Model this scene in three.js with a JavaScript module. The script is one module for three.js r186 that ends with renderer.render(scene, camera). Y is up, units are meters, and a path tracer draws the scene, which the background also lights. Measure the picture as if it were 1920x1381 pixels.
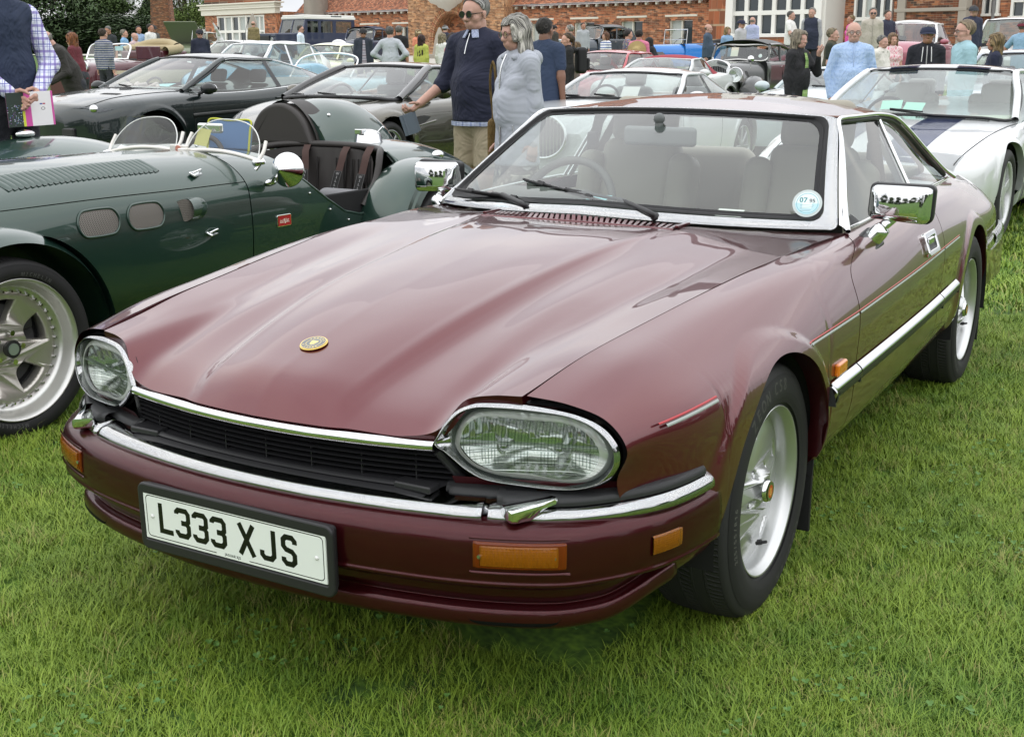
import * as THREE from 'three';
import { mergeGeometries, mergeVertices, toCreasedNormals } from 'three/addons/utils/BufferGeometryUtils.js';
import { RoundedBoxGeometry } from 'three/addons/geometries/RoundedBoxGeometry.js';
import { ImprovedNoise } from 'three/addons/math/ImprovedNoise.js';

// ---------- camera, sky, sun, exposure ----------
const scene = new THREE.Scene();
const camera = new THREE.PerspectiveCamera(33.58, 1024 / 736, 0.1, 900);
camera.position.set(1.7364, 1.3844, 2.8254);
{
  const yaw = 0.52637, pit = -0.25284;
  camera.lookAt(camera.position.x - Math.sin(yaw) * Math.cos(pit), camera.position.y + Math.sin(pit), camera.position.z - Math.cos(yaw) * Math.cos(pit));
}
const renderer = new THREE.WebGLRenderer({ antialias: true });
renderer.setSize(1024, 736);
renderer.toneMapping = THREE.LinearToneMapping;
renderer.toneMappingExposure = 1.15;
renderer.shadowMap.enabled = true;
renderer.shadowMap.type = THREE.PCFSoftShadowMap;
const perlin = new ImprovedNoise();
const clamp = (x, a = 0, b = 1) => Math.min(b, Math.max(a, x));
const lerp = (a, b, t) => a + (b - a) * t;
const sm = (a, b, x) => { const t = clamp((x - a) / (b - a)); return t * t * (3 - 2 * t); };
function fbm(x, y, z, o = 4) { let s = 0, a = 0.5; for (let i = 0; i < o; i++) { s += a * perlin.noise(x, y, z); x *= 2.03; y *= 2.03; z *= 2.03; a *= 0.5; } return s; }
{ // bright broken overcast: an even white deck with soft grey undersides
  const w = 1024, h = 512, d = new Float32Array(w * h * 4);
  for (let j = 0; j < h; j++) {
    const el = ((j + 0.5) / h - 0.5) * Math.PI;
    for (let i = 0; i < w; i++) {
      const az = (i + 0.5) / w * 2 * Math.PI, c = Math.cos(el), x = c * Math.cos(az), y = Math.sin(el), z = c * Math.sin(az);
      const k = 1 / (Math.max(y, 0) + 0.22);
      const n = fbm(x * k * 1.3 + 7, z * k * 1.3 + 3, 1.7, 5), n2 = fbm(x * k * 3.5, z * k * 3.5, 9.1, 4);
      const L = 0.80 + 0.36 * sm(0.0, 0.28, y) + 0.24 * sm(0.15, 0.9, y) + 0.40 * n + 0.2 * n2;
      const g = sm(-0.12, 0.3, n + 0.3 * n2);
      const p = (j * w + i) * 4;
      d[p] = L * lerp(0.955, 1.0, g); d[p + 1] = L * lerp(0.985, 1.0, g); d[p + 2] = L * lerp(1.035, 1.0, g); d[p + 3] = 1;
    }
  }
  const t = new THREE.DataTexture(d, w, h, THREE.RGBAFormat, THREE.FloatType);
  t.mapping = THREE.EquirectangularReflectionMapping; t.magFilter = t.minFilter = THREE.LinearFilter; t.needsUpdate = true;
  scene.background = t; scene.environment = t;
}
const sun = new THREE.DirectionalLight(new THREE.Color(1.0, 0.96, 0.9), 0.9);
sun.position.set(7, 30, 5); sun.target.position.set(0, 0, -4);
sun.castShadow = true; sun.shadow.radius = 320; sun.shadow.mapSize.set(2048, 2048);
Object.assign(sun.shadow.camera, { left: -30, right: 30, top: 30, bottom: -30, near: 1, far: 90 });
scene.add(sun, sun.target);
// ---------- helpers ----------
function rng(a) { return () => { a = (a + 0x6d2b79f5) | 0; let t = Math.imul(a ^ (a >>> 15), 1 | a); t = (t + Math.imul(t ^ (t >>> 7), 61 | t)) ^ t; return ((t ^ (t >>> 14)) >>> 0) / 4294967296; }; }
const V = (x, y, z) => new THREE.Vector3(x, y, z), PI = Math.PI;
const names = {};
const numbered = (n) => { const k = names[n] = (names[n] ?? -1) + 1; return k ? n + '_' + String(k).padStart(3, '0') : n; };
function thing(name, label, category, [x, y, z] = [0, 0, 0], turn = 0, group) {
  const o = new THREE.Group(); o.name = numbered(name); o.position.set(x, y, z); o.rotation.y = turn; scene.add(o);
  o.userData = { label, category }; if (group) o.userData.group = group;
  return o;
}
function part(name, geo, m, parent, label) {
  if (Array.isArray(geo) && geo.length === 1 && geo[0]?.pair) geo = geo[0];
  if (geo.pair) { const o = part(name, geo[0], m, parent, label); part(name, geo[1], m, parent, label); return o; } // left and right are parts of their own
  const g = Array.isArray(geo) ? join(geo) : geo, o = new THREE.Mesh(g, m);
  o.name = name; o.castShadow = o.receiveShadow = true; if (label) o.userData.label = label;
  (parent || scene).add(o); return o;
}
function struct(name, geo, m) { const o = part(name, geo, m, scene); o.userData.kind = 'structure'; return o; }
function solo(name, geo, m, label, category, group) { const o = part(numbered(name), geo, m, scene); o.userData = { label, category }; if (group) o.userData.group = group; return o; }
function join(list) {
  const l = list.flat(Infinity).filter(Boolean).map((g) => { g = g.index ? g.toNonIndexed() : g.clone(); for (const k of Object.keys(g.attributes)) if (!['position', 'normal', 'uv'].includes(k)) g.deleteAttribute(k); if (!g.attributes.uv) g.setAttribute('uv', new THREE.BufferAttribute(new Float32Array(g.attributes.position.count * 2), 2)); if (!g.attributes.normal) g.computeVertexNormals(); return g; });
  return l.length === 1 ? l[0] : mergeGeometries(l);
}
const mv = (g, x = 0, y = 0, z = 0, rx = 0, ry = 0, rz = 0, s = 1) => { g.applyMatrix4(new THREE.Matrix4().compose(V(x, y, z), new THREE.Quaternion().setFromEuler(new THREE.Euler(rx, ry, rz)), Array.isArray(s) ? V(...s) : V(s, s, s))); return g; };
const box = (w, h, d, x = 0, y = 0, z = 0, r = 0.004, seg = 2) => mv(r > 0 ? new RoundedBoxGeometry(w, h, d, seg, Math.min(r, w / 2.01, h / 2.01, d / 2.01)) : new THREE.BoxGeometry(w, h, d), x, y, z);
const cyl = (r1, r2, h, n = 24, open = false) => new THREE.CylinderGeometry(r1, r2, h, n, 1, open);
const ball = (r, n = 20) => new THREE.SphereGeometry(r, n, Math.ceil(n * 0.7));
const tube = (pts, r, n = 24, rs = 8, closed = false) => new THREE.TubeGeometry(new THREE.CatmullRomCurve3(pts.map((p) => V(...p)), closed, 'centripetal'), n, r, rs, closed);
const bar = (a, b, r, n = 8) => { const A = V(...a), B = V(...b), g = cyl(r, r, A.distanceTo(B), n); g.applyQuaternion(new THREE.Quaternion().setFromUnitVectors(V(0, 1, 0), B.clone().sub(A).normalize())); return g.translate((A.x + B.x) / 2, (A.y + B.y) / 2, (A.z + B.z) / 2); };
const lathe = (pts, n = 48) => new THREE.LatheGeometry(pts.map((p) => new THREE.Vector2(p[0], p[1])), n);
const ext = (shape, depth, bevel = 0, seg = 2, cs = 12) => new THREE.ExtrudeGeometry(shape, { depth, bevelEnabled: bevel > 0, bevelThickness: bevel, bevelSize: bevel, bevelOffset: shape.holes?.length ? 0 : -bevel, bevelSegments: seg, curveSegments: cs });
const poly = (pts) => new THREE.Shape(pts.map((p) => new THREE.Vector2(p[0], p[1])));
function rrect(w, h, r) { const s = new THREE.Shape(), x = -w / 2, y = -h / 2; s.moveTo(x + r, y); s.lineTo(x + w - r, y); s.absarc(x + w - r, y + r, r, -PI / 2, 0); s.lineTo(x + w, y + h - r); s.absarc(x + w - r, y + h - r, r, 0, PI / 2); s.lineTo(x + r, y + h); s.absarc(x + r, y + h - r, r, PI / 2, PI); s.lineTo(x, y + r); s.absarc(x + r, y + r, r, PI, 1.5 * PI); return s; }
function mirX(g) { g = g.clone(); const p = g.attributes.position; for (let i = 0; i < p.count; i++) p.setX(i, -p.getX(i)); if (g.attributes.normal) { const n = g.attributes.normal; for (let i = 0; i < n.count; i++) n.setX(i, -n.getX(i)); } if (g.index) { const a = g.index.array; for (let i = 0; i < a.length; i += 3) { const t = a[i]; a[i] = a[i + 1]; a[i + 1] = t; } } else for (const k of Object.keys(g.attributes)) { const A = g.attributes[k], s = A.itemSize, a = A.array; for (let i = 0; i < A.count; i += 3) for (let c = 0; c < s; c++) { const t = a[i * s + c]; a[i * s + c] = a[(i + 1) * s + c]; a[(i + 1) * s + c] = t; } } return g; }
const both = (g) => { if (Array.isArray(g)) g = join(g); const a = [g, mirX(g)]; a.pair = true; return a; };
function ns(X, Y) { // natural cubic spline
  const n = X.length, a = new Array(n).fill(0), u = new Array(n).fill(0);
  for (let i = 1; i < n - 1; i++) { const s = (X[i] - X[i - 1]) / (X[i + 1] - X[i - 1]), p = s * a[i - 1] + 2; a[i] = (s - 1) / p; u[i] = (6 * ((Y[i + 1] - Y[i]) / (X[i + 1] - X[i]) - (Y[i] - Y[i - 1]) / (X[i] - X[i - 1])) / (X[i + 1] - X[i - 1]) - s * u[i - 1]) / p; }
  for (let i = n - 2; i >= 0; i--) a[i] = a[i] * a[i + 1] + u[i];
  return (x) => { let i = 0; while (i < n - 2 && x > X[i + 1]) i++; const h = X[i + 1] - X[i], A = (X[i + 1] - x) / h, B = 1 - A; return A * Y[i] + B * Y[i + 1] + ((A * A * A - A) * a[i] + (B * B * B - B) * a[i + 1]) * h * h / 6; };
}
const lin = (X, Y) => (x) => { if (x <= X[0]) return Y[0]; for (let i = 0; i < X.length - 1; i++) if (x <= X[i + 1]) return lerp(Y[i], Y[i + 1], (x - X[i]) / (X[i + 1] - X[i])); return Y[Y.length - 1]; };
function crom(P) { const c = new THREE.CatmullRomCurve3(P.map((p) => V(p[0], p[1], p[2])), false, 'centripetal'), t = V(0, 0, 0), n = P.length - 1; return (v) => { c.getPoint(clamp(v / n), t); return [t.x, t.y, t.z]; }; }
function grid(rows, flip = false, uvf) {
  const nu = rows.length, nv = rows[0].length, pos = new Float32Array(nu * nv * 3), uv = new Float32Array(nu * nv * 2), idx = [];
  for (let i = 0; i < nu; i++) for (let j = 0; j < nv; j++) { const p = rows[i][j], k = i * nv + j; pos.set(p, k * 3); if (uvf) uv.set(uvf(p, i / (nu - 1), j / (nv - 1)), k * 2); else { uv[k * 2] = i / (nu - 1); uv[k * 2 + 1] = j / (nv - 1); } }
  for (let i = 0; i < nu - 1; i++) for (let j = 0; j < nv - 1; j++) { const a = i * nv + j, b = a + 1, c = a + nv, d = c + 1; flip ? idx.push(a, b, c, b, d, c) : idx.push(a, c, b, b, c, d); }
  const g = new THREE.BufferGeometry(); g.setAttribute('position', new THREE.BufferAttribute(pos, 3)); g.setAttribute('uv', new THREE.BufferAttribute(uv, 2)); g.setIndex(idx); g.computeVertexNormals(); return g;
}
const gfn = (nu, nv, f, flip, uvf) => { const r = []; for (let i = 0; i <= nu; i++) { const q = []; for (let j = 0; j <= nv; j++) q.push(f(i / nu, j / nv)); r.push(q); } return grid(r, flip, uvf); };
function skirt(rows, g, d, sides = 'abcd') { // panel edge turned inwards by d
  const nu = rows.length, nv = rows[0].length, n = g.attributes.normal, out = [];
  const strip = (ids) => { const a = [], b = []; for (const [i, j] of ids) { const p = rows[i][j], k = i * nv + j; a.push(p); b.push([p[0] - n.getX(k) * d, p[1] - n.getY(k) * d, p[2] - n.getZ(k) * d]); } out.push(grid([a, b]), grid([a, b], true)); };
  const R = (m) => [...Array(m).keys()];
  if (sides.includes('a')) strip(R(nv).map((j) => [0, j])); if (sides.includes('b')) strip(R(nv).map((j) => [nu - 1, j]));
  if (sides.includes('c')) strip(R(nu).map((i) => [i, 0])); if (sides.includes('d')) strip(R(nu).map((i) => [i, nv - 1]));
  return join(out);
}
const panel = (rows, flip, d = 0.012, sides = 'abcd') => { const g = grid(rows, flip); return join([g, skirt(rows, g, d, sides)]); };
function sweep(path, prof, closedProf = true, flip = false) { // path: [x,y,z,nx,nz][] in plan; prof: [out,up][]
  const rows = path.map(([x, y, z, nx, nz]) => { const r = prof.map(([o, h]) => [x + nx * o, y + h, z + nz * o]); if (closedProf) r.push(r[0]); return r; });
  return grid(rows, flip);
}
const M = (color, roughness = 0.5, metalness = 0, o = {}) => { const c = Array.isArray(color) ? new THREE.Color().setRGB(...color) : new THREE.Color(color); const P = ['clearcoat', 'transmission', 'sheen', 'thickness', 'ior', 'specularIntensity'].some((k) => k in o); return new THREE[P ? 'MeshPhysicalMaterial' : 'MeshStandardMaterial']({ color: c, roughness, metalness, side: THREE.DoubleSide, ...o }); };
const paint = (color, metal = 0.35, rough = 0.38) => M(color, rough, metal, { clearcoat: 1, clearcoatRoughness: 0.015 });
function canvasTex(w, h, draw, srgb = true) { const c = document.createElement('canvas'); c.width = w; c.height = h; const x = c.getContext('2d'); draw(x, w, h); const t = new THREE.CanvasTexture(c); if (srgb) t.colorSpace = THREE.SRGBColorSpace; t.wrapS = t.wrapT = THREE.RepeatWrapping; t.anisotropy = 8; return t; }
function noiseTex(n, f, srgb = false) { const d = new Uint8Array(n * n * 4); for (let j = 0; j < n; j++) for (let i = 0; i < n; i++) { const c = f(i / n, j / n, i, j), k = (j * n + i) * 4; if (Array.isArray(c)) { d[k] = c[0]; d[k + 1] = c[1]; d[k + 2] = c[2]; } else d[k] = d[k + 1] = d[k + 2] = clamp(c) * 255; d[k + 3] = 255; } const t = new THREE.DataTexture(d, n, n); t.wrapS = t.wrapT = THREE.RepeatWrapping; t.magFilter = THREE.LinearFilter; if (srgb) t.colorSpace = THREE.SRGBColorSpace; t.needsUpdate = true; return t; }
const tnoise = (u, v, f, z) => { const a = u * 2 * PI, b = v * 2 * PI, r = f / (2 * PI); return perlin.noise(Math.cos(a) * r + 5, Math.sin(a) * r + Math.cos(b) * r, Math.sin(b) * r + z); }; // tiles
const rep = (t, x, y) => { const c = t.clone(); c.repeat.set(x, y); c.needsUpdate = true; return c; };
// ---------- shared materials ----------
const chrome = M([0.78, 0.79, 0.8], 0.05, 1), chromeDull = M([0.62, 0.63, 0.64], 0.22, 1), blackTrim = M([0.018, 0.018, 0.02], 0.45), blackMat = M([0.008, 0.008, 0.009], 0.85), rubber = M([0.02, 0.02, 0.021], 0.7), amber = M([0.75, 0.2, 0.01], 0.15, 0, { clearcoat: 1 }), redLens = M([0.5, 0.01, 0.01], 0.12, 0, { clearcoat: 1 });
const glass = M([0.88, 0.94, 0.915], 0.0, 0, { transmission: 1, thickness: 0, ior: 1.85 });
const glassDark = M([0.58, 0.64, 0.62], 0.0, 0, { transmission: 1, thickness: 0, ior: 1.7 });
const glassClear = M([0.97, 0.98, 0.975], 0.0, 0, { transmission: 1, thickness: 0, ior: 1.5 });
// ---------- lawn ----------
const camXZ = [1.7364, 2.8254];
const gh = (x, z) => { const d = -(x * 0.5024 + z * 0.8646), s = x * 0.8646 - z * 0.5024; return lin([12, 24, 34, 45, 60, 90], [0, 0.15, 0.33, 0.8, 1.15, 1.3])(d) + 0.42 * sm(5, 7.5, s) * sm(20, 26, d); }; // the lawn climbs gently towards the house
{
  const tex = noiseTex(512, (u, v) => { const a = tnoise(u, v, 12, 1), b = tnoise(u, v, 60, 2), c = tnoise(u, v, 150, 3), t = clamp(0.5 + 0.5 * a + 0.35 * b + 0.4 * c); return [lerp(34, 104, t), lerp(62, 140, t), lerp(10, 36, t)]; }, true);
  const g = new THREE.PlaneGeometry(900, 900, 180, 180).rotateX(-PI / 2), p = g.attributes.position; g.translate(-40, 0, -60);
  for (let i = 0; i < p.count; i++) p.setY(i, gh(p.getX(i), p.getZ(i)));
  const uv = g.attributes.uv; for (let i = 0; i < uv.count; i++) uv.setXY(i, p.getX(i) / 2.3, p.getZ(i) / 2.3);
  g.computeVertexNormals();
  struct('lawn', g, M([0.95, 0.95, 0.9], 0.95, 0, { map: tex }));
  // blades of grass in tufts, thick where the eye can pick them out
  const R = rng(11), tuft = (n, h, w, spread) => { const pos = [], idx = []; for (let i = 0; i < n; i++) { const a = R() * 2 * PI, r = Math.sqrt(R()) * spread, x = Math.cos(a) * r, z = Math.sin(a) * r, d = R() * 2 * PI, L = h * (0.45 + 0.75 * R()), lean = (0.25 + 0.9 * R()) * L, ww = w * (0.7 + 0.6 * R()), px = -Math.sin(d) * ww / 2, pz = Math.cos(d) * ww / 2, b = pos.length / 3; for (const [t, k] of [[0, 1], [0.4, 0.9], [0.75, 0.55]]) { const o = lean * t * t; const X = x + Math.cos(d) * o, Z = z + Math.sin(d) * o, Y = L * t * (1 - 0.25 * t); pos.push(X - px * k, Y, Z - pz * k, X + px * k, Y, Z + pz * k); } pos.push(x + Math.cos(d) * lean, L * 0.76, z + Math.sin(d) * lean); idx.push(b, b + 1, b + 2, b + 1, b + 3, b + 2, b + 2, b + 3, b + 4, b + 3, b + 5, b + 4, b + 4, b + 5, b + 6); } const q = new THREE.BufferGeometry(); q.setAttribute('position', new THREE.BufferAttribute(new Float32Array(pos), 3)); q.setIndex(idx); q.computeVertexNormals(); const nn = q.attributes.normal; for (let i = 0; i < nn.count; i++) { let y = Math.abs(nn.getY(i)) + 0.9; const l = Math.hypot(nn.getX(i), y, nn.getZ(i)); nn.setXYZ(i, nn.getX(i) / l, y / l, nn.getZ(i) / l); } return q; };
  const vars = [tuft(26, 0.034, 0.0019, 0.036), tuft(20, 0.046, 0.0021, 0.04), tuft(28, 0.028, 0.0019, 0.04), tuft(16, 0.05, 0.006, 0.09)];
  const lists = [[], [], [], []], m = new THREE.Matrix4(), q = new THREE.Quaternion(), e = new THREE.Euler();
  const add = (k, x, z, s) => { e.set((R() - 0.5) * 0.35, R() * 6.28, (R() - 0.5) * 0.35); q.setFromEuler(e); m.compose(V(x, gh(x, z) - 0.003, z), q, V(s, s * (0.75 + 0.5 * R()), s)); const n = fbm(x * 0.9 + 3, z * 0.9, 2, 3), n2 = fbm(x * 4, z * 4, 7, 2), t = clamp(0.5 + n * 0.9 + n2 * 0.5 + (R() - 0.5) * 0.5), worn = fbm(x * 1.7 + 9, z * 1.7, 31, 3), dry = R() < 0.05 + 0.5 * sm(0.12, 0.4, worn) ? 0.75 : 0; lists[k].push([m.clone(), [lerp(lerp(0.095, 0.27, t), 0.34, dry), lerp(lerp(0.195, 0.375, t), 0.31, dry), lerp(lerp(0.016, 0.036, t), 0.10, dry)]]); };
  const fx = -0.5024, fz = -0.8646, rx = 0.8646, rz = -0.5024;
  const scatter = (d0, d1, dens, pick, s0) => { // by depth and side offset from the eye
    const n = Math.round(dens * (d1 - d0) * (0.95 * (d1 + d0) / 2 + 1.6)); for (let i = 0; i < n; i++) { const d = lerp(d0, d1, R()), w = 0.475 * d + 0.8, s = (R() * 2 - 1) * w; if (R() > (0.475 * d + 0.8) / (0.475 * d1 + 0.8)) { } const x = camXZ[0] + fx * d + rx * s, z = camXZ[1] + fz * d + rz * s; if (Math.abs(x) < 0.62 && z < 0.55 && z > -3.2) continue; add(pick(), x, z, s0 * (0.8 + 0.45 * R())); } };
  const near = () => (R() * 3) | 0;
  scatter(1.2, 2.6, 1900, near, 0.95); scatter(2.6, 4.2, 1750, near, 1.0); scatter(4.2, 6.5, 1000, near, 1.12); scatter(6.5, 10, 170, () => 3, 1.15); scatter(10, 16, 60, () => 3, 1.5); scatter(16, 30, 12, () => 3, 2.0);
  const gm = M([1, 1, 1], 0.62); const group = new THREE.Group(); group.name = 'grass';
  lists.forEach((L, k) => { const im = new THREE.InstancedMesh(vars[k], gm, L.length); im.name = numbered('grass'); L.forEach(([mm, c], i) => { im.setMatrixAt(i, mm); im.setColorAt(i, new THREE.Color().setRGB(...c)); }); im.castShadow = im.receiveShadow = true; im.userData = { kind: 'stuff', label: ['short green grass blades on the lawn', 'taller green grass tufts on the lawn', 'low fine grass on the lawn', 'coarser grass farther back on the lawn'][k], category: 'grass' }; scene.add(im); });
  // clover leaves between the blades
  const cl = (() => { const parts = []; for (let i = 0; i < 3; i++) { const g2 = new THREE.CircleGeometry(0.0075, 7).rotateX(-PI / 2).translate(0.0075, 0, 0); g2.rotateZ(0.25); g2.rotateY(i * 2.094); parts.push(g2); } return join(parts); })();
  const C = []; for (let i = 0; i < 6000; i++) { const d = 2.0 + R() * 3.2, s = (R() * 2 - 1) * (0.475 * d + 0.6), x = camXZ[0] + fx * d + rx * s, z = camXZ[1] + fz * d + rz * s; if (fbm(x * 2.2, z * 2.2, 20, 2) < 0.14) continue; e.set((R() - 0.5) * 0.8, R() * 6, (R() - 0.5) * 0.8); q.setFromEuler(e); const sc = 0.35 + R() * 0.35; m.compose(V(x, 0.018 + R() * 0.018, z), q, V(sc, sc, sc)); C.push(m.clone()); }
  const im = new THREE.InstancedMesh(cl, M([0.085, 0.19, 0.035], 0.6), C.length); im.name = 'clover'; C.forEach((a, i) => im.setMatrixAt(i, a)); im.userData = { kind: 'stuff', label: 'small clover leaves scattered through the short grass', category: 'clover' }; scene.add(im);
}
// ---------- trees ----------
{
  const leafGeo = (seed, n, shape) => { const R = rng(seed), pos = [], nor = []; const clumps = []; for (let i = 0; i < 46; i++) { const a = R() * 2 * PI, y = R(), r = shape(y) * (0.55 + 0.5 * R()); clumps.push([Math.cos(a) * r, y, Math.sin(a) * r, 0.10 + 0.13 * R()]); } for (let i = 0; i < n; i++) { const c = clumps[(R() * clumps.length) | 0], u = R() * 2 - 1, t = R() * 2 * PI, rr = c[3] * Math.pow(R(), 0.25), sx = Math.sqrt(1 - u * u), d = [sx * Math.cos(t), u * 0.8, sx * Math.sin(t)], x = c[0] + d[0] * rr * 1.3, y = c[1] + d[1] * rr, z = c[2] + d[2] * rr * 1.3; const s = 0.006 + 0.0075 * R(), A = V(R() - 0.5, R() - 0.5, R() - 0.5).normalize(), B = V(R() - 0.5, R() - 0.5, R() - 0.5).cross(A).normalize(); const P = [[-1, -0.6], [1, -0.6], [0, 1.3]].map(([p, q]) => [x + (A.x * p + B.x * q) * s, y + (A.y * p + B.y * q) * s, z + (A.z * p + B.z * q) * s]); const N = V(d[0], d[1] + 0.5, d[2]).normalize(); for (const p of P) { pos.push(...p); nor.push(N.x, N.y, N.z); } } const g = new THREE.BufferGeometry(); g.setAttribute('position', new THREE.BufferAttribute(new Float32Array(pos), 3)); g.setAttribute('normal', new THREE.BufferAttribute(new Float32Array(nor), 3)); return g; };
  const round = (y) => 0.46 * Math.sqrt(Math.max(0, 1 - Math.pow(y * 2 - 1, 2))) + 0.03;
  const crowns = [leafGeo(1, 42000, round), leafGeo(2, 42000, (y) => 0.40 * Math.pow(1 - y, 0.4) * (0.6 + 0.4 * Math.sin(y * 9)) + 0.08), leafGeo(3, 18000, (y) => 0.36 * Math.sqrt(Math.max(0, 1 - Math.pow(y * 2 - 1, 2))) + 0.03)];
  const greens = [M([0.075, 0.13, 0.03], 0.75), M([0.05, 0.09, 0.028], 0.75), M([0.14, 0.21, 0.045], 0.75), M([0.085, 0.14, 0.032], 0.75)], bark = M([0.07, 0.055, 0.04], 0.9);
  const trunkG = (() => { const g = [lathe([[0.05, 0], [0.032, 0.06], [0.026, 0.3], [0.018, 0.6], [0.004, 0.9]], 10)]; for (let i = 0; i < 6; i++) { const a = i * 1.1, y = 0.22 + i * 0.09; g.push(bar([0, y, 0], [Math.cos(a) * 0.25, y + 0.22, Math.sin(a) * 0.25], 0.009, 5)); } return join(g); })();
  globalThis.tree = (name, label, x, z, h, w, k, mt, turn, group, low = 0.16) => { const t = thing(name, label, 'tree', [x, gh(x, z) - 0.1, z], turn, group); const tr = part('trunk', trunkG, bark, t); tr.scale.set(h, h * 0.9, h); const c = part('crown', crowns[k], greens[mt], t); c.position.y = h * low; c.scale.set(w, h * (1 - low), w); return t; };
}
// ---------- brick manor house ----------
const wrinkleG = noiseTex(128, (u, v) => .5 + .6 * tnoise(u, v, 40, 4));
{
  const brickTex = (hues, mortar) => canvasTex(1024, 1024, (x, w) => { const R = rng(5); x.fillStyle = mortar; x.fillRect(0, 0, w, w); const ch = w / 24, bw = w / 8; for (let j = 0; j < 24; j++) for (let i = -1; i < 9; i++) { const h = hues[(R() * hues.length) | 0], l = 0.85 + 0.3 * R(); x.fillStyle = `rgb(${h.map((c) => clamp(c * l, 0, 255) | 0).join(',')})`; const half = R() < 0.25; x.fillRect(i * bw + (j % 2 ? bw / 2 : 0) + 2, j * ch + 3, half ? bw / 2 - 3 : bw - 4, ch - 6); if (half) { x.fillRect(i * bw + (j % 2 ? bw / 2 : 0) + bw / 2 + 2, j * ch + 3, bw / 2 - 4, ch - 6); } } x.globalAlpha = 0.25; for (let i = 0; i < 90; i++) { x.fillStyle = R() < 0.6 ? '#3a2a22' : '#c9b39a'; x.beginPath(); x.ellipse(R() * w, R() * w, 20 + R() * 70, 10 + R() * 30, 0, 0, 7); x.fill(); } });
  const red = rep(brickTex([[158, 94, 62], [172, 108, 74], [142, 84, 58], [134, 86, 62], [176, 116, 80], [112, 74, 58]], '#ab9478'), 0.55, 0.55), buff = rep(brickTex([[160, 114, 78], [172, 126, 88], [150, 104, 70], [134, 94, 66], [178, 136, 98]], '#b7a184'), 0.55, 0.55), old = rep(brickTex([[110, 66, 46], [128, 78, 52], [92, 60, 46], [74, 58, 48], [140, 92, 60]], '#8a7a66'), 0.55, 0.55);
  const br = M('#ffffff', 0.9, 0, { map: red, bumpMap: red, bumpScale: 0.004 }), bb = M('#ffffff', 0.9, 0, { map: buff, bumpMap: buff, bumpScale: 0.004 }), bo = M('#ffffff', 0.95, 0, { map: old, bumpMap: old, bumpScale: 0.015 });
  const tile = canvasTex(512, 512, (x) => { const R = rng(8); x.fillStyle = '#5a3628'; x.fillRect(0, 0, 512, 512); for (let j = 0; j < 16; j++) for (let i = -1; i < 17; i++) { const l = 0.8 + 0.4 * R(), h = [[152, 98, 70], [138, 86, 62], [164, 112, 84], [116, 78, 60]][(R() * 4) | 0]; x.fillStyle = `rgb(${h.map((c) => clamp(c * l, 0, 255) | 0).join(',')})`; x.fillRect(i * 32 + (j % 2) * 16 + 1, j * 32 + 1, 30, 29); } });
  const tm = M('#ffffff', 0.9, 0, { map: rep(tile, 0.55, 0.55), bumpMap: rep(tile, 0.55, 0.55), bumpScale: 0.02 });
  const cream = M([0.68, 0.66, 0.57], 0.6), white = M([0.78, 0.78, 0.73], 0.55), stone = M([0.33, 0.30, 0.25], 0.9), pane = M([0.035, 0.045, 0.05], 0.06, 0, { clearcoat: 0.6 }), blind = M([0.42, 0.46, 0.44], 0.25), lead = M([0.2, 0.2, 0.2], 0.5);
  const H = thing('brick_house', 'long old red brick manor house with cream windows behind the parked cars', 'house', [-50.54, 1.1, -57.94], -0.2745);
  const Y0 = 1.1, ht = (y) => y - Y0; // heights are measured from the camera's lawn
  const wall = (name, u0, u1, y1, v, holes, m, depth = 0.45) => { const s = poly([[u0, -0.3], [u1, -0.3], [u1, ht(y1)], [u0, ht(y1)]]); for (const h of holes) s.holes.push(h); const g = ext(s, depth, 0); g.translate(0, 0, v - depth); return part(name, g, m, H); };
  const hole = (u, w, y0, y1) => { const p = new THREE.Path(); p.moveTo(u - w / 2, ht(y0)); p.lineTo(u - w / 2, ht(y1)); p.lineTo(u + w / 2, ht(y1)); p.lineTo(u + w / 2, ht(y0)); return p; };
  const win = (u, w, y0, y1, v, cols, rows, o = {}) => { const f = part('window', [box(w + 0.16, 0.10, 0.16, u, ht(y1) + 0.04, v, 0.01), box(w + 0.2, 0.09, 0.2, u, ht(y0) - 0.03, v, 0.01), box(0.09, y1 - y0, 0.14, u - w / 2, ht((y0 + y1) / 2), v, 0.01), box(0.09, y1 - y0, 0.14, u + w / 2, ht((y0 + y1) / 2), v, 0.01)].concat(o.hood ? [box(w + 0.5, 0.09, 0.24, u, ht(y1) + 0.20, v + 0.05, 0.015), box(w + 0.3, 0.10, 0.16, u, ht(y1) + 0.12, v + 0.02, 0.01), box(0.14, 0.16, 0.2, u - w / 2 - 0.13, ht(y1) + 0.02, v + 0.02, 0.01), box(0.14, 0.16, 0.2, u + w / 2 + 0.13, ht(y1) + 0.02, v + 0.02, 0.01)] : []), o.m || cream, H);
    for (let i = 1; i < cols; i++) part('mullion', box(o.mw || 0.07, y1 - y0, 0.11, u - w / 2 + w * i / cols, ht((y0 + y1) / 2), v, 0.008), o.m || cream, f); for (let j = 1; j < rows; j++) part('transom', box(w, o.mw || 0.07, 0.12, u, ht(y0) + (y1 - y0) * (o.tr || j / rows), v, 0.008), o.m || cream, f);
    for (let i = 0; i < cols; i++) for (let j = 0; j < rows; j++) { const yb = o.tr && rows === 2 ? [y0, y0 + (y1 - y0) * o.tr, y1] : [...Array(rows + 1).keys()].map((k) => y0 + (y1 - y0) * k / rows); part('pane', box(w / cols - 0.03, yb[j + 1] - yb[j] - 0.03, 0.012, u - w / 2 + w * (i + 0.5) / cols, ht((yb[j] + yb[j + 1]) / 2), v - 0.05, 0), (o.blind && (i * 7 + j * 3) % o.blind === 0) ? blind : pane, f); }
    return f; };
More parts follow.
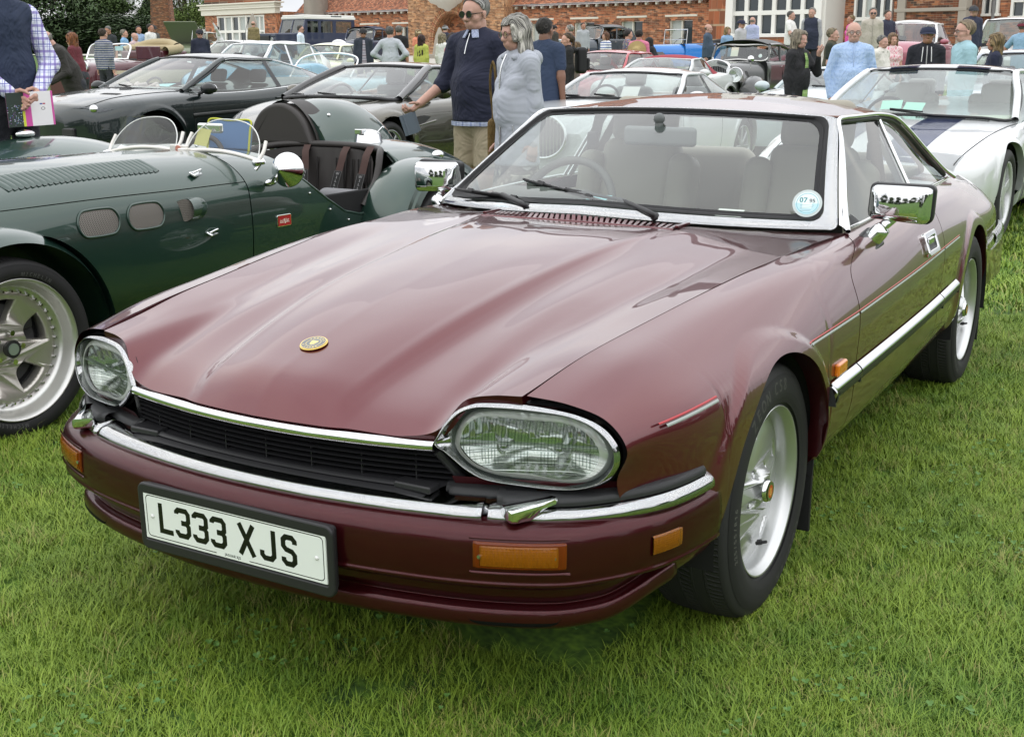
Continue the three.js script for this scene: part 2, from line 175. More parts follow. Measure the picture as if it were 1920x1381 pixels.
  const W = [9.45, 12.4, 23.1, 26.0, 28.95, 31.8];
  wall('wall', 2.4, 34.1, 3.62, 0, W.map((u) => hole(u, 1.3, 1.75, 2.78)), br);
  for (const u of W) win(u, 1.3, 1.75, 2.78, -0.14, 2, 1, { hood: true, blind: 3 });
  part('roof', [gfn(30, 8, (u, v) => [lerp(2.4, 34.1, u), ht(lerp(3.62, 7.2, v)), lerp(0.3, -3.6, v)], false, (p) => [p[0], (p[1]) * 1.5])], tm, H);
  const dent = box(0.12, 0.13, 0.16, 0, 0, 0, 0.008); for (let u = 2.6; u < 34; u += 0.3) { if (u > 13.7 && u < 21.4) continue; const d = part('dentil', dent, ((u * 10) | 0) % 2 ? cream : bo, H); d.position.set(u, ht(3.55), 0.09); }
  part('gutter', [box(11.3, 0.07, 0.1, 8.1, ht(3.66), 0.24, 0.02), box(12.6, 0.07, 0.1, 27.7, ht(3.66), 0.24, 0.02), box(0.08, 4, 0.08, 2.55, ht(1.8), 0.1, 0.02), box(0.09, 4.2, 0.09, 34.0, ht(2.0), 0.12, 0.02)], lead, H);
  // gatehouse with round arch and oriel
  { const s = poly([[13.86, -0.3], [21.33, -0.3], [21.33, 7.4], [13.86, 7.4]]), a = new THREE.Path(); a.moveTo(16.04, -0.29); a.lineTo(16.04, ht(2.0)); a.absarc(17.4, ht(2.0), 1.36, PI, 0, true); a.lineTo(18.76, -0.29); s.holes.push(a); part('gatehouse', ext(s, 0.9).translate(0, 0, -0.1), bb, H);
    const vs = ext(poly([[-0.045, 0], [0.045, 0], [0.055, 0.36], [-0.055, 0.36]]), 0.08, 0.006, 1); for (let i = 0; i <= 40; i++) { const t = PI * i / 40, b = part('arch_brick', vs, i % 3 ? bb : br, H); b.position.set(17.4 + 1.37 * Math.cos(t), ht(2.0) + 1.37 * Math.sin(t), 0.79); b.rotation.z = t - PI / 2; }
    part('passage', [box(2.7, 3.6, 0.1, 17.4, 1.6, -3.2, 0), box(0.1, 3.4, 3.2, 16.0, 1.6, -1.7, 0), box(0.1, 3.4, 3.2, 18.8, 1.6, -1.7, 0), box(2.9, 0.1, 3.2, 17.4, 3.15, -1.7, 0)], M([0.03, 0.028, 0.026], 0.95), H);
    const or = part('oriel', mv(lathe([[0.02, 0], [0.25, 0.05], [0.32, 0.14], [0.62, 0.22], [0.72, 0.34], [1.05, 0.44], [1.18, 0.58], [1.28, 0.62], [1.28, 2.6]], 8), 17.2, ht(3.44), 0.75, 0, PI / 8, 0), white, H); for (let i = 0; i < 4; i++) part('oriel_light', box(0.42, 1.2, 0.04, 17.2 - 0.75 + i * 0.5, ht(5.2), 0.75 + 1.2 - Math.abs(i - 1.5) * 0.2, 0), pane, or); }
  // left bay: cornice, brick piers and tall casements
  wall('bay_wall', -5.9, 2.33, 3.8, 1.5, [hole(-1.7, 5.3, 1.7, 3.62)], br, 1.5);
  win(-2.3, 4.1, 1.75, 3.55, 1.44, 5, 2, { mw: 0.16, tr: 0.52, m: white, blind: 2 }); win(0.45, 1.0, 1.75, 3.55, 1.44, 2, 2, { mw: 0.1, tr: 0.52, m: white, blind: 1 });
  part('cornice', [box(8.5, 0.32, 0.4, -1.78, ht(3.85), 1.5, 0.03), box(8.8, 0.1, 0.6, -1.78, ht(4.06), 1.5, 0.02), box(8.6, 0.16, 0.5, -1.78, ht(4.2), 1.5, 0.03), box(9.0, 0.09, 0.7, -1.78, ht(4.33), 1.5, 0.02)], cream, H); part('parapet', box(8.2, 1.6, 0.4, -1.78, ht(5.2), 1.3, 0), bo, H);
  { const p = part('stone_stack', [mv(cyl(0.62, 0.8, 6, 4), 5.0, 3.2, 0.5, 0, PI / 4, 0)], M([0.30, 0.27, 0.23], 0.95, 0, { bumpMap: rep(tile, 3, 3), bumpScale: 0.05 }), H); }
  // right: pier, great bay, canted bay, wing and porch
  part('brick_pier', [box(1.25, 8, 1.2, 34.75, 3.6, 0.5, 0), box(1.0, 8, 0.6, 35.8, 3.6, 0.4, 0)], br, H);
  { part('bay_base', box(4.36, 2.0, 0.4, 38.25, 0.0, 2.3, 0.01), br, H); const g = part('great_bay', [box(0.35, 7, 0.35, 36.2, 3.2, 2.35, 0.02), box(0.35, 7, 0.35, 40.3, 3.2, 2.35, 0.02), box(4.4, 0.14, 0.5, 38.25, ht(2.05), 2.4, 0.02), box(0.3, 7, 2.3, 36.1, 3.2, 1.2, 0.01), box(0.3, 7, 2.3, 40.4, 3.2, 1.2, 0.01)], white, H); win(38.25, 3.9, 2.1, 4.9, 2.35, 6, 2, { mw: 0.17, tr: 0.29, m: white }); part('bay_head', box(4.6, 1.6, 0.5, 38.25, ht(5.9), 2.3, 0.02), white, g); }
  wall('wall', 40.5, 43.6, 7, 1.0, [], br); win(41.95, 1.5, 1.7, 4.8, 1.3, 4, 2, { mw: 0.13, tr: 0.3, m: white, blind: 5 });
  wall('wing_wall', 42.85, 48.5, 7, 1.4, [hole(43.15, 0.4, 2.9, 4), hole(43.1, 0.42, 1.8, 2.45)], br); win(43.15, 0.42, 2.95, 3.95, 1.3, 1, 2, { m: white }); win(43.1, 0.42, 1.8, 2.45, 1.3, 2, 1, { m: white });
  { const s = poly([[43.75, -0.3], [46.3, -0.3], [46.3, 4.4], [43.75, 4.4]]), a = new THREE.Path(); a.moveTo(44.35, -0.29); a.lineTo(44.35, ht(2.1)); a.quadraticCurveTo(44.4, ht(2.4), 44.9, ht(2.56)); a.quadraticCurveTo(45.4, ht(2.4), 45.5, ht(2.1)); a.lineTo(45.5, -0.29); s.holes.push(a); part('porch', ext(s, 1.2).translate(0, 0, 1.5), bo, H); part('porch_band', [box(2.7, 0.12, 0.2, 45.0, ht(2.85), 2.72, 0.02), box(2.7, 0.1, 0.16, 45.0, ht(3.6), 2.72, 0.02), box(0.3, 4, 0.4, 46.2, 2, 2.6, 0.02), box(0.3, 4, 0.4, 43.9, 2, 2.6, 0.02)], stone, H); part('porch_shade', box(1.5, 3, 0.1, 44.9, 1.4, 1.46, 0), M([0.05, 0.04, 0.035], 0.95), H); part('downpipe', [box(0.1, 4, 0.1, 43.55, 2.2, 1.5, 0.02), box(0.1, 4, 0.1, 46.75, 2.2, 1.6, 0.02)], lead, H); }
  win(46.6, 0.5, 2.7, 4.2, 1.5, 2, 2, { m: white }); win(47.6, 0.45, 2.6, 3.6, 1.5, 1, 2, { m: white });
  part('chimney', [box(1.6, 5, 1.2, 24, ht(8.5), -3.5, 0.02), box(1.6, 5, 1.2, 10.5, ht(8.5), -3.5, 0.02)], br, H);
  struct('gravel_drive', gfn(60, 16, (u, v) => { const a = lerp(-12, 60, u), b = lerp(-1, 13, v), c = Math.cos(0.2745), q = Math.sin(0.2745), x = -50.54 + a * c - b * q, z = -57.94 + a * q + b * c; return [x, gh(x, z) + 0.07, z]; }, false, (p) => [p[0] / 3, p[2] / 3]), M([0.46, 0.44, 0.39], 0.95, 0, { bumpMap: wrinkleG, bumpScale: 0.03 }));
  // freestanding brick pier and weathered stone cones
  const P = thing('brick_pier', 'tall tapering old brick pier standing before the dark trees on the left', 'pier', [-42.9, gh(-42.9, -40.95), -40.95], 0.5); part('shaft', mv(cyl(0.36, 0.72, 7, 4), 0, 3.5, 0, 0, PI / 4, 0), M('#ffffff', 0.95, 0, { map: rep(old, 4, 12) }), P); part('base', [box(1.3, 0.5, 1.3, 0, 0.25, 0, 0.05), box(1.15, 0.3, 1.15, 0, 0.6, 0, 0.05)], stone, P);
  for (const [x, z, h, l] of [[-35.2, -38.6, 2.1, 'slim grey stone cone before the left bay window'], [-31.3, -47.2, 1.5, 'slim grey stone cone before the dark round archway']]) { const c = thing('stone_cone', l, 'finial', [x, gh(x, z), z]); part('cone', lathe([[0.42, 0], [0.40, 0.1], [0.3, h * 0.4], [0.2, h * 0.75], [0.06, h * 0.97], [0, h]], 9), stone, c); part('plinth', box(1, 0.3, 1, 0, 0.12, 0, 0.04), stone, c); }
  // trees on the left, and the line of trees that the car's flank mirrors on the right
  tree('oak_tree', 'broad mid green tree with rounded crown left of the brick pier', -103.8, -91.2, 5.9, 10.5, 0, 0, 0.3, null, 0.06); tree('dark_tree', 'tall dark green tree at the far left edge', -97.3, -77.0, 14, 13, 1, 1, 0.8, null, 0.04); tree('dark_tree', 'dark tree directly behind the brick pier', -106.2, -101.7, 11, 4.6, 1, 1, 2.2, null, 0.05); tree('light_tree', 'pale yellow green tree between brick pier and house', -69.4, -69.3, 8.4, 3.6, 2, 2, 0.1, null, 0.1); tree('light_tree', 'bright green bush tree against the left house corner', -61.3, -62.1, 3.2, 3.4, 0, 2, 1.1, null, 0.03); tree('hedge_tree', 'dark hedge tree low behind the small crowd at left', -93.4, -82.9, 3.4, 17, 0, 1, 0.6, null, 0.02);
  const far = 'trees along the right side of the lawn'; const spots = [[34, -28, 8, 13, 0, 1], [31, -16, 7, 12, 0, 0], [32, -4, 9, 13, 1, 1], [30, 8, 7, 13, 0, 3], [30, 20, 8, 13, 0, 1], [27, 31, 8, 14, 1, 3], [18, 40, 8, 14, 0, 1], [7, 45, 7, 14, 0, 0], [-5, 47, 8, 14, 1, 1], [-17, 45, 7, 14, 0, 3], [-28, 40, 8, 14, 0, 1], [36, -42, 9, 13, 0, 0]]; spots.forEach(([x, z, h, w, k, mt], i) => tree('field_tree', 'tree in the row beyond the right edge, mirrored in the maroon paint', x * 1.25, z * 1.25, h, w, k, mt, i * 1.3, far, 0.03));
}
// ---------- shared car-building tools ----------
function sideLoft(sec, zs, nv, arches = [], o = {}) { // sec(z) -> [[x,y,z]...] from top inner edge down to the sill
  const rows = [];
  for (const z of zs) {
    const S = sec(z), c = crom(S), n = S.length - 1, v0 = (o.v0 ?? 0) * n; let v1 = (o.v1 ?? 1) * n;
    const inside = (v) => { const p = c(v); return arches.some((a) => (p[2] - a.z) ** 2 + (p[1] - a.y) ** 2 < a.R * a.R); };
    let hit = null; for (let k = 0; k <= 200; k++) { const v = lerp(v0, v1, k / 200); if (inside(v)) { hit = v; break; } }
    if (hit !== null) { let a = hit - (v1 - v0) / 200, b = hit; for (let k = 0; k < 16; k++) { const m = (a + b) / 2; inside(m) ? b = m : a = m; } v1 = a; }
    const r = [];
    for (let j = 0; j <= nv; j++) {
      const t = j / nv, p = c(lerp(v0, v1, hit === null ? t : 1 - Math.pow(1 - t, 1.5)));
      for (const a of arches) if (a.flare) { const e = Math.hypot((p[2] - (a.fz ?? a.z)) / (a.fa ?? a.R * 1.15), (p[1] - a.y) / (a.fb ?? a.R * 1.15)); p[0] += Math.sign(p[0] || 1) * a.flare * (1 - sm(0.955, 1.03, e)); }
      r.push(p);
    }
    rows.push(r);
  }
  return rows;
}
function zlist(a, b, step, arches) { // columns, crowded at arch edges
  const s = new Set(); const n = Math.ceil(Math.abs(b - a) / step); for (let i = 0; i <= n; i++) s.add(+lerp(a, b, i / n).toFixed(5));
  for (const A of arches) for (let k = 0; k <= 40; k++) { const z = A.z + A.R * 0.9999 * Math.cos(PI * k / 40); if ((z - a) * (z - b) < 0) s.add(+z.toFixed(5)); }
  return [...s].sort((p, q) => (a > b ? q - p : p - q)).filter((z, i, l) => !i || Math.abs(z - l[i - 1]) > 0.0012);
}
function archLip(sec, a, depth) { // inward return of a wheel arch
  const rows = [];
  for (let k = 0; k <= 48; k++) { const t = PI * k / 48 * 1.0, z = a.z + a.R * Math.cos(t), y = a.y + a.R * Math.sin(t), x = xAt(sec, z, y, a); rows.push([[x, y, z], [x - depth * 0.3, y - 0.004, z], [x - depth, y - 0.002, z]]); }
  return join([grid(rows), grid(rows, true)]);
}
function xAt(sec, z, y, a) { const S = sec(z), c = crom(S), n = S.length - 1; let lo = 0, hi = n; for (let k = 0; k < 26; k++) { const m = (lo + hi) / 2; c(m)[1] > y ? lo = m : hi = m; } let x = c(lo)[0]; if (a && a.flare) { const e = Math.hypot((z - (a.fz ?? a.z)) / (a.fa ?? a.R * 1.15), (y - a.y) / (a.fb ?? a.R * 1.15)); x += a.flare * (1 - sm(0.955, 1.03, e)); } return x; }
const treadBump = canvasTex(256, 256, (x, w, h) => { x.fillStyle = '#fff'; x.fillRect(0, 0, w, h); x.fillStyle = '#000'; for (const u of [52, 100, 150, 200]) x.fillRect(u, 0, 9, h); x.lineWidth = 4; x.strokeStyle = '#222'; for (let i = -1; i < 17; i++) { x.beginPath(); x.moveTo(0, i * 16); x.quadraticCurveTo(30, i * 16 + 10, 52, i * 16 + 12); x.moveTo(204, i * 16 + 2); x.quadraticCurveTo(230, i * 16 + 10, 256, i * 16 + 12); x.moveTo(109, i * 16); x.lineTo(150, i * 16 + 8); x.stroke(); } }, false);
function tyreGeo(R, rim, w, n = 96) { // axis along x
  const h = w / 2, s = R - rim, pr = [[rim - 0.006, -h * 0.8], [rim + 0.008, -h * 0.86], [rim + s * 0.3, -h], [rim + s * 0.62, -h * 0.985], [R - s * 0.13, -h * 0.87], [R - s * 0.05, -h * 0.76], [R - 0.003, -h * 0.55], [R, -h * 0.2], [R, h * 0.2], [R - 0.003, h * 0.55], [R - s * 0.05, h * 0.76], [R - s * 0.13, h * 0.87], [rim + s * 0.62, h * 0.985], [rim + s * 0.3, h], [rim + 0.008, h * 0.86], [rim - 0.006, h * 0.8]];
  const g = lathe(pr, n); g.rotateZ(-PI / 2); return g;
}
const rubberTread = M([0.022, 0.022, 0.023], 0.72, 0, { bumpMap: rep(treadBump, 1, 1), bumpScale: 0.006 });
function treadGeo(R, w, n = 96) { const h = w * 0.39, g = gfn(n, 12, (u, v) => { const t = u * 2 * PI, x = (v - 0.5) * 2 * h, r = R + 0.0022 - 0.0065 * Math.pow(Math.abs(v - 0.5) * 2, 3); return [x, Math.sin(t) * r, Math.cos(t) * r]; }, false, (p, u, v) => [v, u * 8]); return g; }
const lipTex = {};
function sidewallText(words) { return canvasTex(1024, 1024, (x, w) => { x.fillStyle = '#171718'; x.fillRect(0, 0, w, w); x.translate(w / 2, w / 2); x.strokeStyle = '#0f0f10'; x.lineWidth = 3; for (const r of [372, 392, 480]) { x.beginPath(); x.arc(0, 0, r, 0, 7); x.stroke(); } for (const [txt, ang, size, col, r, spread] of words) { x.fillStyle = col; x.font = 'bold ' + size + 'px sans-serif'; x.textAlign = 'center'; [...txt].forEach((ch, i) => { x.save(); x.rotate(ang + (i - (txt.length - 1) / 2) * spread); x.fillText(ch, 0, -r); x.restore(); }); } }); }

// ---------- the maroon coupe ----------
const maroon = paint([0.105, 0.0095, 0.015], 0.58, 0.3), maroonDark = M([0.05, 0.006, 0.009], 0.4);
maroon.bumpMap = null;
const jag = thing('coupe', 'glossy maroon two door coupe with chrome bumper, nearest car on the grass', 'car');
{
  const zp = [0.81, 0.6, 0.4, 0.2, 0, -0.3, -0.6, -1, -1.4, -1.8, -2.2, -2.6, -3, -3.4, -3.7].reverse(), R = (a) => ns(zp, a.slice().reverse());
  const X = [[.596, .611, .629, .651, .673, .700, .712, .745, .752, .745, .73, .705, .67, .63, .58], [.676, .695, .712, .730, .747, .768, .785, .800, .805, .798, .782, .762, .735, .69, .64], [.749, .768, .785, .800, .812, .828, .838, .845, .848, .840, .826, .812, .795, .76, .69], [.787, .829, .856, .868, .874, .880, .883, .884, .882, .874, .862, .85, .836, .80, .73], [.767, .840, .871, .883, .889, .892, .894, .894, .891, .883, .87, .857, .842, .805, .735], [.785, .838, .864, .876, .882, .886, .888, .888, .885, .877, .865, .851, .836, .80, .73], [.765, .815, .838, .85, .858, .862, .864, .864, .861, .853, .841, .827, .812, .78, .71], [.70, .75, .77, .785, .795, .80, .802, .802, .80, .79, .78, .765, .75, .72, .66]].map(R);
  const Y = [[.729, .764, .784, .803, .82, .838, .844, .850, .862, .868, .866, .858, .845, .81, .76], [.716, .752, .771, .789, .806, .823, .828, .829, .836, .840, .838, .828, .81, .775, .72], [.685, .714, .731, .745, .757, .768, .771, .771, .776, .779, .777, .766, .747, .715, .66], [.627, .657, .664, .667, .669, .669, .670, .674, .68, .685, .69, .69, .685, .665, .63], [.560, .534, .53, .53, .53, .53, .53, .53, .53, .53, .53, .53, .53, .53, .53], [.42, .42, .42, .41, .41, .41, .41, .41, .41, .41, .41, .42, .43, .44, .44], [.33, .33, .33, .33, .33, .33, .33, .33, .33, .33, .33, .34, .36, .38, .38], [.27, .265, .26, .26, .26, .26, .26, .26, .26, .26, .27, .29, .31, .33, .33]].map(R);
  const off = [0.006, 0.032, 0.058, 0.070, 0.068, 0.12, 0.14, 0.16];
  const sec = (z) => X.map((f, k) => [f(z), Y[k](z), z - off[k] * sm(0.42, 0.83, z)]);
  const AF = { z: 0.055, y: 0.325, R: 0.362, flare: 0.013, fz: 0.085, fa: 0.435, fb: 0.415 }, AR = { z: -2.565, y: 0.325, R: 0.362, flare: 0.012, fz: -2.55, fa: 0.43, fb: 0.412 };
  const sF = lin([.2, .54, .6, .67, .70, .76, .79, .82, .85], [-.56, -.565, -.59, -.615, -.628, -.635, -.69, -.80, -.95]), sR = lin([.2, .54, .60, .64, .70, .76, .82, .87], [-1.74, -1.745, -1.77, -1.80, -1.86, -1.88, -1.88, -1.87]);
  const warp = (z0, z1, e0, e1) => (z) => { // bends the end columns along the door seams
    const t = (z - z0) / (z1 - z0);
    return sec(z).map((p, k) => { const y = p[1]; let q = z; if (e0) q += (e0(y) - z0) * Math.pow(1 - t, 2.2); if (e1) q += (e1(y) - z1) * Math.pow(t, 2.2); const s = sec(q)[k]; return s; });
  };
  const rowsOf = (z0, z1, step, e0, e1, arches) => sideLoft(warp(z0, z1, e0, e1), zlist(z0, z1, step, arches), 64, arches);
  const wing = rowsOf(0.81, -0.62, 0.02, null, sF, [AF]), door = rowsOf(-0.626, -1.812, 0.03, (y) => sF(y) - 0.006, (y) => sR(y) + 0.006, []), rear = rowsOf(-1.818, -3.7, 0.03, sR, null, [AR]);
  const gw = join([panel(wing, true, 0.014, 'bcd'), archLip(sec, AF, 0.05)]), gd = panel(door, true, 0.014), gr = join([panel(rear, true, 0.014, 'ad'), archLip(sec, AR, 0.05)]);
  part('front_wing', gw, maroon, jag); part('front_wing', mirX(gw), maroon, jag);
  const dL = part('door', gd, maroon, jag), dR = part('door', mirX(gd), maroon, jag);
  part('rear_wing', gr, maroon, jag); part('rear_wing', mirX(gr), maroon, jag);
  const sx = (z, y) => { const c = z > -1.3 ? AF : AR; return xAt(sec, z, y, c); };
  const ribbon = (z0, z1, y, w, h, n = 40) => gfn(n, 4, (u, v) => { const z = lerp(z0, z1, u), t = (v - 0.5) * 2, yy = (typeof y === 'function' ? y(z) : y) + t * w / 2; return [sx(z, yy) + h * (1 - t * t * t * t), yy, z]; }, true);
  const coachY = lin([-3.4, -2.6, -1.8, -.6, .4, .66], [.675, .69, .684, .667, .664, .655]);
  const silver = M([0.32, 0.36, 0.34], 0.35), redLine = M([0.42, 0.02, 0.03], 0.3);
  for (const [a, b, p] of [[.63, .425, jag], [-.165, -.605, jag], [-.625, -1.83, dL], [-1.85, -2.17, jag]]) { part('coach_line', [ribbon(a, b, coachY, 0.0065, 0.0015)], silver, p); part('coach_line', [ribbon(a + 0.02, b, (z) => coachY(z) + 0.008, 0.004, 0.0012)], redLine, p); }
  // rubbing strips: bright upper face over a black lower one
  for (const [a, b, p] of [[-.272, -.558, jag], [-.568, -1.742, dL], [-1.752, -2.09, jag]]) {
    const hi = gfn(30, 6, (u, v) => { const z = lerp(a, b, u), t = v, y = .534 - .020 * t, x = sx(z, .515); return [x + 0.004 + 0.017 * Math.sin(t * PI / 2), y, z]; }, true), lo = gfn(30, 8, (u, v) => { const z = lerp(a, b, u), x = sx(z, .5); return [x + 0.003 + 0.019 * Math.sqrt(1 - v * v * 0.95), .514 - .034 * v, z]; }, true);
    const end = (z) => ext(poly([[0, 0], [0.02, 0.0], [0.018, 0.02], [0.006, 0.05], [0, 0.052]]), 0.003).translate(sx(z, .515) - 0.001, .482, z - 0.0015);
    const s = part('rub_strip', [lo, end(a), end(b)], blackTrim, p); part('bright_insert', [hi], chrome, s);
    const gm = part('rub_strip', [mirX(join([lo, hi, end(a), end(b)]))], blackTrim, p === dL ? dR : p);
  }
  // side repeater and door handle
  { const z = -.4, y = .557, x = sx(z, y); for (const s of [1, -1]) part('side_repeater', [box(0.016, 0.036, 0.085, s * (x + 0.004), y, z, 0.007, 3)], amber, jag);
    for (const s of [1, -1]) { const hz = -1.6, hy = .737, hx = sx(hz, hy), fr = new THREE.Group();
      const sh = rrect(0.165, 0.078, 0.012); sh.holes.push(rrect(0.135, 0.05, 0.008)); const g = ext(sh, 0.01, 0.003); g.rotateY(PI / 2); g.rotateZ(0.36); g.translate(hx + 0.0, hy, hz); const d = box(0.004, 0.05, 0.135, hx + 0.003, hy, hz, 0.001); d.applyMatrix4(new THREE.Matrix4().makeTranslation(hx, hy, hz).multiply(new THREE.Matrix4().makeRotationZ(0.36)).multiply(new THREE.Matrix4().makeTranslation(-hx, -hy, -hz)));
      const lv = box(0.012, 0.022, 0.07, hx + 0.009, hy + 0.014, hz + 0.025, 0.004); const h = part('door_handle', s > 0 ? g : mirX(g), chrome, s > 0 ? dL : dR); part('handle_recess', s > 0 ? d : mirX(d), blackTrim, h); part('pull_lever', s > 0 ? lv : mirX(lv), chrome, h); } }
  // ---- bonnet
  const hz = [.937, .9, .8, .6, .4, .2, 0, -.2, -.4, -.55], hzr = hz.slice().reverse(), H = (a) => ns(hzr, a.slice().reverse());
  const y0 = [.633, .676, .727, .780, .818, .845, .865, .878, .883, .877], x1 = [.180, .187, .199, .220, .238, .250, .261, .277, .294, .315], y1 = [.633, .663, .708, .760, .800, .828, .849, .865, .874, .877];
  const drp = [0, .008, .017, .023, .024, .022, .019, .014, .008, .001];
  const hoodC = [
    [[0, 0, 0, 0, 0, 0, 0, 0, 0, 0], y0, 0, 0], [x1.map((x) => x * 0.5), y0.map((y, i) => y - (y - y1[i]) * 0.2), 0.004, 0.004], [x1.map((x) => x * 0.86), y0.map((y, i) => y - (y - y1[i]) * 0.72), 0.01, 0.012], [x1, y1, 0.013, 0.018], [x1.map((x) => x + 0.022), y1.map((y, i) => y - drp[i] * 0.62), 0.018, 0.022],
    [x1.map((x) => x + 0.05), y1.map((y, i) => y - drp[i] * 1.05), 0.026, 0.03], [[.36, .362, .367, .372, .375, .382, .395, .42, .44, .46], [.633, .655, .690, .738, .776, .805, .826, .843, .855, .863], 0.044, 0.06], [[.428, .428, .43, .435, .438, .45, .47, .49, .51, .535], [.650, .666, .692, .735, .768, .796, .816, .834, .846, .854], 0.063, 0.1], [[.478, .480, .482, .484, .488, .505, .528, .552, .575, .60], [.713, .7175, .7285, .7465, .766, .789, .808, .827, .839, .847], 0.092, 0.14], [[.525, .527, .53, .54, .55, .572, .596, .62, .638, .655], [.7245, .729, .739, .757, .774, .796, .814, .831, .840, .845], 0.112, 0.17], [[.588, .590, .594, .607, .625, .647, .669, .691, .704, .708], [.728, .7325, .744, .765, .783, .802, .82, .835, .841, .843], 0.127, 0.2],
  ].map(([x, y, a, b]) => ({ x: H(x), y: H(y), a, b }));
  const hoodAt = (z) => hoodC.map((c) => [c.x(z), c.y(z), z - c.a * sm(0.42, 0.937, z) + c.b * 0.68 * sm(-0.15, -0.55, z)]);
  const hrows = []; for (let i = 0; i <= 110; i++) { const z = lerp(0.937, -0.55, Math.pow(i / 110, 1.25)), S = hoodAt(z), c = crom(S), half = []; for (let j = 0; j <= 100; j++) half.push(c(j / 100 * (S.length - 1))); hrows.push([...half.slice(1).reverse().map(([x, y, q]) => [-x, y, q]), ...half]); }
  part('bonnet', panel(hrows, true, 0.018), maroon, jag);
  { // round badge on the bonnet
    const c = [0, .7475, .729]; const tex = canvasTex(512, 512, (x) => { x.fillStyle = '#c9a83c'; x.fillRect(0, 0, 512, 512); x.translate(256, 256); const disc = (r, f) => { x.fillStyle = f; x.beginPath(); x.arc(0, 0, r, 0, 7); x.fill(); }; disc(250, '#d8bb55'); disc(236, '#171a19'); disc(152, '#d8bb55'); disc(142, '#20302c'); x.fillStyle = '#d8bb55'; x.beginPath(); x.moveTo(-62, -82); x.quadraticCurveTo(-84, -60, -72, -20); x.quadraticCurveTo(-60, 50, -26, 84); x.quadraticCurveTo(0, 104, 26, 84); x.quadraticCurveTo(60, 50, 72, -20); x.quadraticCurveTo(84, -60, 62, -82); x.quadraticCurveTo(0, -66, -62, -82); x.fill(); x.fillStyle = '#3a2f10'; for (const s of [-1, 1]) { x.beginPath(); x.ellipse(s * 34, -12, 12, 6, s * 0.4, 0, 7); x.fill(); } x.beginPath(); x.moveTo(-14, 34); x.lineTo(14, 34); x.lineTo(0, 50); x.fill(); x.fillRect(-26, 64, 52, 6); x.font = 'bold 62px sans-serif'; x.fillStyle = '#d8bb55'; x.textAlign = 'center'; [...'JAGUAR'].forEach((ch, i) => { x.save(); x.rotate((i - 2.5) * 0.36); x.fillText(ch, 0, -172); x.restore(); }); [...'4 LITRE'].forEach((ch, i) => { x.save(); x.rotate(-(i - 3) * 0.3); x.fillText(ch, 0, 216); x.restore(); }); });
    const rimG = lathe([[0, 0.004], [0.030, 0.004], [0.0325, 0.0025], [0.033, 0], [0, 0]], 48), face = new THREE.CircleGeometry(0.0305, 48).rotateX(-PI / 2).translate(0, 0.0045, 0);
    const tilt = Math.atan2(.727 - .78, .2); const b = part('bonnet_badge', mv(rimG, ...c, -tilt, 0, 0), M([0.7, 0.52, 0.16], 0.25, 1), jag); part('badge_face', mv(face, ...c, -tilt, 0, 0), M('#ffffff', 0.2, 0, { map: tex, clearcoat: 1 }), b);
  }
  // ---- scuttle with vent slats, windscreen
  const wsB = (s) => [0.7 * s, .909 - .036 * Math.pow(Math.abs(s), 1.3), -.62 - .282 * Math.pow(Math.abs(s), 2.1)], wsT = (s) => [0.558 * s, 1.192 - .024 * s * s, -1.268 - .112 * Math.pow(Math.abs(s), 2)];
  const wsP = (s, t) => { const a = wsB(s), b = wsT(s), k = 4 * t * (1 - t) * 0.022 * (1 - 0.5 * s * s), n = [0, .48, .87]; return [0, 1, 2].map((i) => lerp(a[i], b[i], t) + n[i] * k); };
  { const edge = hrows[hrows.length - 1], rows = []; // scuttle: bonnet rear edge to screen base
    const N = 80; for (let i = 0; i <= N; i++) { const u = i / N, e = edge[Math.round(u * (edge.length - 1))], s = e[0] / 0.708, b = wsP(s * 1.06, -0.05), r = []; for (let k = 0; k <= 6; k++) { const t = k / 6; r.push([lerp(e[0], b[0], t), lerp(e[1] - 0.003, b[1] - 0.006, t) + 0.006 * Math.sin(t * PI) - (Math.abs(e[0]) < 0.335 && k > 0 && k < 6 ? 0.03 : 0), lerp(e[2] - 0.007, b[2], t)]); } rows.push(r); }
    part('scuttle', [grid(rows), grid(rows, true)], maroon, jag);
    const sl = box(0.0115, 0.004, 1, 0, 0, 0, 0.0015); let n = 0;
    for (let i = 0; i < 34; i++) { const x = -0.322 + i * 0.0195, u = 0.5 + 0.5 * x / 0.708, e = edge[Math.round(u * (edge.length - 1))], b = wsP(x / 0.716, -0.05), A = V(x, e[1] + 0.001, e[2] - 0.012), B = V(x - 0.012, b[1] - 0.001, b[2] + 0.004), L = A.distanceTo(B), m = part('vent_slat', sl, maroon, jag); m.position.copy(A.clone().add(B).multiplyScalar(0.5)); m.scale.z = L; m.lookAt(B); }
    part('vent_trough', [gfn(40, 3, (u, v) => { const x = lerp(-.335, .335, u), b = wsP(x / .716, -0.05); return [x, .866, lerp(-.56, b[2], v)]; }), gfn(40, 3, (u, v) => { const x = lerp(-.335, .335, u), b = wsP(x / .716, -0.05); return [x, .866, lerp(-.56, b[2], v)]; }, true)], blackMat, jag);
    part('vent_frame', [box(0.012, 0.008, 0.10, -.336, .882, -.612, 0.002), box(0.012, 0.008, 0.10, .336, .882, -.612, 0.002), tube([-1, -.6, -.2, .2, .6, 1].map((q) => { const x = q * .335, u = 0.5 + 0.5 * x / 0.708, e = edge[Math.round(u * (edge.length - 1))]; return [x, e[1] - 0.001, e[2] - 0.011]; }), 0.004, 30)], maroon, jag); }
  const seg = (n, f) => [...Array(n + 1).keys()].map((i) => f(i / n));
  part('windscreen', gfn(48, 24, (u, v) => wsP(u * 2 - 1, v)), glass, jag);
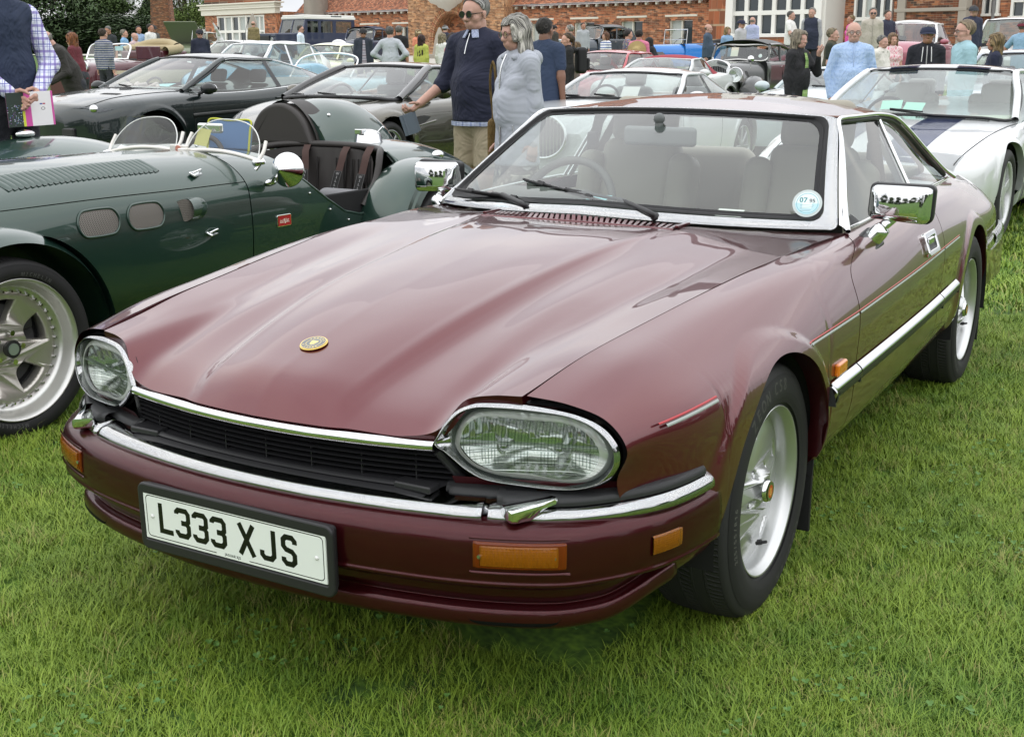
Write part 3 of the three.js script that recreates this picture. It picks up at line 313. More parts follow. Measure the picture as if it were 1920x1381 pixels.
  // frame: rounded opening (s,t) inner, square outer
  const loopPts = (hs, t0, t1, r, n = 14) => { const P = [], c = [[hs - r, t0 + r * 1.9, -PI / 2], [hs - r, t1 - r * 1.9, 0], [-hs + r, t1 - r * 1.9, PI / 2], [-hs + r, t0 + r * 1.9, PI]]; c.forEach(([s, t, a], q) => { for (let i = 0; i <= n; i++) { const b = a + PI / 2 * i / n; P.push([s + r * Math.cos(b), t + 1.9 * r * Math.sin(b)]); } const [s2, t2] = c[(q + 1) % 4], b = a + PI / 2, e = [s + r * Math.cos(b), t + 1.9 * r * Math.sin(b)], f = [s2 + r * Math.cos(b), t2 + 1.9 * r * Math.sin(b)]; for (let i = 1; i < 16; i++) P.push([lerp(e[0], f[0], i / 16), lerp(e[1], f[1], i / 16)]); }); P.push(P[0]); return P; };
  const lift = ([s, t], h) => { const p = wsP(s, t); return [p[0], p[1] + h * 0.48, p[2] + h * 0.87]; };
  const band = (A, hA, B, hB, n = 3, bow = 0) => { const rows = A.map((a, i) => { const b = B[i]; return seg(n, (t) => lift([lerp(a[0], b[0], t), lerp(a[1], b[1], t)], lerp(hA, hB, t) + bow * Math.sin(PI * t))); }); return join([grid(rows), grid(rows, true)]); };
  const I = loopPts(0.935, 0.075, 0.945, 0.085), I2 = loopPts(0.955, 0.05, 0.968, 0.07), O = loopPts(0.982, 0.02, 0.993, 0.05), C1 = loopPts(1.03, -0.045, 1.014, 0.03);
  part('screen_seal', [band(I, 0.001, I2, 0.004), band(I2, 0.004, O, 0.016, 4, 0.004)], blackTrim, jag);
  part('screen_trim', [band(O, 0.012, C1, 0.004, 5, 0.008)], chrome, jag);
  // wipers
  const wip = (pv, el, e1, e2) => { const up = (p, h) => [p[0], p[1] + h * .48, p[2] + h * .87]; const w = part('wiper', [tube([pv, up(pv, .02), el], 0.009, 10, 6), bar(el, [(e1[0] + e2[0]) / 2, (e1[1] + e2[1]) / 2 + .008, (e1[2] + e2[2]) / 2 + .012], 0.0055), mv(ball(0.016, 10), ...pv)], blackTrim, jag); const A = V(...e1), B = V(...e2), m = A.clone().add(B).multiplyScalar(.5), L = A.distanceTo(B), bl = part('wiper_blade', [box(0.008, 0.014, L, 0, 0, 0, 0.003), box(0.006, 0.008, L * .55, 0, 0.012, 0, 0.002), box(0.014, 0.012, 0.03, 0, 0.012, L * .27, 0.003), box(0.014, 0.012, 0.03, 0, 0.012, -L * .27, 0.003), box(0.003, 0.012, L * 1.0, 0, -0.01, 0, 0)], blackTrim, w); bl.position.copy(m); bl.up.set(0, .48, .87); bl.lookAt(B); };
  wip([-.215, .898, -.632], [-.35, .926, -.70], [-.60, .922, -.80], [-.2, .915, -.66]);
  wip([.235, .897, -.632], [.08, .935, -.70], [-.31, .972, -.775], [.07, .924, -.672]);
  // tax disc and dash card
  { const disc = canvasTex(256, 256, (x) => { x.fillStyle = '#dfeaea'; x.fillRect(0, 0, 256, 256); x.fillStyle = '#b9dce4'; x.fillRect(0, 128, 256, 128); x.strokeStyle = '#7fb7c4'; x.lineWidth = 7; x.beginPath(); x.arc(128, 128, 112, 0, 7); x.stroke(); x.fillStyle = '#e5f6f3'; x.fillRect(78, 128, 100, 60); x.fillStyle = '#1f7f86'; x.font = 'bold 76px sans-serif'; x.textAlign = 'center'; x.fillText('07', 84, 118); x.font = 'bold 58px sans-serif'; x.fillStyle = '#2d3b44'; x.fillText('95', 178, 118); x.fillStyle = '#7c95a0'; for (let i = 0; i < 5; i++) x.fillRect(56, 146 + i * 17, 144 - i * 9, 4); });
    const p = wsP(.655 / .665, .17), g = new THREE.CircleGeometry(0.037, 40); const m = part('tax_disc', g, M('#ffffff', 0.4, 0, { map: disc }), jag); m.position.set(.632, .937, -.885); m.lookAt(m.position.x + .15, m.position.y + .48, m.position.z + .86); part('disc_holder', mv(new THREE.RingGeometry(0.037, 0.045, 40), 0, 0, -0.001), M([0.55, 0.62, 0.62], 0.3), m); }
  // ---- roof, pillars, buttresses
  const dr0 = [[.572, 1.170, -1.385], [.582, 1.168, -1.6], [.585, 1.162, -1.9], [.588, 1.135, -2.15], [.605, 1.075, -2.33], [.645, .985, -2.5], [.688, .90, -2.66], [.712, .862, -2.76]], dr = crom(dr0), drip = (u) => dr(u * 7);
  const roofTop = (u) => { const p = drip(u), hyp = lin([0, .15, .4, .6, .8, 1], [0.024, .05, .078, .055, 0.03, 0.01])(u); return hyp; };
  { const rows = []; for (let i = 0; i <= 40; i++) { const u = i / 40 * 0.5, d = drip(u), r = []; for (let j = 0; j <= 48; j++) { const s = j / 24 - 1, a = Math.abs(s), z = d[2] + (i === 0 ? 0 : 0) + (1 - s * s) * lerp(0.117, 0.0, u / 0.5), y = d[1] + roofTop(u) * (1 - Math.pow(a, 2.3)); r.push([d[0] * s * (1 - 0.012 * a), y + 0.004, z]); } rows.push(r); }
    part('roof', [panel(rows, true, 0.012)], maroon, jag); part('headlining', [grid(rows.map((r) => r.map(([x, y, z]) => [x * .97, y - 0.03, z])))], M([0.42, 0.40, 0.36], 0.9), jag); }
  for (const s of [1, -1]) { const but = gfn(40, 14, (u, v) => { const w = lerp(0.49, 1, u), d = drip(w), inner = lin([.49, .6, .75, .9, 1], [.50, .53, .575, .635, .66])(w), top = d[1] + lerp(.026, .006, u); return [lerp(d[0] + .002, inner, v), lerp(d[1], top, Math.sin(v * PI / 2)) + 0.008 * Math.sin(PI * v), d[2] - 0.05 * v * sm(0.5, 0.7, w)]; }); part('rear_buttress', s > 0 ? but : mirX(but), maroon, jag); }
  part('rear_deck', gfn(10, 20, (u, v) => { const z = lerp(-2.55, -3.65, u), s = v * 2 - 1; return [s * lerp(.70, .58, u), lerp(.885, .80, u * u) - .03 * s * s, z]; }), maroon, jag);
  for (const s of [1, -1]) { // gutter rail, side glass, dividers
    const f = (g) => (s > 0 ? g : mirX(g)), P = [...Array(25).keys()].map((i) => drip(i / 24)).map(([x, y, z]) => [x + .004, y + .001, z]);
    const ap = [[.752, .853, -.93], [.71, .925, -1.03], [.655, 1.03, -1.185], [.605, 1.12, -1.31], [.578, 1.164, -1.37]];
    part('gutter_trim', f(join([tube([...ap, ...P.slice(1)], 0.008, 90, 8)])), chrome, jag);
    part('windscreen_pillar', f(join([gfn(20, 4, (u, v) => { const a = wsP(1.035, u * 1.0), b = crom(ap)(u * 4); return [lerp(a[0], b[0] - .004, v), lerp(a[1], b[1], v) + .004 * Math.sin(v * PI), lerp(a[2], b[2], v) + .004 * Math.sin(v * PI)]; })])), chrome, jag);
    const belt = (z) => { const p = sec(z)[0]; return [p[0] - .012, p[1] + .004]; };
    const glassAt = (z, t) => { const b = belt(z); const top = dripAtZ(z); return [lerp(b[0], top[0] - .014, t), lerp(b[1], top[1] - .012, t) , z]; };
    function dripAtZ(z) { if (z > -1.385) { const c = crom(ap); let lo = 0, hi = 4; for (let k = 0; k < 20; k++) { const m = (lo + hi) / 2; c(m)[2] > z ? lo = m : hi = m; } return c(lo); } let lo = 0, hi = 1; for (let k = 0; k < 20; k++) { const m = (lo + hi) / 2; drip(m)[2] > z ? lo = m : hi = m; } return drip(lo); }
    const divZ = (t) => lerp(-1.875, -1.915, t);
    part('door_glass', f(gfn(30, 12, (u, v) => { const z = lerp(-1.0, divZ(v), u); return glassAt(z, v); })), glassDark, s > 0 ? dL : dR);
    part('quarter_glass', f(gfn(20, 12, (u, v) => { const z = lerp(divZ(v), -2.70, u); return glassAt(z, v); })), glassDark, jag);
    const g0 = glassAt(divZ(0), 0), g1 = glassAt(divZ(1), 1); part('window_divider', f(join([bar([g0[0] + .004, g0[1], g0[2]], [g1[0] + .004, g1[1], g1[2]], 0.008), bar([g0[0] - .01, g0[1], g0[2] - .025], [g1[0] - .01, g1[1], g1[2] - .02], 0.012)])), chrome, jag);
    part("window_rubber", f(join([tube([...Array(22).keys()].map((i) => { const z = lerp(-1.04, -2.68, i / 21), t = dripAtZ(z); return [t[0] - .006, t[1] - .014, z]; }), 0.009, 60, 6), gfn(2, 6, (u, v) => { const z = lerp(-.985, -1.115, u * (1 - v)) - v * 0.08, a = glassAt(z, v * 0.42); return [a[0] + .004, a[1], a[2]]; })])), blackTrim, s > 0 ? dL : dR);
    part('belt_trim', f(tube([...Array(24).keys()].map((i) => { const z = lerp(-.94, -2.74, i / 23), b = belt(z); return [b[0] + .01, b[1] + .004, z]; }), 0.006, 60, 6)), chrome, jag);
    part('centre_pillar', f(gfn(10, 3, (u, v) => { const p = glassAt(-1.93 - 0.03 * v, u); return [p[0] - .05, p[1], p[2] - 0.06 * v]; })), M([0.2, 0.19, 0.18], 0.8), jag);
    // mirrors
    const sh = new THREE.Shape(); sh.moveTo(-.085, -.048); sh.lineTo(.07, -.058); sh.quadraticCurveTo(.092, -.058, .094, -.03); sh.lineTo(.096, .04); sh.quadraticCurveTo(.095, .06, .075, .06); sh.lineTo(-.075, .062); sh.quadraticCurveTo(-.098, .062, -.097, .035); sh.lineTo(-.1, -.02); sh.quadraticCurveTo(-.1, -.047, -.085, -.048);
    const mg = ext(sh, 0.035, 0.02, 6, 10), mp = mg.attributes.position; for (let i = 0; i < mp.count; i++) { const z = mp.getZ(i); if (z > 0.02) { const k = 1 - 0.16 * sm(0.02, 0.055, z); mp.setX(i, mp.getX(i) * k); mp.setY(i, mp.getY(i) * k); mp.setZ(i, z + 0.02 * (1 - (mp.getX(i) / 0.1) ** 2) * sm(0.02, 0.055, z)); } } mg.computeVertexNormals();
    const mm = part('door_mirror', s > 0 ? toCreasedNormals(mg, 0.7) : mirX(toCreasedNormals(mg, 0.7)), chrome, s > 0 ? dL : dR); mm.position.set(s * .868, .925, -1.105); mm.rotation.y = s * 0.05;
    part('mirror_rim', mv(ext(sh, 0.02, 0.006), 0, 0.001, -.024, 0, 0, 0, 1.04), blackTrim, mm); if (s < 0) { /* the handed shell shares its rim */ }
    const st = part('mirror_stalk', f(join([mv(lathe([[0, .05], [.022, .047], [.027, .03], [.03, 0], [.034, -.012], [0, -.012]], 20), .805, .826, -1.03, 0.1, 0, -0.75), tube([[.815, .845, -1.04], [.835, .868, -1.06], [.85, .885, -1.085]], .017, 10, 10)])), chrome, s > 0 ? dL : dR);
    part('stalk_gasket', f(mv(box(.075, .02, .12, 0, 0, 0, .01), .80, .817, -1.02, 0.1, 0, -0.75)), blackTrim, s > 0 ? dL : dR);
  }
  part('rear_window', gfn(12, 8, (u, v) => { const s = u * 2 - 1; return [s * lerp(.60, .5, v), lerp(.895, 1.165, v) - .055 * s * s * v, lerp(-2.62, -2.24, v) + 0.03 * s * s]; }), glassClear, jag);
  { const tr = tube([[-.6, .895, -2.6], [0, .895, -2.63], [.6, .895, -2.6], [.55, 1.03, -2.42], [.49, 1.112, -2.245], [0, 1.163, -2.245], [-.49, 1.112, -2.245], [-.55, 1.03, -2.42]], 0.012, 80, 6, true); part('rear_window_seal', tr, blackTrim, jag); }
  // ---- headlamps
  const lampF = (x, y) => .872 - .37 * (x - .421) - .05 * (y - .62);
  const LC = [.598, .617], loopOf = (P, k) => { const C = new THREE.CatmullRomCurve3(P.map(([x, y]) => V(x, y, 0)), true, 'catmullrom', 0.5); return C.getSpacedPoints(160).map((p) => { const dx = p.x - LC[0], dy = p.y - LC[1], l = Math.hypot(dx, dy); return [p.x - dx / l * k, p.y - dy / l * k]; }); };
  const BEZ = [[0.419,0.622],[0.429,0.645],[0.446,0.672],[0.468,0.695],[0.497,0.708],[0.531,0.711],[0.588,0.711],[0.644,0.706],[0.687,0.698],[0.724,0.683],[0.753,0.660],[0.771,0.632],[0.774,0.605],[0.768,0.585],[0.751,0.563],[0.726,0.548],[0.692,0.540],[0.646,0.538],[0.598,0.540],[0.550,0.545],[0.512,0.554],[0.480,0.573],[0.454,0.596],[0.434,0.613]], LEN = [[0.453,0.624],[0.456,0.643],[0.465,0.666],[0.484,0.685],[0.513,0.694],[0.563,0.697],[0.625,0.695],[0.678,0.688],[0.713,0.673],[0.738,0.649],[0.751,0.621],[0.748,0.594],[0.735,0.572],[0.714,0.557],[0.683,0.550],[0.629,0.551],[0.573,0.554],[0.528,0.560],[0.492,0.574],[0.470,0.592],[0.457,0.610]], lampShape = (k) => loopOf(BEZ, k);
  const oval = (kx, ky) => [...Array(121).keys()].map((i) => { const t = 2 * PI * i / 120; return [LC[0] + kx * Math.cos(t), LC[1] + ky * Math.sin(t)]; });
  const align = (A) => { // same starting angle as oval()
    const ang = (p) => Math.atan2((p[1] - LC[1]) * 1.6, p[0] - LC[0]); return oval(1, 1).map((q, i) => { const a = 2 * PI * i / 120; let best = null, bd = 9; for (let k = 0; k < A.length - 1; k++) { let d0 = ang(A[k]) - a, d1 = ang(A[k + 1]) - a; d0 = Math.atan2(Math.sin(d0), Math.cos(d0)); d1 = Math.atan2(Math.sin(d1), Math.cos(d1)); if (d0 * d1 <= 0 && Math.abs(d0) < 1) { const t = d0 / (d0 - d1 || 1); best = [lerp(A[k][0], A[k + 1][0], t), lerp(A[k][1], A[k + 1][1], t)]; } } return best || A[0]; }); };
  const OUT = align(lampShape(0)), OUT2 = align(lampShape(0.006)), MID = align(lampShape(0.009)), IN = align(loopOf(LEN, -.001)), LENS = align(loopOf(LEN, .004)), FLUTE = align(loopOf(LEN, .017));
  const ring = (A, a, B, b, n = 3, bow = 0) => { const rows = A.map((p, i) => seg(n, (t) => { const x = lerp(p[0], B[i][0], t), y = lerp(p[1], B[i][1], t); return [x, y, lampF(x, y) + lerp(a, b, t) + bow * Math.sin(PI * t)]; })); return join([grid(rows), grid(rows, true)]); };
  const lensBump = canvasTex(1024, 512, (x, w, h) => { x.fillStyle = '#808080'; x.fillRect(0, 0, w, h); for (let i = 0; i < 60; i++) { const g = x.createLinearGradient(i * 17, 0, i * 17 + 17, 0); g.addColorStop(0, '#404040'); g.addColorStop(.5, '#f0f0f0'); g.addColorStop(1, '#404040'); x.fillStyle = g; x.fillRect(i * 17 + 2, i % 9 < 6 ? 30 : 60, 17, 215); if (i % 5 < 4) x.fillRect(i * 17, 275, 17, 110 - (i % 3) * 12); } x.fillStyle = '#b0b0b0'; for (let i = 0; i < 4; i++) x.fillRect(0, 420 + i * 22, w, 8); x.fillStyle = '#f8f8f8'; x.fillRect(0, 248, w, 12); }, false);
  const lensTint = canvasTex(1024, 512, (x, w, h) => { x.fillStyle = '#eef1ee'; x.fillRect(0, 0, w, h); for (let i = 0; i < 46; i++) { x.fillStyle = i % 2 ? '#a9b2ad' : '#c3cbc6'; x.fillRect(i * 22 + 6, i % 7 < 4 ? 24 : 60, 9, i % 7 < 4 ? 240 : 205); if (i % 9 < 6) { x.fillRect(i * 22 + 8, 276, 8, i % 3 ? 116 : 96); } } x.fillStyle = '#b4bcb7'; x.fillRect(0, 262, w, 8); for (let i = 0; i < 4; i++) x.fillRect(0, 420 + i * 22, w, 6); });
  const lensM = M([0.95, 0.96, 0.955], 0.16, 0, { transmission: 1, thickness: 0, ior: 1.5, map: lensTint, bumpMap: lensBump, bumpScale: 0.003 });
  const refl = M([0.80, 0.81, 0.81], 0.12, 1, { bumpMap: rep(lensBump, .25, .5), bumpScale: .006 }), lampBack = M([0.5, 0.54, 0.52], 0.35, 0.7);
  for (const s of [1, -1]) { const f = (g) => (s > 0 ? g : mirX(g)), h = part('headlamp', f(join([ring(OUT, -.02, OUT, 0.004), ring(OUT, 0.004, OUT2, 0.012, 3, .001), ring(OUT2, 0.012, MID, 0.009, 3, .003), ring(MID, 0.009, IN, -0.016, 5)])), chrome, jag);
    const disc = (L, d, dome) => { const rows = L.map((p) => seg(10, (t) => { const x = lerp(LC[0], p[0], t), y = lerp(LC[1], p[1], t); return [x, y, lampF(x, y) + d + dome * (1 - t * t)]; })); return grid(rows, false, (p) => [(p[0] - .455) / .295, (p[1] - .552) / .145]); };
    part('lens', f(disc(FLUTE, 0.001, 0.010)), lensM, h); part('lens_rim', f(ring(LENS, -0.006, FLUTE, 0.001, 3, .003)), M([.86, .88, .86], .35, 0, { transmission: .75, thickness: 0 }), h);
    part('lens_bezel', f(ring(IN, -0.016, LENS, -0.006, 3)), M([0.5, 0.54, 0.52], 0.3, 0.4), h);
    const bowl = (cx, cy, rx, ry, d) => gfn(28, 8, (u, v) => { const t = u * 2 * PI, x = cx + rx * v * Math.cos(t), y = cy + ry * v * Math.sin(t); return [x, y, lampF(x, y) - 0.02 - d * (1 - v * v)]; });
    part('reflector', f(join([disc(align(loopOf(LEN, .008)), -.016, -.05)])), refl, h);
    part('lamp_bulb', f(join([mv(cyl(.008, .008, .04, 12), .645, .615, .735, PI / 2), mv(cyl(.007, .007, .04, 12), .54, .615, .775, PI / 2), mv(ball(0.012, 14), .645, .615, .757), mv(ball(.011, 14), .54, .615, .797)])), chromeDull, h);
    part('lamp_divider', f(box(.30, .003, .012, .604, .627, .79, .001).applyMatrix4(new THREE.Matrix4().makeTranslation(.604, 0, .795).multiply(new THREE.Matrix4().makeRotationY(0.354)).multiply(new THREE.Matrix4().makeTranslation(-.604, 0, -.79)))), lampBack, h);
    part('lamp_bucket', f(join([disc(align(lampShape(.02)), -.085, 0), ring(align(lampShape(.012)), -.085, align(lampShape(.0)), -.012), ring(align(lampShape(0)), -.012, align(lampShape(-.004)), -.018)])), blackTrim, h); }
  // ---- front panel under the lamps, grille
  const noseX = [0, .2, .4, .461, .55, .66, .74, .79], noseZ = [.905, .90, .865, .838, .80, .762, .735, .70], nose = lin(noseX, noseZ);
  part('front_panel', both(gfn(30, 5, (u, v) => { const x = lerp(.452, .782, u), y = lerp(.553, .49, v); return [x, y, lampF(x, y) - .006 - .045 * v - .03 * sm(.66, .78, x)]; }, true)), maroon, jag);
  const gz = (x, y) => lerp(.872, .845, 0) + .058 * (1 - (Math.abs(x) / .42) ** 2) - .55 * (.607 - y) * 0.75;
  const gt = part('grille_trim', gfn(60, 8, (u, v) => { const x = (u * 2 - 1) * .424, a = PI * (v * 1.15 - .1); return [x, .616 + .0125 * Math.cos(a) - .0 * x, gz(x, .607) + .004 + .012 * Math.sin(a)]; }), chrome, jag);
  const gb = part('grille', [gfn(30, 4, (u, v) => { const y = lerp(.608, .53, v), h = lerp(.424, .465, v), x = (u * 2 - 1) * h; return [x, y, gz(x, y) - .055]; })], blackMat, jag);
  for (let i = 0; i < 6; i++) { const y = .594 - i * .0135, h = .424 + (.607 - y) * .5; part('grille_slat', gfn(48, 8, (u, v) => { const x = (u * 2 - 1) * h, t = v * 2 * PI; return [x, y + .0022 * Math.sin(t), gz(x, y) - .008 + .014 * Math.cos(t)]; }), blackTrim, gb); }
  for (let i = 0; i < 7; i++) { const x = (i - 3) * .122; part('grille_bar', box(.003, .085, .02, x, .567, gz(x, .567) - .018, .001), blackTrim, gb); }
  for (const s of [1, -1]) part('grille_side', bar([s * .424, .605, .868], [s * .463, .53, .822], .010), blackTrim, gb);
  // ---- bumper: path in plan, profiles
  const bp = [[0, 1.02], [.13, 1.016], [.26, 1.003], [.40, .98], [.50, .957], [.58, .931], [.66, .895], [.72, .856], [.77, .80], [.81, .74], [.845, .665], [.868, .58], [.88, .50], [.884, .455]];
  const bc = new THREE.CatmullRomCurve3([...bp.slice(1).reverse().map(([x, z]) => V(-x, 0, z)), ...bp.map(([x, z]) => V(x, 0, z))], false, 'centripetal');
  const bpts = (n) => [...Array(n + 1).keys()].map((i) => { const p = bc.getPointAt(i / n), t = bc.getTangentAt(i / n); return [p.x, 0, p.z, -t.z, t.x].map((q, k) => (k === 3 ? t.z * -1 : k === 4 ? t.x : q)); });
  const path = bpts(160).map(([x, y, z, a, b]) => { const o = a * x + b * z; return o < 0 ? [x, y, z, -a, -b] : [x, y, z, a, b]; });
  const inPath = (x0, x1) => path.filter((p) => p[0] >= x0 && p[0] <= x1);
  const sw = (P, prof) => { const g = sweep(P, prof, false); return join([g, sweep(P, prof, false, true)]); };
  const endCap = (prof, p, s) => { const c = prof.reduce((a, q) => [a[0] + q[0] / prof.length, a[1] + q[1] / prof.length], [0, 0]); return sw([p, p], prof); };
  const dense = (pts, n = 40) => { const c = new THREE.CatmullRomCurve3(pts.map(([a, b]) => V(a, b, 0)), false, 'centripetal'); return c.getPoints(n).map((p) => [p.x, p.y]); };
  // painted skin, chrome blade and lower lip
  const capped = (P, prof, inset = 0.03) => { // closes both ends by rounding the skin inwards
    const r = P.map((p) => prof.map(([o, h]) => [p[0] + p[3] * o, p[1] + h, p[2] + p[4] * o])); const fold = (row, p, s) => [row, row.map(([x, y, z]) => [x - p[3] * .01, y, z - s * 0.008 * 1]), row.map(([x, y, z]) => [x - p[3] * .05, y, z - 0.008])]; const a = fold(r[0], P[0], 1).reverse(), b = fold(r[r.length - 1], P[P.length - 1], 1); const rows = [...a.slice(0, -1), ...r, ...b.slice(1)]; return join([grid(rows), grid(rows, true)]); };
  const skin = dense([[-.09, .493], [-.055, .4925], [-.03, .489], [-.012, .479], [-.003, .463], [0, .44], [0, .41], [-.002, .39], [-.004, .378], [-.002, .371], [-.006, .365], [-.03, .360], [-.07, .352]], 60);
  const bump = part('front_bumper', [capped(path, skin)], maroon, jag);
  const low = dense([[-.03, .356], [-.040, .346], [-.047, .328], [-.055, .314], [-.060, .308], [-.052, .304], [-.042, .298], [-.038, .284], [-.040, .268], [-.052, .256], [-.10, .252]], 50);
  part('lower_spoiler', [capped(inPath(-.872, .872).map(([x, y, z, a, b]) => { const t = sm(.76, .88, Math.abs(x)); return [x - Math.sign(x) * .012 * t, 0.03 * t * t, z - 0.004 * t, a, b]; }), low)], maroon, bump);
  const seamX = .561, shell = dense([[-.135, .522], [-.10, .519], [-.075, .515], [-.055, .508], [-.046, .499], [-.044, .490], [-.047, .482], [-.055, .477], [-.07, .475]], 40);
  const lift2 = (P) => P.map(([x, y, z, a, b]) => [x, .010 * sm(.74, .88, Math.abs(x)), z, lerp(a, a * .8, sm(.8, .88, Math.abs(x))), b]);
  const closer = (P) => P.map(([x, y, z, a, b]) => { const k = .045 * sm(.70, .87, Math.abs(x)); return [x + a * k, y, z + b * k * 0.3, a, b]; });
  const blade = (a, b) => capped(closer(lift2(inPath(a, b))), shell);
  part('chrome_blade', [blade(-seamX + .001, seamX - .001)], chrome, bump); part('chrome_blade', [blade(seamX + .001, .881)], chrome, bump); part('chrome_blade', [blade(-.881, -seamX - .001)], chrome, bump);
  const strip = dense([[-.16, .532], [-.13, .535], [-.110, .531], [-.101, .520], [-.099, .506]], 16);
  for (const s of [1, -1]) { const P = closer(lift2(inPath(s > 0 ? .46 : -.68, s > 0 ? .68 : -.46))); part('bumper_filler', [capped(P, strip)], M([0.06, 0.062, 0.065], 0.4), bump); }
  part('bumper_shelf', [gfn(40, 4, (u, v) => { const s = u * 2 - 1; return [s * lerp(.455, .40, v), lerp(.532, .506, v * v), lerp(gz(s * .455, .53) - .02, .955 - .03 * s * s, v)]; }), gfn(40, 6, (u, v) => { const s = u * 2 - 1; return [s * .36, .526 + .006 * Math.sin(PI * v), lerp(.90, .925, v) - .03 * s * s]; }), box(.09, .016, .04, .38, .527, .88, .005), box(.09, .016, .04, -.38, .527, .88, .005)], blackTrim, bump);
  for (const s of [1, -1]) { { const P = closer(lift2(inPath(s > 0 ? .60 : -.879, s > 0 ? .879 : -.60))); part('bumper_strip', [capped(P, dense([[-.062, .514], [-.062, .522], [-.068, .530], [-.10, .534]], 14))], M([0.07, 0.072, 0.075], 0.38), bump); } // overriders
    const o = new THREE.Shape(); o.moveTo(0, -.024); o.quadraticCurveTo(.03, -.026, .032, -.005); o.lineTo(.03, .014); o.lineTo(-.09, .026); o.quadraticCurveTo(-.102, .026, -.098, .016); o.lineTo(-.06, .0); o.lineTo(-.03, -.022); o.closePath();
    const g = ext(o, 0.034, 0.013, 6, 16), p = g.attributes.position; for (let i = 0; i < p.count; i++) { const t = clamp((.03 - p.getX(i)) / .14); p.setZ(i, .017 + (p.getZ(i) - .017) * lerp(1, .45, t)); } g.computeVertexNormals();
    const gg = toCreasedNormals(g, .6); gg.translate(0, 0, -.017); gg.rotateY(-PI / 2); if (s < 0) { } const m = part('overrider', gg, chrome, bump); m.position.set(s * .612, .512, .872); m.rotation.y = -s * 0.7; m.scale.set(.95, .8, .85); }
  // indicators, marker lamps
  const ribs = canvasTex(256, 128, (x) => { x.fillStyle = '#777'; x.fillRect(0, 0, 256, 128); for (let i = 0; i < 42; i++) { x.fillStyle = i % 2 ? '#bbb' : '#444'; x.fillRect(i * 6, 18, 4, 92); } for (let i = 0; i < 18; i++) { x.fillStyle = 'rgba(0,0,0,.3)'; x.fillRect(0, 18 + i * 6, 256, 2); } }, false);
  const lens = M([0.50, 0.16, 0.006], 0.12, 0, { clearcoat: 1, bumpMap: ribs, bumpScale: 0.002 }), lensEdge = M([0.3, 0.05, 0.004], 0.2, 0, { clearcoat: 1 });
  const onPath = (x0, x1, y0, y1, o, n = 16) => { const a = []; for (let i = 0; i <= n; i++) { const x = lerp(x0, x1, i / n); let k = 0; while (k < path.length - 2 && path[k + 1][0] < x) k++; const t = (x - path[k][0]) / (path[k + 1][0] - path[k][0]), p = path[k].map((q, j) => lerp(q, path[k + 1][j], t)); a.push(p); } return (prof) => { const r = a.map((p) => prof.map(([oo, h]) => [p[0] + p[3] * (oo + o), h, p[2] + p[4] * (oo + o)])); return r; }; };
  for (const s of [1, -1]) {
    const q = (a, b) => (s > 0 ? [a, b] : [-b, -a]);
    const pad = (a, b, y0, y1, o, e = .004) => { const [x0, x1] = q(a, b), rows = onPath(x0, x1, y0, y1, o, 20)([[-.012, y0], [0, y0 + .001], [e, y0 + .005], [e + .001, (y0 + y1) / 2], [e, y1 - .005], [0, y1 - .001], [-.012, y1]]); const A = rows[0].map(([x, y, z]) => [x, y, z - .014]), B = rows[rows.length - 1].map(([x, y, z]) => [x, y, z - .014]); const r = [A, ...rows, B]; return join([grid(r, false, (p, u, v) => [u, v]), grid(r, true, (p, u, v) => [u, v])]); };
    const ind = part('indicator', pad(.553, .715, .404, .462, -.001, .004), lensEdge, bump); part('indicator_lens', pad(.566, .702, .409, .457, .001, .005), lens, ind);
    for (const x of [.567, .7]) { const [a] = q(x, x); part('screw', mv(cyl(.004, .004, .004, 10), a, .432, onPath(a, a + .001, 0, 0, 0, 1)([[.006, 0]])[0][0][2], PI / 2), chromeDull, ind); }
    part('indicator_surround', [(() => { const [x0, x1] = q(.546, .722); const P = onPath(x0, x1, 0, 0, 0, 20); const top = P([[.001, .467], [.004, .469], [.001, .472]]), bot = P([[.001, .394], [.005, .396], [.001, .4]]); return join([grid(top), grid(top, true), grid(bot), grid(bot, true)]); })()], maroon, bump);
    part('marker_lamp', pad(.829, .856, .400, .445, -.001, .005), lens, bump);
    part('air_duct', (() => { const [x0, x1] = q(.53, .715), P = onPath(x0, x1, 0, 0, -.0405, 24)([[-.02, 0], [.003, 0], [.001, .5], [-.004, 1], [-.02, 1]]).map((r, i, R) => r.map(([x, y, z], k) => { const e = Math.sqrt(Math.max(0, 1 - Math.pow(Math.abs(i / (R.length - 1) * 2 - 1), 6))), t = sm(.76, .88, Math.abs(x)); return [x - Math.sign(x) * .012 * t, .283 + (y - .5) * .034 * e, z]; })); return join([grid(P), grid(P, true)]); })(), blackMat, bump);
  }
  part('lower_intake', [sw(inPath(-.55, .55), dense([[-.055, .352], [-.085, .338], [-.09, .318], [-.075, .308]], 8))], blackMat, bump);
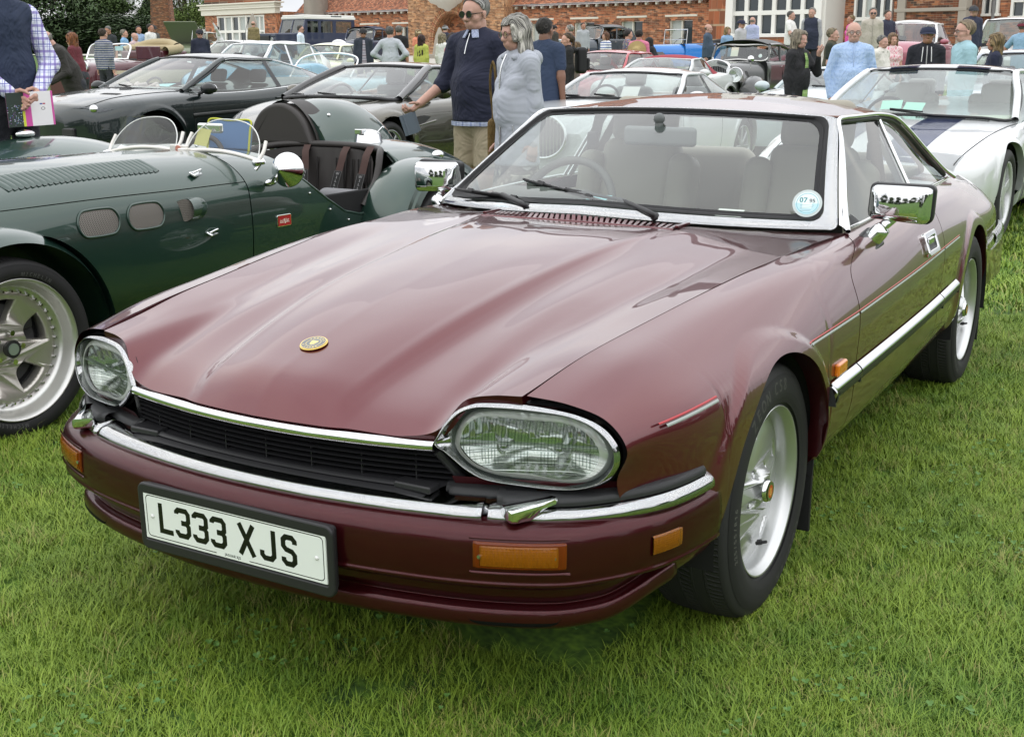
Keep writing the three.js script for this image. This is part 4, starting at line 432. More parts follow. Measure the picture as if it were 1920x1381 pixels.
  // number plate
  { const pt = canvasTex(1040, 222, (x, w, h) => { x.fillStyle = '#e9eeea'; x.fillRect(0, 0, w, h); x.strokeStyle = '#17181a'; x.lineWidth = 4; const rr = (a, b, c, d, r) => { x.beginPath(); x.roundRect(a, b, c, d, r); x.stroke(); }; rr(14, 12, w - 28, h - 24, 20); x.fillStyle = '#e9eeea'; x.fillRect(425, h - 22, 190, 20);
      x.strokeStyle = '#101113'; x.lineCap = 'butt'; x.lineJoin = 'miter'; x.lineWidth = 25; const y0 = 38, y1 = 184, ym = 110, Wd = 84; const ln = (...p) => { x.beginPath(); p.forEach((q, i) => (i ? x.lineTo(...q) : x.moveTo(...q))); x.stroke(); };
      const L = (a) => ln([a + 12, y0], [a + 12, y1 - 12], [a + Wd, y1 - 12]), three = (a) => { ln([a + 2, y0 + 32], [a + 2, y0 + 24], [a + 14, y0 + 12], [a + Wd - 24, y0 + 12], [a + Wd - 12, y0 + 26], [a + Wd - 12, ym - 12], [a + Wd - 24, ym], [a + 28, ym]); ln([a + Wd - 26, ym - 2], [a + Wd - 12, ym + 14], [a + Wd - 12, y1 - 28], [a + Wd - 26, y1 - 12], [a + 14, y1 - 12], [a + 2, y1 - 26], [a + 2, y1 - 36]); };
      const Xx = (a) => { ln([a + 8, y0], [a + Wd + 2, y1]); ln([a + Wd + 2, y0], [a + 8, y1]); }, J = (a) => ln([a + Wd - 12, y0], [a + Wd - 12, y1 - 28], [a + Wd - 26, y1 - 12], [a + 20, y1 - 12], [a + 6, y1 - 26], [a + 6, y1 - 46]), S = (a) => ln([a + Wd - 10, y0 + 40], [a + Wd - 10, y0 + 26], [a + Wd - 24, y0 + 12], [a + 26, y0 + 12], [a + 12, y0 + 26], [a + 12, ym - 18], [a + 26, ym - 3], [a + Wd - 26, ym + 3], [a + Wd - 12, ym + 18], [a + Wd - 12, y1 - 26], [a + Wd - 26, y1 - 12], [a + 26, y1 - 12], [a + 12, y1 - 26], [a + 12, y1 - 40]);
      L(88); three(196); three(302); three(408); Xx(560); J(686); S(800); x.fillStyle = '#22252a'; x.font = 'bold 17px sans-serif'; x.textAlign = 'center'; x.fillText('JAGUAR XJS', 520, h - 9); });
    const g = new THREE.Group(); const pl = part('number_plate', [box(.536, .142, .022, 0, 0, -.012, .01, 3)], blackTrim, bump); pl.position.set(0, .389, 1.022); pl.rotation.x = 0.02;
    const f = part('plate_face', [box(.518, .110, .006, 0, 0, .001, .0025)], M([0.78, 0.8, 0.77], 0.3), pl); part('plate_print', mv(new THREE.PlaneGeometry(.512, .108), 0, 0, .0055), M('#ffffff', 0.25, 0, { map: pt }), f); for (const s of [1, -1]) part('plate_screw', mv(lathe([[0, .003], [.004, .002], [.005, 0]], 12), s * .232, 0, .006, PI / 2), M([0.8, 0.8, 0.8], 0.3), f); part('plate_surround', (() => { const sh = rrect(.54, .15, .016); sh.holes.push(rrect(.521, .1135, .006)); return mv(ext(sh, .006, .004), 0, -.004, -.004); })(), blackTrim, pl); }
  // rear bumper end
  part('rear_bumper', [both(join([gfn(14, 10, (u, v) => { const z = lerp(-2.98, -3.45, u), a = PI * v; return [sx(z, .56) + .012 + .03 * Math.sin(a), .565 + .04 * Math.cos(a), z]; }), gfn(14, 10, (u, v) => { const z = lerp(-2.98, -3.45, u), a = PI * v; return [sx(z, .56) + .012 + .03 * Math.sin(a), .565 + .04 * Math.cos(a), z]; }, true)]))], chrome, jag);
  part('rear_valance', both(gfn(10, 6, (u, v) => [sx(-3.1, .5) + .012, lerp(.52, .36, v), lerp(-2.96, -3.4, u)])), maroon, jag);
  // ---- wheels
  const sw1 = M('#ffffff', 0.75, 0, { map: sidewallText([['ZEON', -0.42, 66, '#3a3b36', 405, 0.125], ['CS8', 0.1, 66, '#3a3b36', 405, 0.125], ['225/55/R16', -1.62, 30, '#54554f', 418, 0.055], ['COOPER', 2.6, 60, '#333', 405, 0.13]]) });
  const alloy = M([0.60, 0.61, 0.61], 0.34, 0.85);
  const capTex = canvasTex(128, 128, (x) => { x.fillStyle = '#8c3a1a'; x.fillRect(0, 0, 128, 128); x.translate(64, 64); x.fillStyle = '#4d6a3c'; x.beginPath(); x.arc(0, 0, 62, 0, 7); x.fill(); x.fillStyle = '#c8391c'; x.beginPath(); x.arc(0, 0, 44, 0, 7); x.fill(); x.fillStyle = '#e8a24a'; x.beginPath(); x.ellipse(0, 2, 22, 28, 0, 0, 7); x.fill(); x.fillStyle = '#8a2414'; x.fillRect(-12, -6, 8, 5); x.fillRect(5, -6, 8, 5); x.fillRect(-5, 10, 11, 5); });
  const face = () => { const s = new THREE.Shape(); s.absarc(0, 0, .196, 0, 2 * PI); for (let i = 0; i < 5; i++) { const a = i * 2 * PI / 5 + 0.3, h = new THREE.Path(), P = (r, t) => [r * Math.cos(a + t), r * Math.sin(a + t)]; h.moveTo(...P(.185, -.2)); h.quadraticCurveTo(...P(.192, 0), ...P(.185, .2)); h.quadraticCurveTo(...P(.17, .2), ...P(.135, .06)); h.quadraticCurveTo(...P(.122, 0), ...P(.135, -.06)); h.quadraticCurveTo(...P(.17, -.2), ...P(.185, -.2)); s.holes.push(h); const b = a + PI / 5, c = new THREE.Path(); c.absarc(.062 * Math.cos(b), .062 * Math.sin(b), .0165, 0, 2 * PI, true); s.holes.push(c); } const g = ext(s, .03, .007, 3, 24); const p = g.attributes.position; for (let i = 0; i < p.count; i++) { const r = Math.hypot(p.getX(i), p.getY(i)); p.setZ(i, p.getZ(i) + 0.028 * sm(.075, .035, r) - 0.018 * sm(.06, .2, r)); } g.computeVertexNormals(); return toCreasedNormals(g, .6); };
  const faceG = join([face(), new THREE.CircleGeometry(.195, 64).translate(0, 0, -.012)]).rotateY(PI / 2).translate(.034, 0, 0);
  const barrel = join([lathe([[.2035, -.095], [.196, -.06], [.192, 0], [.196, .06], [.199, .078], [.2025, .086], [.2085, .094], [.2135, .100], [.217, .103], [.219, .099], [.219, .09]], 96)]).rotateZ(-PI / 2);
  const valve = join([mv(cyl(.004, .005, .03, 10), .075, -.16, -.03, 0, 0, -1.2), mv(cyl(.0075, .0075, .01, 10), .07, -.16, -.03, 0, 0, -1.2)]);
  const wheel = (z, s, x) => { const w = part('wheel', tyreGeo(.327, .213, .225, 120), rubber, jag); w.position.set(s * x, .319, z); if (s < 0) w.rotation.y = PI; w.scale.set(1, 1, 1);
    part('tread', treadGeo(.327, .225, 120), rubberTread, w); part('sidewall', gfn(96, 6, (u, v) => { const t = u * 2 * PI, r = lerp(.226, .300, v); const xx = .1125 * lin([.213, .247, .284, .312], [.89, 1.0, .985, .87])(r) + .0012; return [xx, r * Math.cos(t), r * Math.sin(t)]; }, false, (p) => [.5 + .5 * (-p[2]) / .327, .5 + .5 * p[1] / .327]), sw1, w);
    const r = part('rim', barrel, alloy, w); part('wheel_face', faceG, alloy, w); part('centre_cap', [mv(lathe([[0, .012], [.024, .011], [.029, .007], [.031, 0]], 32), .092, 0, 0, 0, 0, -PI / 2)], chrome, w); part('cap_badge', mv(new THREE.CircleGeometry(.025, 32), .1045, 0, 0, 0, PI / 2, 0), M('#ffffff', .3, 0, { map: capTex, clearcoat: 1 }), w);
    for (let i = 0; i < 5; i++) { const b = i * 2 * PI / 5 + .3 + PI / 5; part('wheel_nut', mv(cyl(.0095, .0095, .02, 6), .062, .062 * Math.sin(b), -.062 * Math.cos(b), 0, 0, PI / 2), chrome, w); }
    part('valve', valve, blackTrim, w); part('brake_disc', mv(cyl(.15, .15, .02, 40), -.02, 0, 0, 0, 0, PI / 2), M([0.12, 0.11, 0.1], 0.5, 0.8), w); return w; };
  const w1 = wheel(0, 1, .742), w2 = wheel(-2.591, 1, .742), w3 = wheel(0, -1, .742), w4 = wheel(-2.591, -1, .742);
  w2.rotation.x = 0.8; w1.rotation.x = 0.06;
  for (const s of [1, -1]) { part('mud_flap', [box(.17, .27, .01, s * .775, .235, -.325, .004)], blackTrim, jag); part('mud_flap', [box(.15, .3, .01, s * .765, .26, -2.97, .004)], blackTrim, jag);
    for (const a of [AF, AR]) part('wheel_well', gfn(30, 4, (u, v) => { const t = PI * (u * 1.1 - .05); return [s * lerp(.86, .5, v), a.y + (a.R + .012) * Math.sin(t), a.z + (a.R + .012) * Math.cos(t)]; }), blackMat, jag); }
  part('underbody', [box(1.3, .02, 4.2, 0, .24, -1.35, 0), box(1.36, .35, .02, 0, .45, .42, 0), box(1.3, .3, .02, 0, .45, -3.5, 0), box(1.0, .3, .9, 0, .5, .02, 0)], blackMat, jag);
  // ---- interior
  const leather = M([0.30, 0.28, 0.225], 0.55), leatherL = M([0.42, 0.39, 0.31], 0.55), dashM = M([0.10, 0.10, 0.092], 0.6);
  for (const s of [-1, 1]) { const x = s * .36; const st = part('front_seat', [box(.50, .14, .5, x, .48, -1.45, .06, 4), mv(box(.34, .56, .12, 0, .28, 0, .05, 4), x, .5, -1.72, -.28), mv(box(.11, .50, .16, -.2, .25, .02, .05, 4), x, .5, -1.72, -.28), mv(box(.11, .50, .16, .2, .25, .02, .05, 4), x, .5, -1.72, -.28)], leather, jag); part('head_restraint', [mv(box(.28, .19, .10, 0, .64, .01, .045, 4), x, .5, -1.72, -.28), mv(box(.2, .1, .07, 0, .55, 0, .03), x, .5, -1.72, -.28)], leather, st); }
  part('rear_seat', [mv(box(.44, .5, .14, -.27, .2, 0, .06, 4), 0, .55, -2.25, -.3), mv(box(.44, .5, .14, .27, .2, 0, .06, 4), 0, .55, -2.25, -.3), box(1.1, .15, .4, 0, .5, -2.05, .05)], leather, jag);
  part('parcel_shelf', [box(1.2, .03, .4, 0, .895, -2.5, .01), box(.3, .008, .04, -.17, .914, -2.42, .002), box(1.22, .12, .03, 0, .84, -2.32, .01)], leatherL, jag);
  part('dashboard', [gfn(30, 10, (u, v) => { const s = u * 2 - 1; return [s * .70, lerp(.868, .86, v) - .10 * sm(.8, 1, v) + .02 * Math.sin(v * PI), lerp(-.74 - .17 * s * s, -1.08, v)]; }), gfn(30, 10, (u, v) => { const s = u * 2 - 1; return [s * .70, lerp(.868, .86, v) - .10 * sm(.8, 1, v) + .02 * Math.sin(v * PI), lerp(-.74 - .17 * s * s, -1.08, v)]; }, true), box(.36, .06, .12, -.36, .89, -1.0, .025)], dashM, jag);
  { const st = part('steering_wheel', mv(new THREE.TorusGeometry(.185, .015, 12, 48), -.37, .83, -1.2, -.45), dashM, jag); part('wheel_hub', [mv(cyl(.06, .07, .05, 24), -.37, .83, -1.205, PI / 2 - .45), mv(box(.34, .03, .015, 0, 0, 0, .006), -.37, .83, -1.2, -.45), mv(box(.03, .17, .015, 0, -.09, 0, .006), -.37, .83, -1.2, -.45)], dashM, st); }
  part('interior_mirror', [box(.27, .066, .03, .02, 1.105, -1.15, .02, 4), mv(cyl(.012, .018, .05, 12), .02, 1.145, -1.14), mv(ball(.02, 12), .02, 1.165, -1.14)], M([0.11, 0.12, 0.12], 0.5), jag);
  part('dash_paper', [mv(box(.36, .002, .22, 0, 0, 0, 0), -.28, .885, -.93, .12, .12, 0)], M([0.32, 0.62, 0.66], 0.6), jag); part('dash_card', [mv(box(.085, .002, .04, 0, 0, 0, 0), .40, .897, -.84, .5, 0, 0)], M([0.7, 0.7, 0.66], 0.6), jag);
  part('cabin_trim', [box(.06, .4, 2.0, .70, .62, -1.5, .02), box(.06, .4, 2.0, -.70, .62, -1.5, .02), box(1.3, .02, 2, 0, .36, -1.5, 0), box(.2, .3, 1, 0, .5, -1.5, .05)], leatherL, jag);
  for (const s of [-1, 1]) part('seat_belt', [mv(box(.045, .42, .004, 0, 0, 0, 0), s * .61, .93, -1.86, -.05, 0, s * .22), box(.05, .07, .03, s * .585, 1.03, -1.85, .01)], blackTrim, jag);
}
// ---------- generic car builder: nose towards +z, origin on the ground under the front axle ----------
const tyreM = rubber, darkIn = M([0.03, 0.03, 0.032], 0.8), creamIn = M([0.38, 0.36, 0.31], 0.7), greyIn = M([0.3, 0.3, 0.3], 0.7), steelA = M([0.55, 0.56, 0.57], 0.3, 0.8);
const headGlass = M([0.85, 0.88, 0.88], 0.05, 0, { transmission: 0.85, thickness: 0 });
const wheelCache = {};
function carWheel(parent, x, y, z, s, R, rim, w, o = {}) {
  const key = [R, rim, w, o.spokes, o.style].join();
  const c = wheelCache[key] ||= (() => {
    const t = tyreGeo(R, rim, w, 48), b = lathe([[rim * 0.93, -w * 0.4], [rim * 0.88, 0], [rim * 0.92, w * 0.36], [rim * 0.97, w * 0.42], [rim * 1.02, w * 0.45], [rim * 1.02, w * 0.40]], 48).rotateZ(-PI / 2); let f;
    if (o.style === 'disc') f = lathe([[0, 0.05], [rim * 0.35, 0.045], [rim * 0.5, 0.03], [rim * 0.6, 0.035], [rim * 0.86, 0.01], [rim * 0.95, 0.03]], 40).rotateZ(-PI / 2).translate(w * 0.28, 0, 0);
    else if (o.style === 'wire') { const L = []; for (let i = 0; i < 36; i++) { const a = i * PI / 18, a2 = a + (i % 2 ? 0.5 : -0.5); L.push(bar([0.06, Math.cos(a) * 0.04, Math.sin(a) * 0.04], [i % 3 ? 0.03 : -0.03, Math.cos(a2) * rim * 0.93, Math.sin(a2) * rim * 0.93], 0.0025, 4)); } L.push(cyl(0.045, 0.05, 0.12, 16).rotateZ(PI / 2).translate(0.04, 0, 0)); f = join(L); }
    else { const n = o.spokes || 5, L = []; for (let i = 0; i < n; i++) { const sh = poly([[-0.022 - (o.fat || 0), 0.03], [0.022 + (o.fat || 0), 0.03], [0.016 + (o.fat || 0) * 1.2, rim * 0.95], [-0.016 - (o.fat || 0) * 1.2, rim * 0.95]]); const g = ext(sh, 0.022, 0.006, 2, 2); g.rotateY(PI / 2); g.translate(w * 0.26, 0, 0); g.rotateX(i * 2 * PI / n); L.push(g); } L.push(cyl(0.055, 0.06, 0.05, 20).rotateZ(PI / 2).translate(w * 0.28, 0, 0)); f = join(L); }
    return { t, b, f }; })();
  const g = part('wheel', c.t, tyreM, parent); g.position.set(s * x, y, z); if (s < 0) g.rotation.y = PI; part('rim', c.b, o.rimM || steelA, g); part('wheel_face', c.f, o.rimM || steelA, g); part('brake_disc', cyl(rim * 0.72, rim * 0.72, 0.02, 24).rotateZ(PI / 2), darkIn, g); return g;
}
function seatGeo(x, y, z, rake = 0.3, w = 0.46) { return [box(w, .14, .48, x, y, z, .05, 3), mv(box(w, .58, .13, 0, .29, 0, .055, 3), x, y + .03, z - .25, -rake), mv(box(w * .55, .17, .09, 0, .68, 0, .04, 3), x, y + .03, z - .25, -rake)]; }
function makeCar(t, S) {
  const P = S.paint, hw = lin(S.w.map((a) => a[0]).reverse(), S.w.map((a) => a[1]).reverse()), spf = (A) => ns(A.map((a) => a[0]).slice().reverse(), A.map((a) => a[1]).slice().reverse());
  const wS = spf(S.w), dS = spf(S.deck), eS = spf(S.edge), sill = S.sill ?? 0.2, cr = S.crown ?? 0.5;
  const sec = (z) => { const w = wS(z), d = dS(z), e = eS(z); return [[0, d, z], [w * 0.4, lerp(d, e, 0.10), z], [w * 0.7, lerp(d, e, 0.38), z], [w * 0.88, e + 0.02 * cr, z], [w * 0.965, e - 0.045, z], [w * 0.995, lerp(e, sill, 0.32), z], [w, lerp(e, sill, 0.5), z], [w * 0.985, lerp(e, sill, 0.74), z], [w * 0.95, sill + 0.04, z], [w * 0.86, sill, z]]; };
  const A = [{ z: 0, y: S.R, R: S.R + (S.gap ?? 0.045), flare: S.flare ?? 0.012 }, { z: -S.wb, y: S.R, R: S.R + (S.gap ?? 0.045), flare: S.flare ?? 0.012 }];
  const zf = S.w[0][0], zr = S.w[S.w.length - 1][0], rows = sideLoft(sec, zlist(zf - 0.001, zr + 0.001, 0.06, A), 44, A);
  const side = grid(rows, true), capR = (r, fl) => grid([r, r.map(([x, y, z]) => [x * 0.5, y, z + 0.02 * fl]), r.map(([x, y, z]) => [0, y, z + 0.025 * fl])], fl > 0);
  const half = join([side, capR(rows[0], 1), capR(rows[rows.length - 1], -1), archLip(sec, A[0], 0.05), archLip(sec, A[1], 0.05)]);
  const body = part('body', join(both(half)), P, t);
  part('underbody', [box(wS(-S.wb / 2) * 1.6, 0.03, zf - zr - 0.3, 0, sill + 0.015, (zf + zr) / 2, 0), ...[0, -S.wb].flatMap((z) => [1, -1].map((s) => mv(cyl(S.R + .05, S.R + .05, .34, 20, true), s * (wS(z) - .24), S.R, z, 0, 0, PI / 2)))], blackMat, t);
  // greenhouse
  const G = S.green; let handled = null;
  if (G) {
    const b0 = G.bf, t0 = G.tf, t1 = G.tr, b1 = G.br; // [z, y, halfwidth]
    const bow = G.bow ?? 0.12, F = (a, s, k) => [a[2] * s, a[1] - 0.03 * s * s, a[0] + (1 - s * s) * k];
    const ws = (s, v) => { const p = F(b0, s, bow), q = F(t0, s, bow * 0.6), h = 4 * v * (1 - v) * 0.02; return [lerp(p[0], q[0], v), lerp(p[1], q[1], v) + h * 0.5, lerp(p[2], q[2], v) + h]; };
    const rwf = (s, v) => { const p = F(t1, s, -0.05), q = F(b1, s, -bow * 0.7); return [lerp(p[0], q[0], v), lerp(p[1], q[1], v) + 4 * v * (1 - v) * 0.015, lerp(p[2], q[2], v)]; };
    const gl = S.glass || glassDark;
    part('windscreen', gfn(24, 10, (u, v) => ws(u * 1.9 - 0.95, 0.02 + v * 0.96)), S.wsGlass || glass, t);
    if (!S.noRear) part('rear_window', gfn(20, 8, (u, v) => rwf(u * 1.8 - 0.9, 0.06 + v * 0.86)), gl, t);
    const rail = crom([[b0[2], b0[1] - 0.03, b0[0]], [lerp(b0[2], t0[2], .5) + .012, lerp(b0[1], t0[1], .5) - .012, lerp(b0[0], t0[0], .5)], [t0[2], t0[1] - 0.03, t0[0]], [Math.max(t0[2], t1[2]) + .012, lerp(t0[1], t1[1], .5) - .022, lerp(t0[0], t1[0], .5)], [t1[2], t1[1] - 0.03, t1[0]], [lerp(b1[2], t1[2], .5) + .01, lerp(b1[1], t1[1], .5) - .015, lerp(b1[0], t1[0], .5)], [b1[2], b1[1] - 0.03, b1[0]]]);
    const roofM = S.roofM || P, ridge = G.ridge ?? 0.045;
    const rf = []; for (let i = 0; i <= 24; i++) { const u = i / 24, r = rail(2 + u * 2); const z0 = lerp(F(t0, 0, bow * .6)[2], F(t1, 0, -.05)[2], u), row = []; for (let j = 0; j <= 24; j++) { const s = j / 12 - 1, h = ridge * Math.sin(PI * (0.12 + 0.76 * u)); row.push([r[0] * s, r[1] + 0.03 + h * (1 - s * s) - 0.03 * Math.pow(Math.abs(s), 3), lerp(r[2], z0, 1 - s * s)]); } rf.push(row); }
    part('roof', panel(rf, true, 0.015), roofM, t); part('headlining', grid(rf.map((r) => r.map(([x, y, z]) => [x * .96, y - .03, z]))), S.lining || greyIn, t);
    const railTube = (a, b, r, m, nm) => { const pts = seg2(30, (q) => rail(lerp(a, b, q))); part(nm, both(tube(pts, r, 60, 8)), m, t); };
    function seg2(n, f) { return [...Array(n + 1).keys()].map((i) => f(i / n)); }
    railTube(0, 2, G.ap ?? 0.028, S.pillarM || P, 'windscreen_pillar'); railTube(2, 4, 0.018, S.pillarM || P, 'roof_rail');
    // side glass between belt and rail, rear quarter panel behind it
    const belt = (z) => { const c = crom(sec(z)); const p = c(3.4); return [p[0] - 0.01, p[1] - 0.005]; };
    const railAt = (z) => { let lo = 0, hi = 6; for (let k = 0; k < 22; k++) { const m = (lo + hi) / 2; rail(m)[2] > z ? lo = m : hi = m; } return rail(lo); };
    const sg = (z, v) => { const b = belt(z), r = railAt(z); return [lerp(b[0], r[0] - 0.008, v), lerp(b[1], r[1], v), z]; };
    const zs = G.side || [[b0[0] - 0.05, G.div ?? lerp(t0[0], t1[0], .7)], [(G.div ?? lerp(t0[0], t1[0], .7)) - 0.06, G.end ?? lerp(t1[0], b1[0], .4)]];
    zs.forEach(([a, b]) => { for (const s of [1, -1]) { const g = gfn(16, 6, (u, v) => sg(lerp(a, b, u), v)); part('side_window', s > 0 ? g : mirX(g), gl, t); } });
    const fill = (a, b, nm, m) => { if (a - b > 0.01) part(nm, both(gfn(10, 8, (u, v) => { const p = sg(lerp(a, b, u), v); return [p[0] + 0.006, p[1], p[2]]; }, true)), m, t); };
    for (let i = 0; i < zs.length - 1; i++) fill(zs[i][1], zs[i + 1][0], 'door_pillar', S.bpM || blackTrim);
    fill(zs[zs.length - 1][1], b1[0] + 0.01, 'quarter_panel', S.quarterM || P);
    { const c = gfn(20, 8, (u, v) => { const q = rail(lerp(4, 6, u)), s = lerp(0.9, 1, v), p = rwf(s, clamp(u)); return [lerp(p[0], q[0], v), lerp(p[1], q[1], v) + .012 * Math.sin(PI * v), lerp(p[2], q[2], v)]; }); part('rear_pillar', both(c), P, t); }
    if (S.trim) part('window_trim', both(join([tube(seg2(24, (q) => { const z = lerp(b0[0] - .02, zs[zs.length - 1][1], q), b = belt(z); return [b[0] + .012, b[1] + .004, z]; }), 0.007, 50, 6), tube(seg2(24, (q) => { const z = lerp(b0[0] - .05, zs[zs.length - 1][1], q), b = railAt(z); return [b[0] + .012, b[1] - .004, z]; }), 0.007, 50, 6)])), chrome, t);
    // screen surround
    const fr = tube([...seg2(8, (q) => ws(-.97 + 1.94 * q, 0.0)), ...seg2(8, (q) => ws(.97 - 1.94 * q, 1.0))], G.frame ?? 0.014, 90, 6, true); part('screen_surround', fr, S.frameM || blackTrim, t);
    if (!S.noWipers) for (const x of [-.35, .25]) { const a = ws(x, -.02), b = ws(x - .45, .06), p = (q, h) => [q[0], q[1] + h, q[2] + h]; part('wiper', [bar(p(a, .012), p(b, .014), .008, 6), bar(p(ws(x - .1, .02), .02), p(b, .022), .006, 5)], blackTrim, t); }
    // inside
    const sy = S.seatY ?? 0.42, sz = S.seatZ ?? t0[0] - 0.35, sm_ = S.seatM || darkIn;
    for (const s of [1, -1]) part('front_seat', seatGeo(s * .36, sy, sz, .3), sm_, t);
    if (!S.two) part('rear_seat', [box(1.1, .5, .14, 0, sy + .2, sz - .95, .06)], sm_, t);
    part('dashboard', [box(b0[2] * 1.9, .16, .38, 0, b0[1] - .09, b0[0] - .24, .05, 3)], S.dashM || darkIn, t);
    part('steering_wheel', mv(new THREE.TorusGeometry(.18, .014, 8, 32), (S.lhd ? 1 : -1) * .36, b0[1] - .06, b0[0] - .5, -.4), darkIn, t);
    if (S.mirror !== 0) for (const s of [1, -1]) { const mz = S.mirZ ?? b0[0] - .18, bb = belt(mz), mm = part('door_mirror', mv(ball(.11, 16), 0, 0, 0, 0, 0, 0, [1, .62, .62]), S.mirM || P, t); mm.position.set(s * (bb[0] + .16), bb[1] + (S.mirY ?? .07), mz); part('mirror_arm', bar([-s * .16, -.06, 0], [0, -.02, 0], .018, 6), blackTrim, mm); part('mirror_glass', mv(cyl(.085, .085, .01, 20), 0, 0, -.06, PI / 2, 0, 0, [1, 1, .62]), chromeDull, mm); }
    // door seams and handles
    const xs = (z, y) => xAt(sec, z, y, null) + .0015;
    const doorZ = S.doors || [b0[0] - .02, (G.div ?? lerp(t0[0], t1[0], .7)) - .1];
    for (const z of doorZ) part('door_seam', both(tube(seg2(10, (q) => { const y = lerp(eS(z) - .06, sill + .05, q); return [xs(z, y) - .002, y, z]; }), .0035, 20, 5)), blackMat, t);
    { const z = doorZ[1] + .16, y = S.handleY ?? eS(z) - .12; part('door_handle', both(box(.02, .022, .15, xs(z, y) + .006, y, z, .008)), S.handleM || P, t); }
    t.userData.xs = xs; t.userData.ws = ws;
  }
  for (const [z, ww] of [[0, S.tw ?? .22], [-S.wb, S.tw ?? .22]]) for (const s of [1, -1]) carWheel(t, wS(z) - ww / 2 - (S.inset ?? .03), S.R, z, s, S.R, S.rim, ww, S.wheel || {});
  const api = { sec, wS, dS, eS, xs: t.userData.xs, ws: t.userData.ws, body }; delete t.userData.xs; delete t.userData.ws; return api;
}
function frontPatch(api, x0, x1, v0, v1, z0, lift, n = 16, k = 6) { }
const topY = (api, x, z) => { const c = crom(api.sec(z)); let lo = 0, hi = 9; for (let i = 0; i < 24; i++) { const m = (lo + hi) / 2; c(m)[0] < x ? lo = m : hi = m; } return c(lo)[1]; };
const onTop = (api, pts, d, n = 24) => { const f = (u, v) => { const a = [lerp(pts[0][0], pts[1][0], u), lerp(pts[0][1], pts[1][1], u)], b = [lerp(pts[3][0], pts[2][0], u), lerp(pts[3][1], pts[2][1], u)], x = lerp(a[0], b[0], v), z = lerp(a[1], b[1], v); return [x, topY(api, Math.abs(x), z) + d, z]; }; return join([gfn(n, 8, f), gfn(n, 8, f, true)]); };
const badgeLamp = (r, d = .05) => [lathe([[0, d], [r * .6, d * .85], [r * .95, d * .3], [r, 0]], 28).rotateX(PI / 2)];
function roundLamp(t, x, y, z, r, name = 'headlamp', m = chrome) { const h = part(name, mv(lathe([[r * .5, -r * 1.1], [r * .85, -r * .6], [r * 1.05, -.02], [r * 1.12, .01], [r * 1.0, .018], [r * .98, .0]], 28), 0, 0, 0, PI / 2), m, t); h.position.set(x, y, z); part('reflector', mv(lathe([[0, -r * .5], [r * .6, -r * .3], [r * .98, 0]], 24), 0, 0, 0, PI / 2), M([.75, .76, .76], .12, 1), h); part('lens', mv(lathe([[0, .03], [r * .6, .02], [r * .98, .004]], 24), 0, 0, 0, PI / 2), headGlass, h); return h; }

// ---------- dark green fastback coupe (left) ----------
{
  const t = thing('fastback_coupe', 'very dark green fastback coupe with black mirror caps, behind the green open roadster', 'car', [-9.75, 0, -7.4], -0.06);
  const a = makeCar(t, { paint: paint([0.010, 0.018, 0.019], 0.4, 0.25), w: [[.78, .30], [.74, .50], [.64, .68], [.4, .84], [0, .93], [-.7, .915], [-1.6, .92], [-2.72, .945], [-3.3, .90], [-3.62, .80], [-3.75, .70]], deck: [[.78, .74], [.74, .80], [.64, .85], [.4, .90], [0, .95], [-.6, 1.0], [-1.4, .97], [-2.4, 1.02], [-3.2, 1.07], [-3.75, 1.02]], edge: [[.78, .66], [.74, .71], [.64, .75], [.4, .82], [0, .885], [-.6, .92], [-1.4, .93], [-2.4, .99], [-3.0, 1.0], [-3.75, .90]], R: .35, rim: .245, wb: 2.72, tw: .25, sill: .17, gap: .06, glass: glassDark,
    green: { bf: [-.55, .98, .74], tf: [-1.38, 1.335, .58], tr: [-2.25, 1.33, .55], br: [-3.3, 1.06, .60], side: [[-.68, -2.02], [-2.1, -2.74]], div: -2.05, bow: .22, ridge: .04, ap: .035 }, trim: true, frameM: blackTrim, mirM: M([.012, .014, .015], .25), seatM: darkIn, wheel: { spokes: 10, rimM: M([.1, .1, .1], .3, .8) }, wsGlass: glass });
  for (const s of [1, -1]) { const h = part('headlamp', onTop(a, [[s * .36, .735], [s * .66, .60], [s * .76, .46], [s * .50, .66]], .004), M([.12, .13, .14], .1, .4, { clearcoat: 1 }), t); part('projector', mv(ball(.05, 14), s * .60, topY(a, .60, .58) - .01, .60), chrome, h); }
  part('bonnet_vent', [onTop(a, [[-.45, .15], [-.2, .2], [-.2, .12], [-.45, .07]], .004), onTop(a, [[.45, .15], [.2, .2], [.2, .12], [.45, .07]], .004)], blackTrim, t);
  for (const s of [1, -1]) part('bonnet_seam', tube([...Array(16).keys()].map((i) => { const z = lerp(.66, -.5, i / 15), x = lerp(.5, .74, i / 15); return [s * x, topY(a, x, z) + .001, z]; }), .004, 30, 5), blackMat, t);
  part('side_crease', both(gfn(20, 3, (u, v) => { const z = lerp(-.55, -2.2, u), y = .70 + .05 * u - v * .05; return [a.xs(z, y) + .004 * Math.sin(PI * v), y, z]; }, true)), M([.004, .006, .006], .3, 0, { clearcoat: 1 }), t);
  part('grille', [box(.9, .16, .05, 0, .5, .76, .02), box(1.1, .1, .05, 0, .28, .72, .02)], blackTrim, t);
  { const p = part('dash_paper', mv(box(.34, .003, .2), .1, 1.0, -.78, .2, .2), M([.35, .65, .66], .6), t); part('sun_shade', [...Array(9).keys()].map((i) => mv(box(.12, .05, .05, 0, 0, 0, .02), -.55 + i * .09, .99 + .02 * (i % 2), -.75 + .03 * (i % 3), .3, i * .7)), M([.45, .38, .36], .8), t); part('roof_aerial', mv(box(.05, .04, .12, 0, 0, 0, .015), 0, 1.37, -2.2), blackTrim, t); }
}
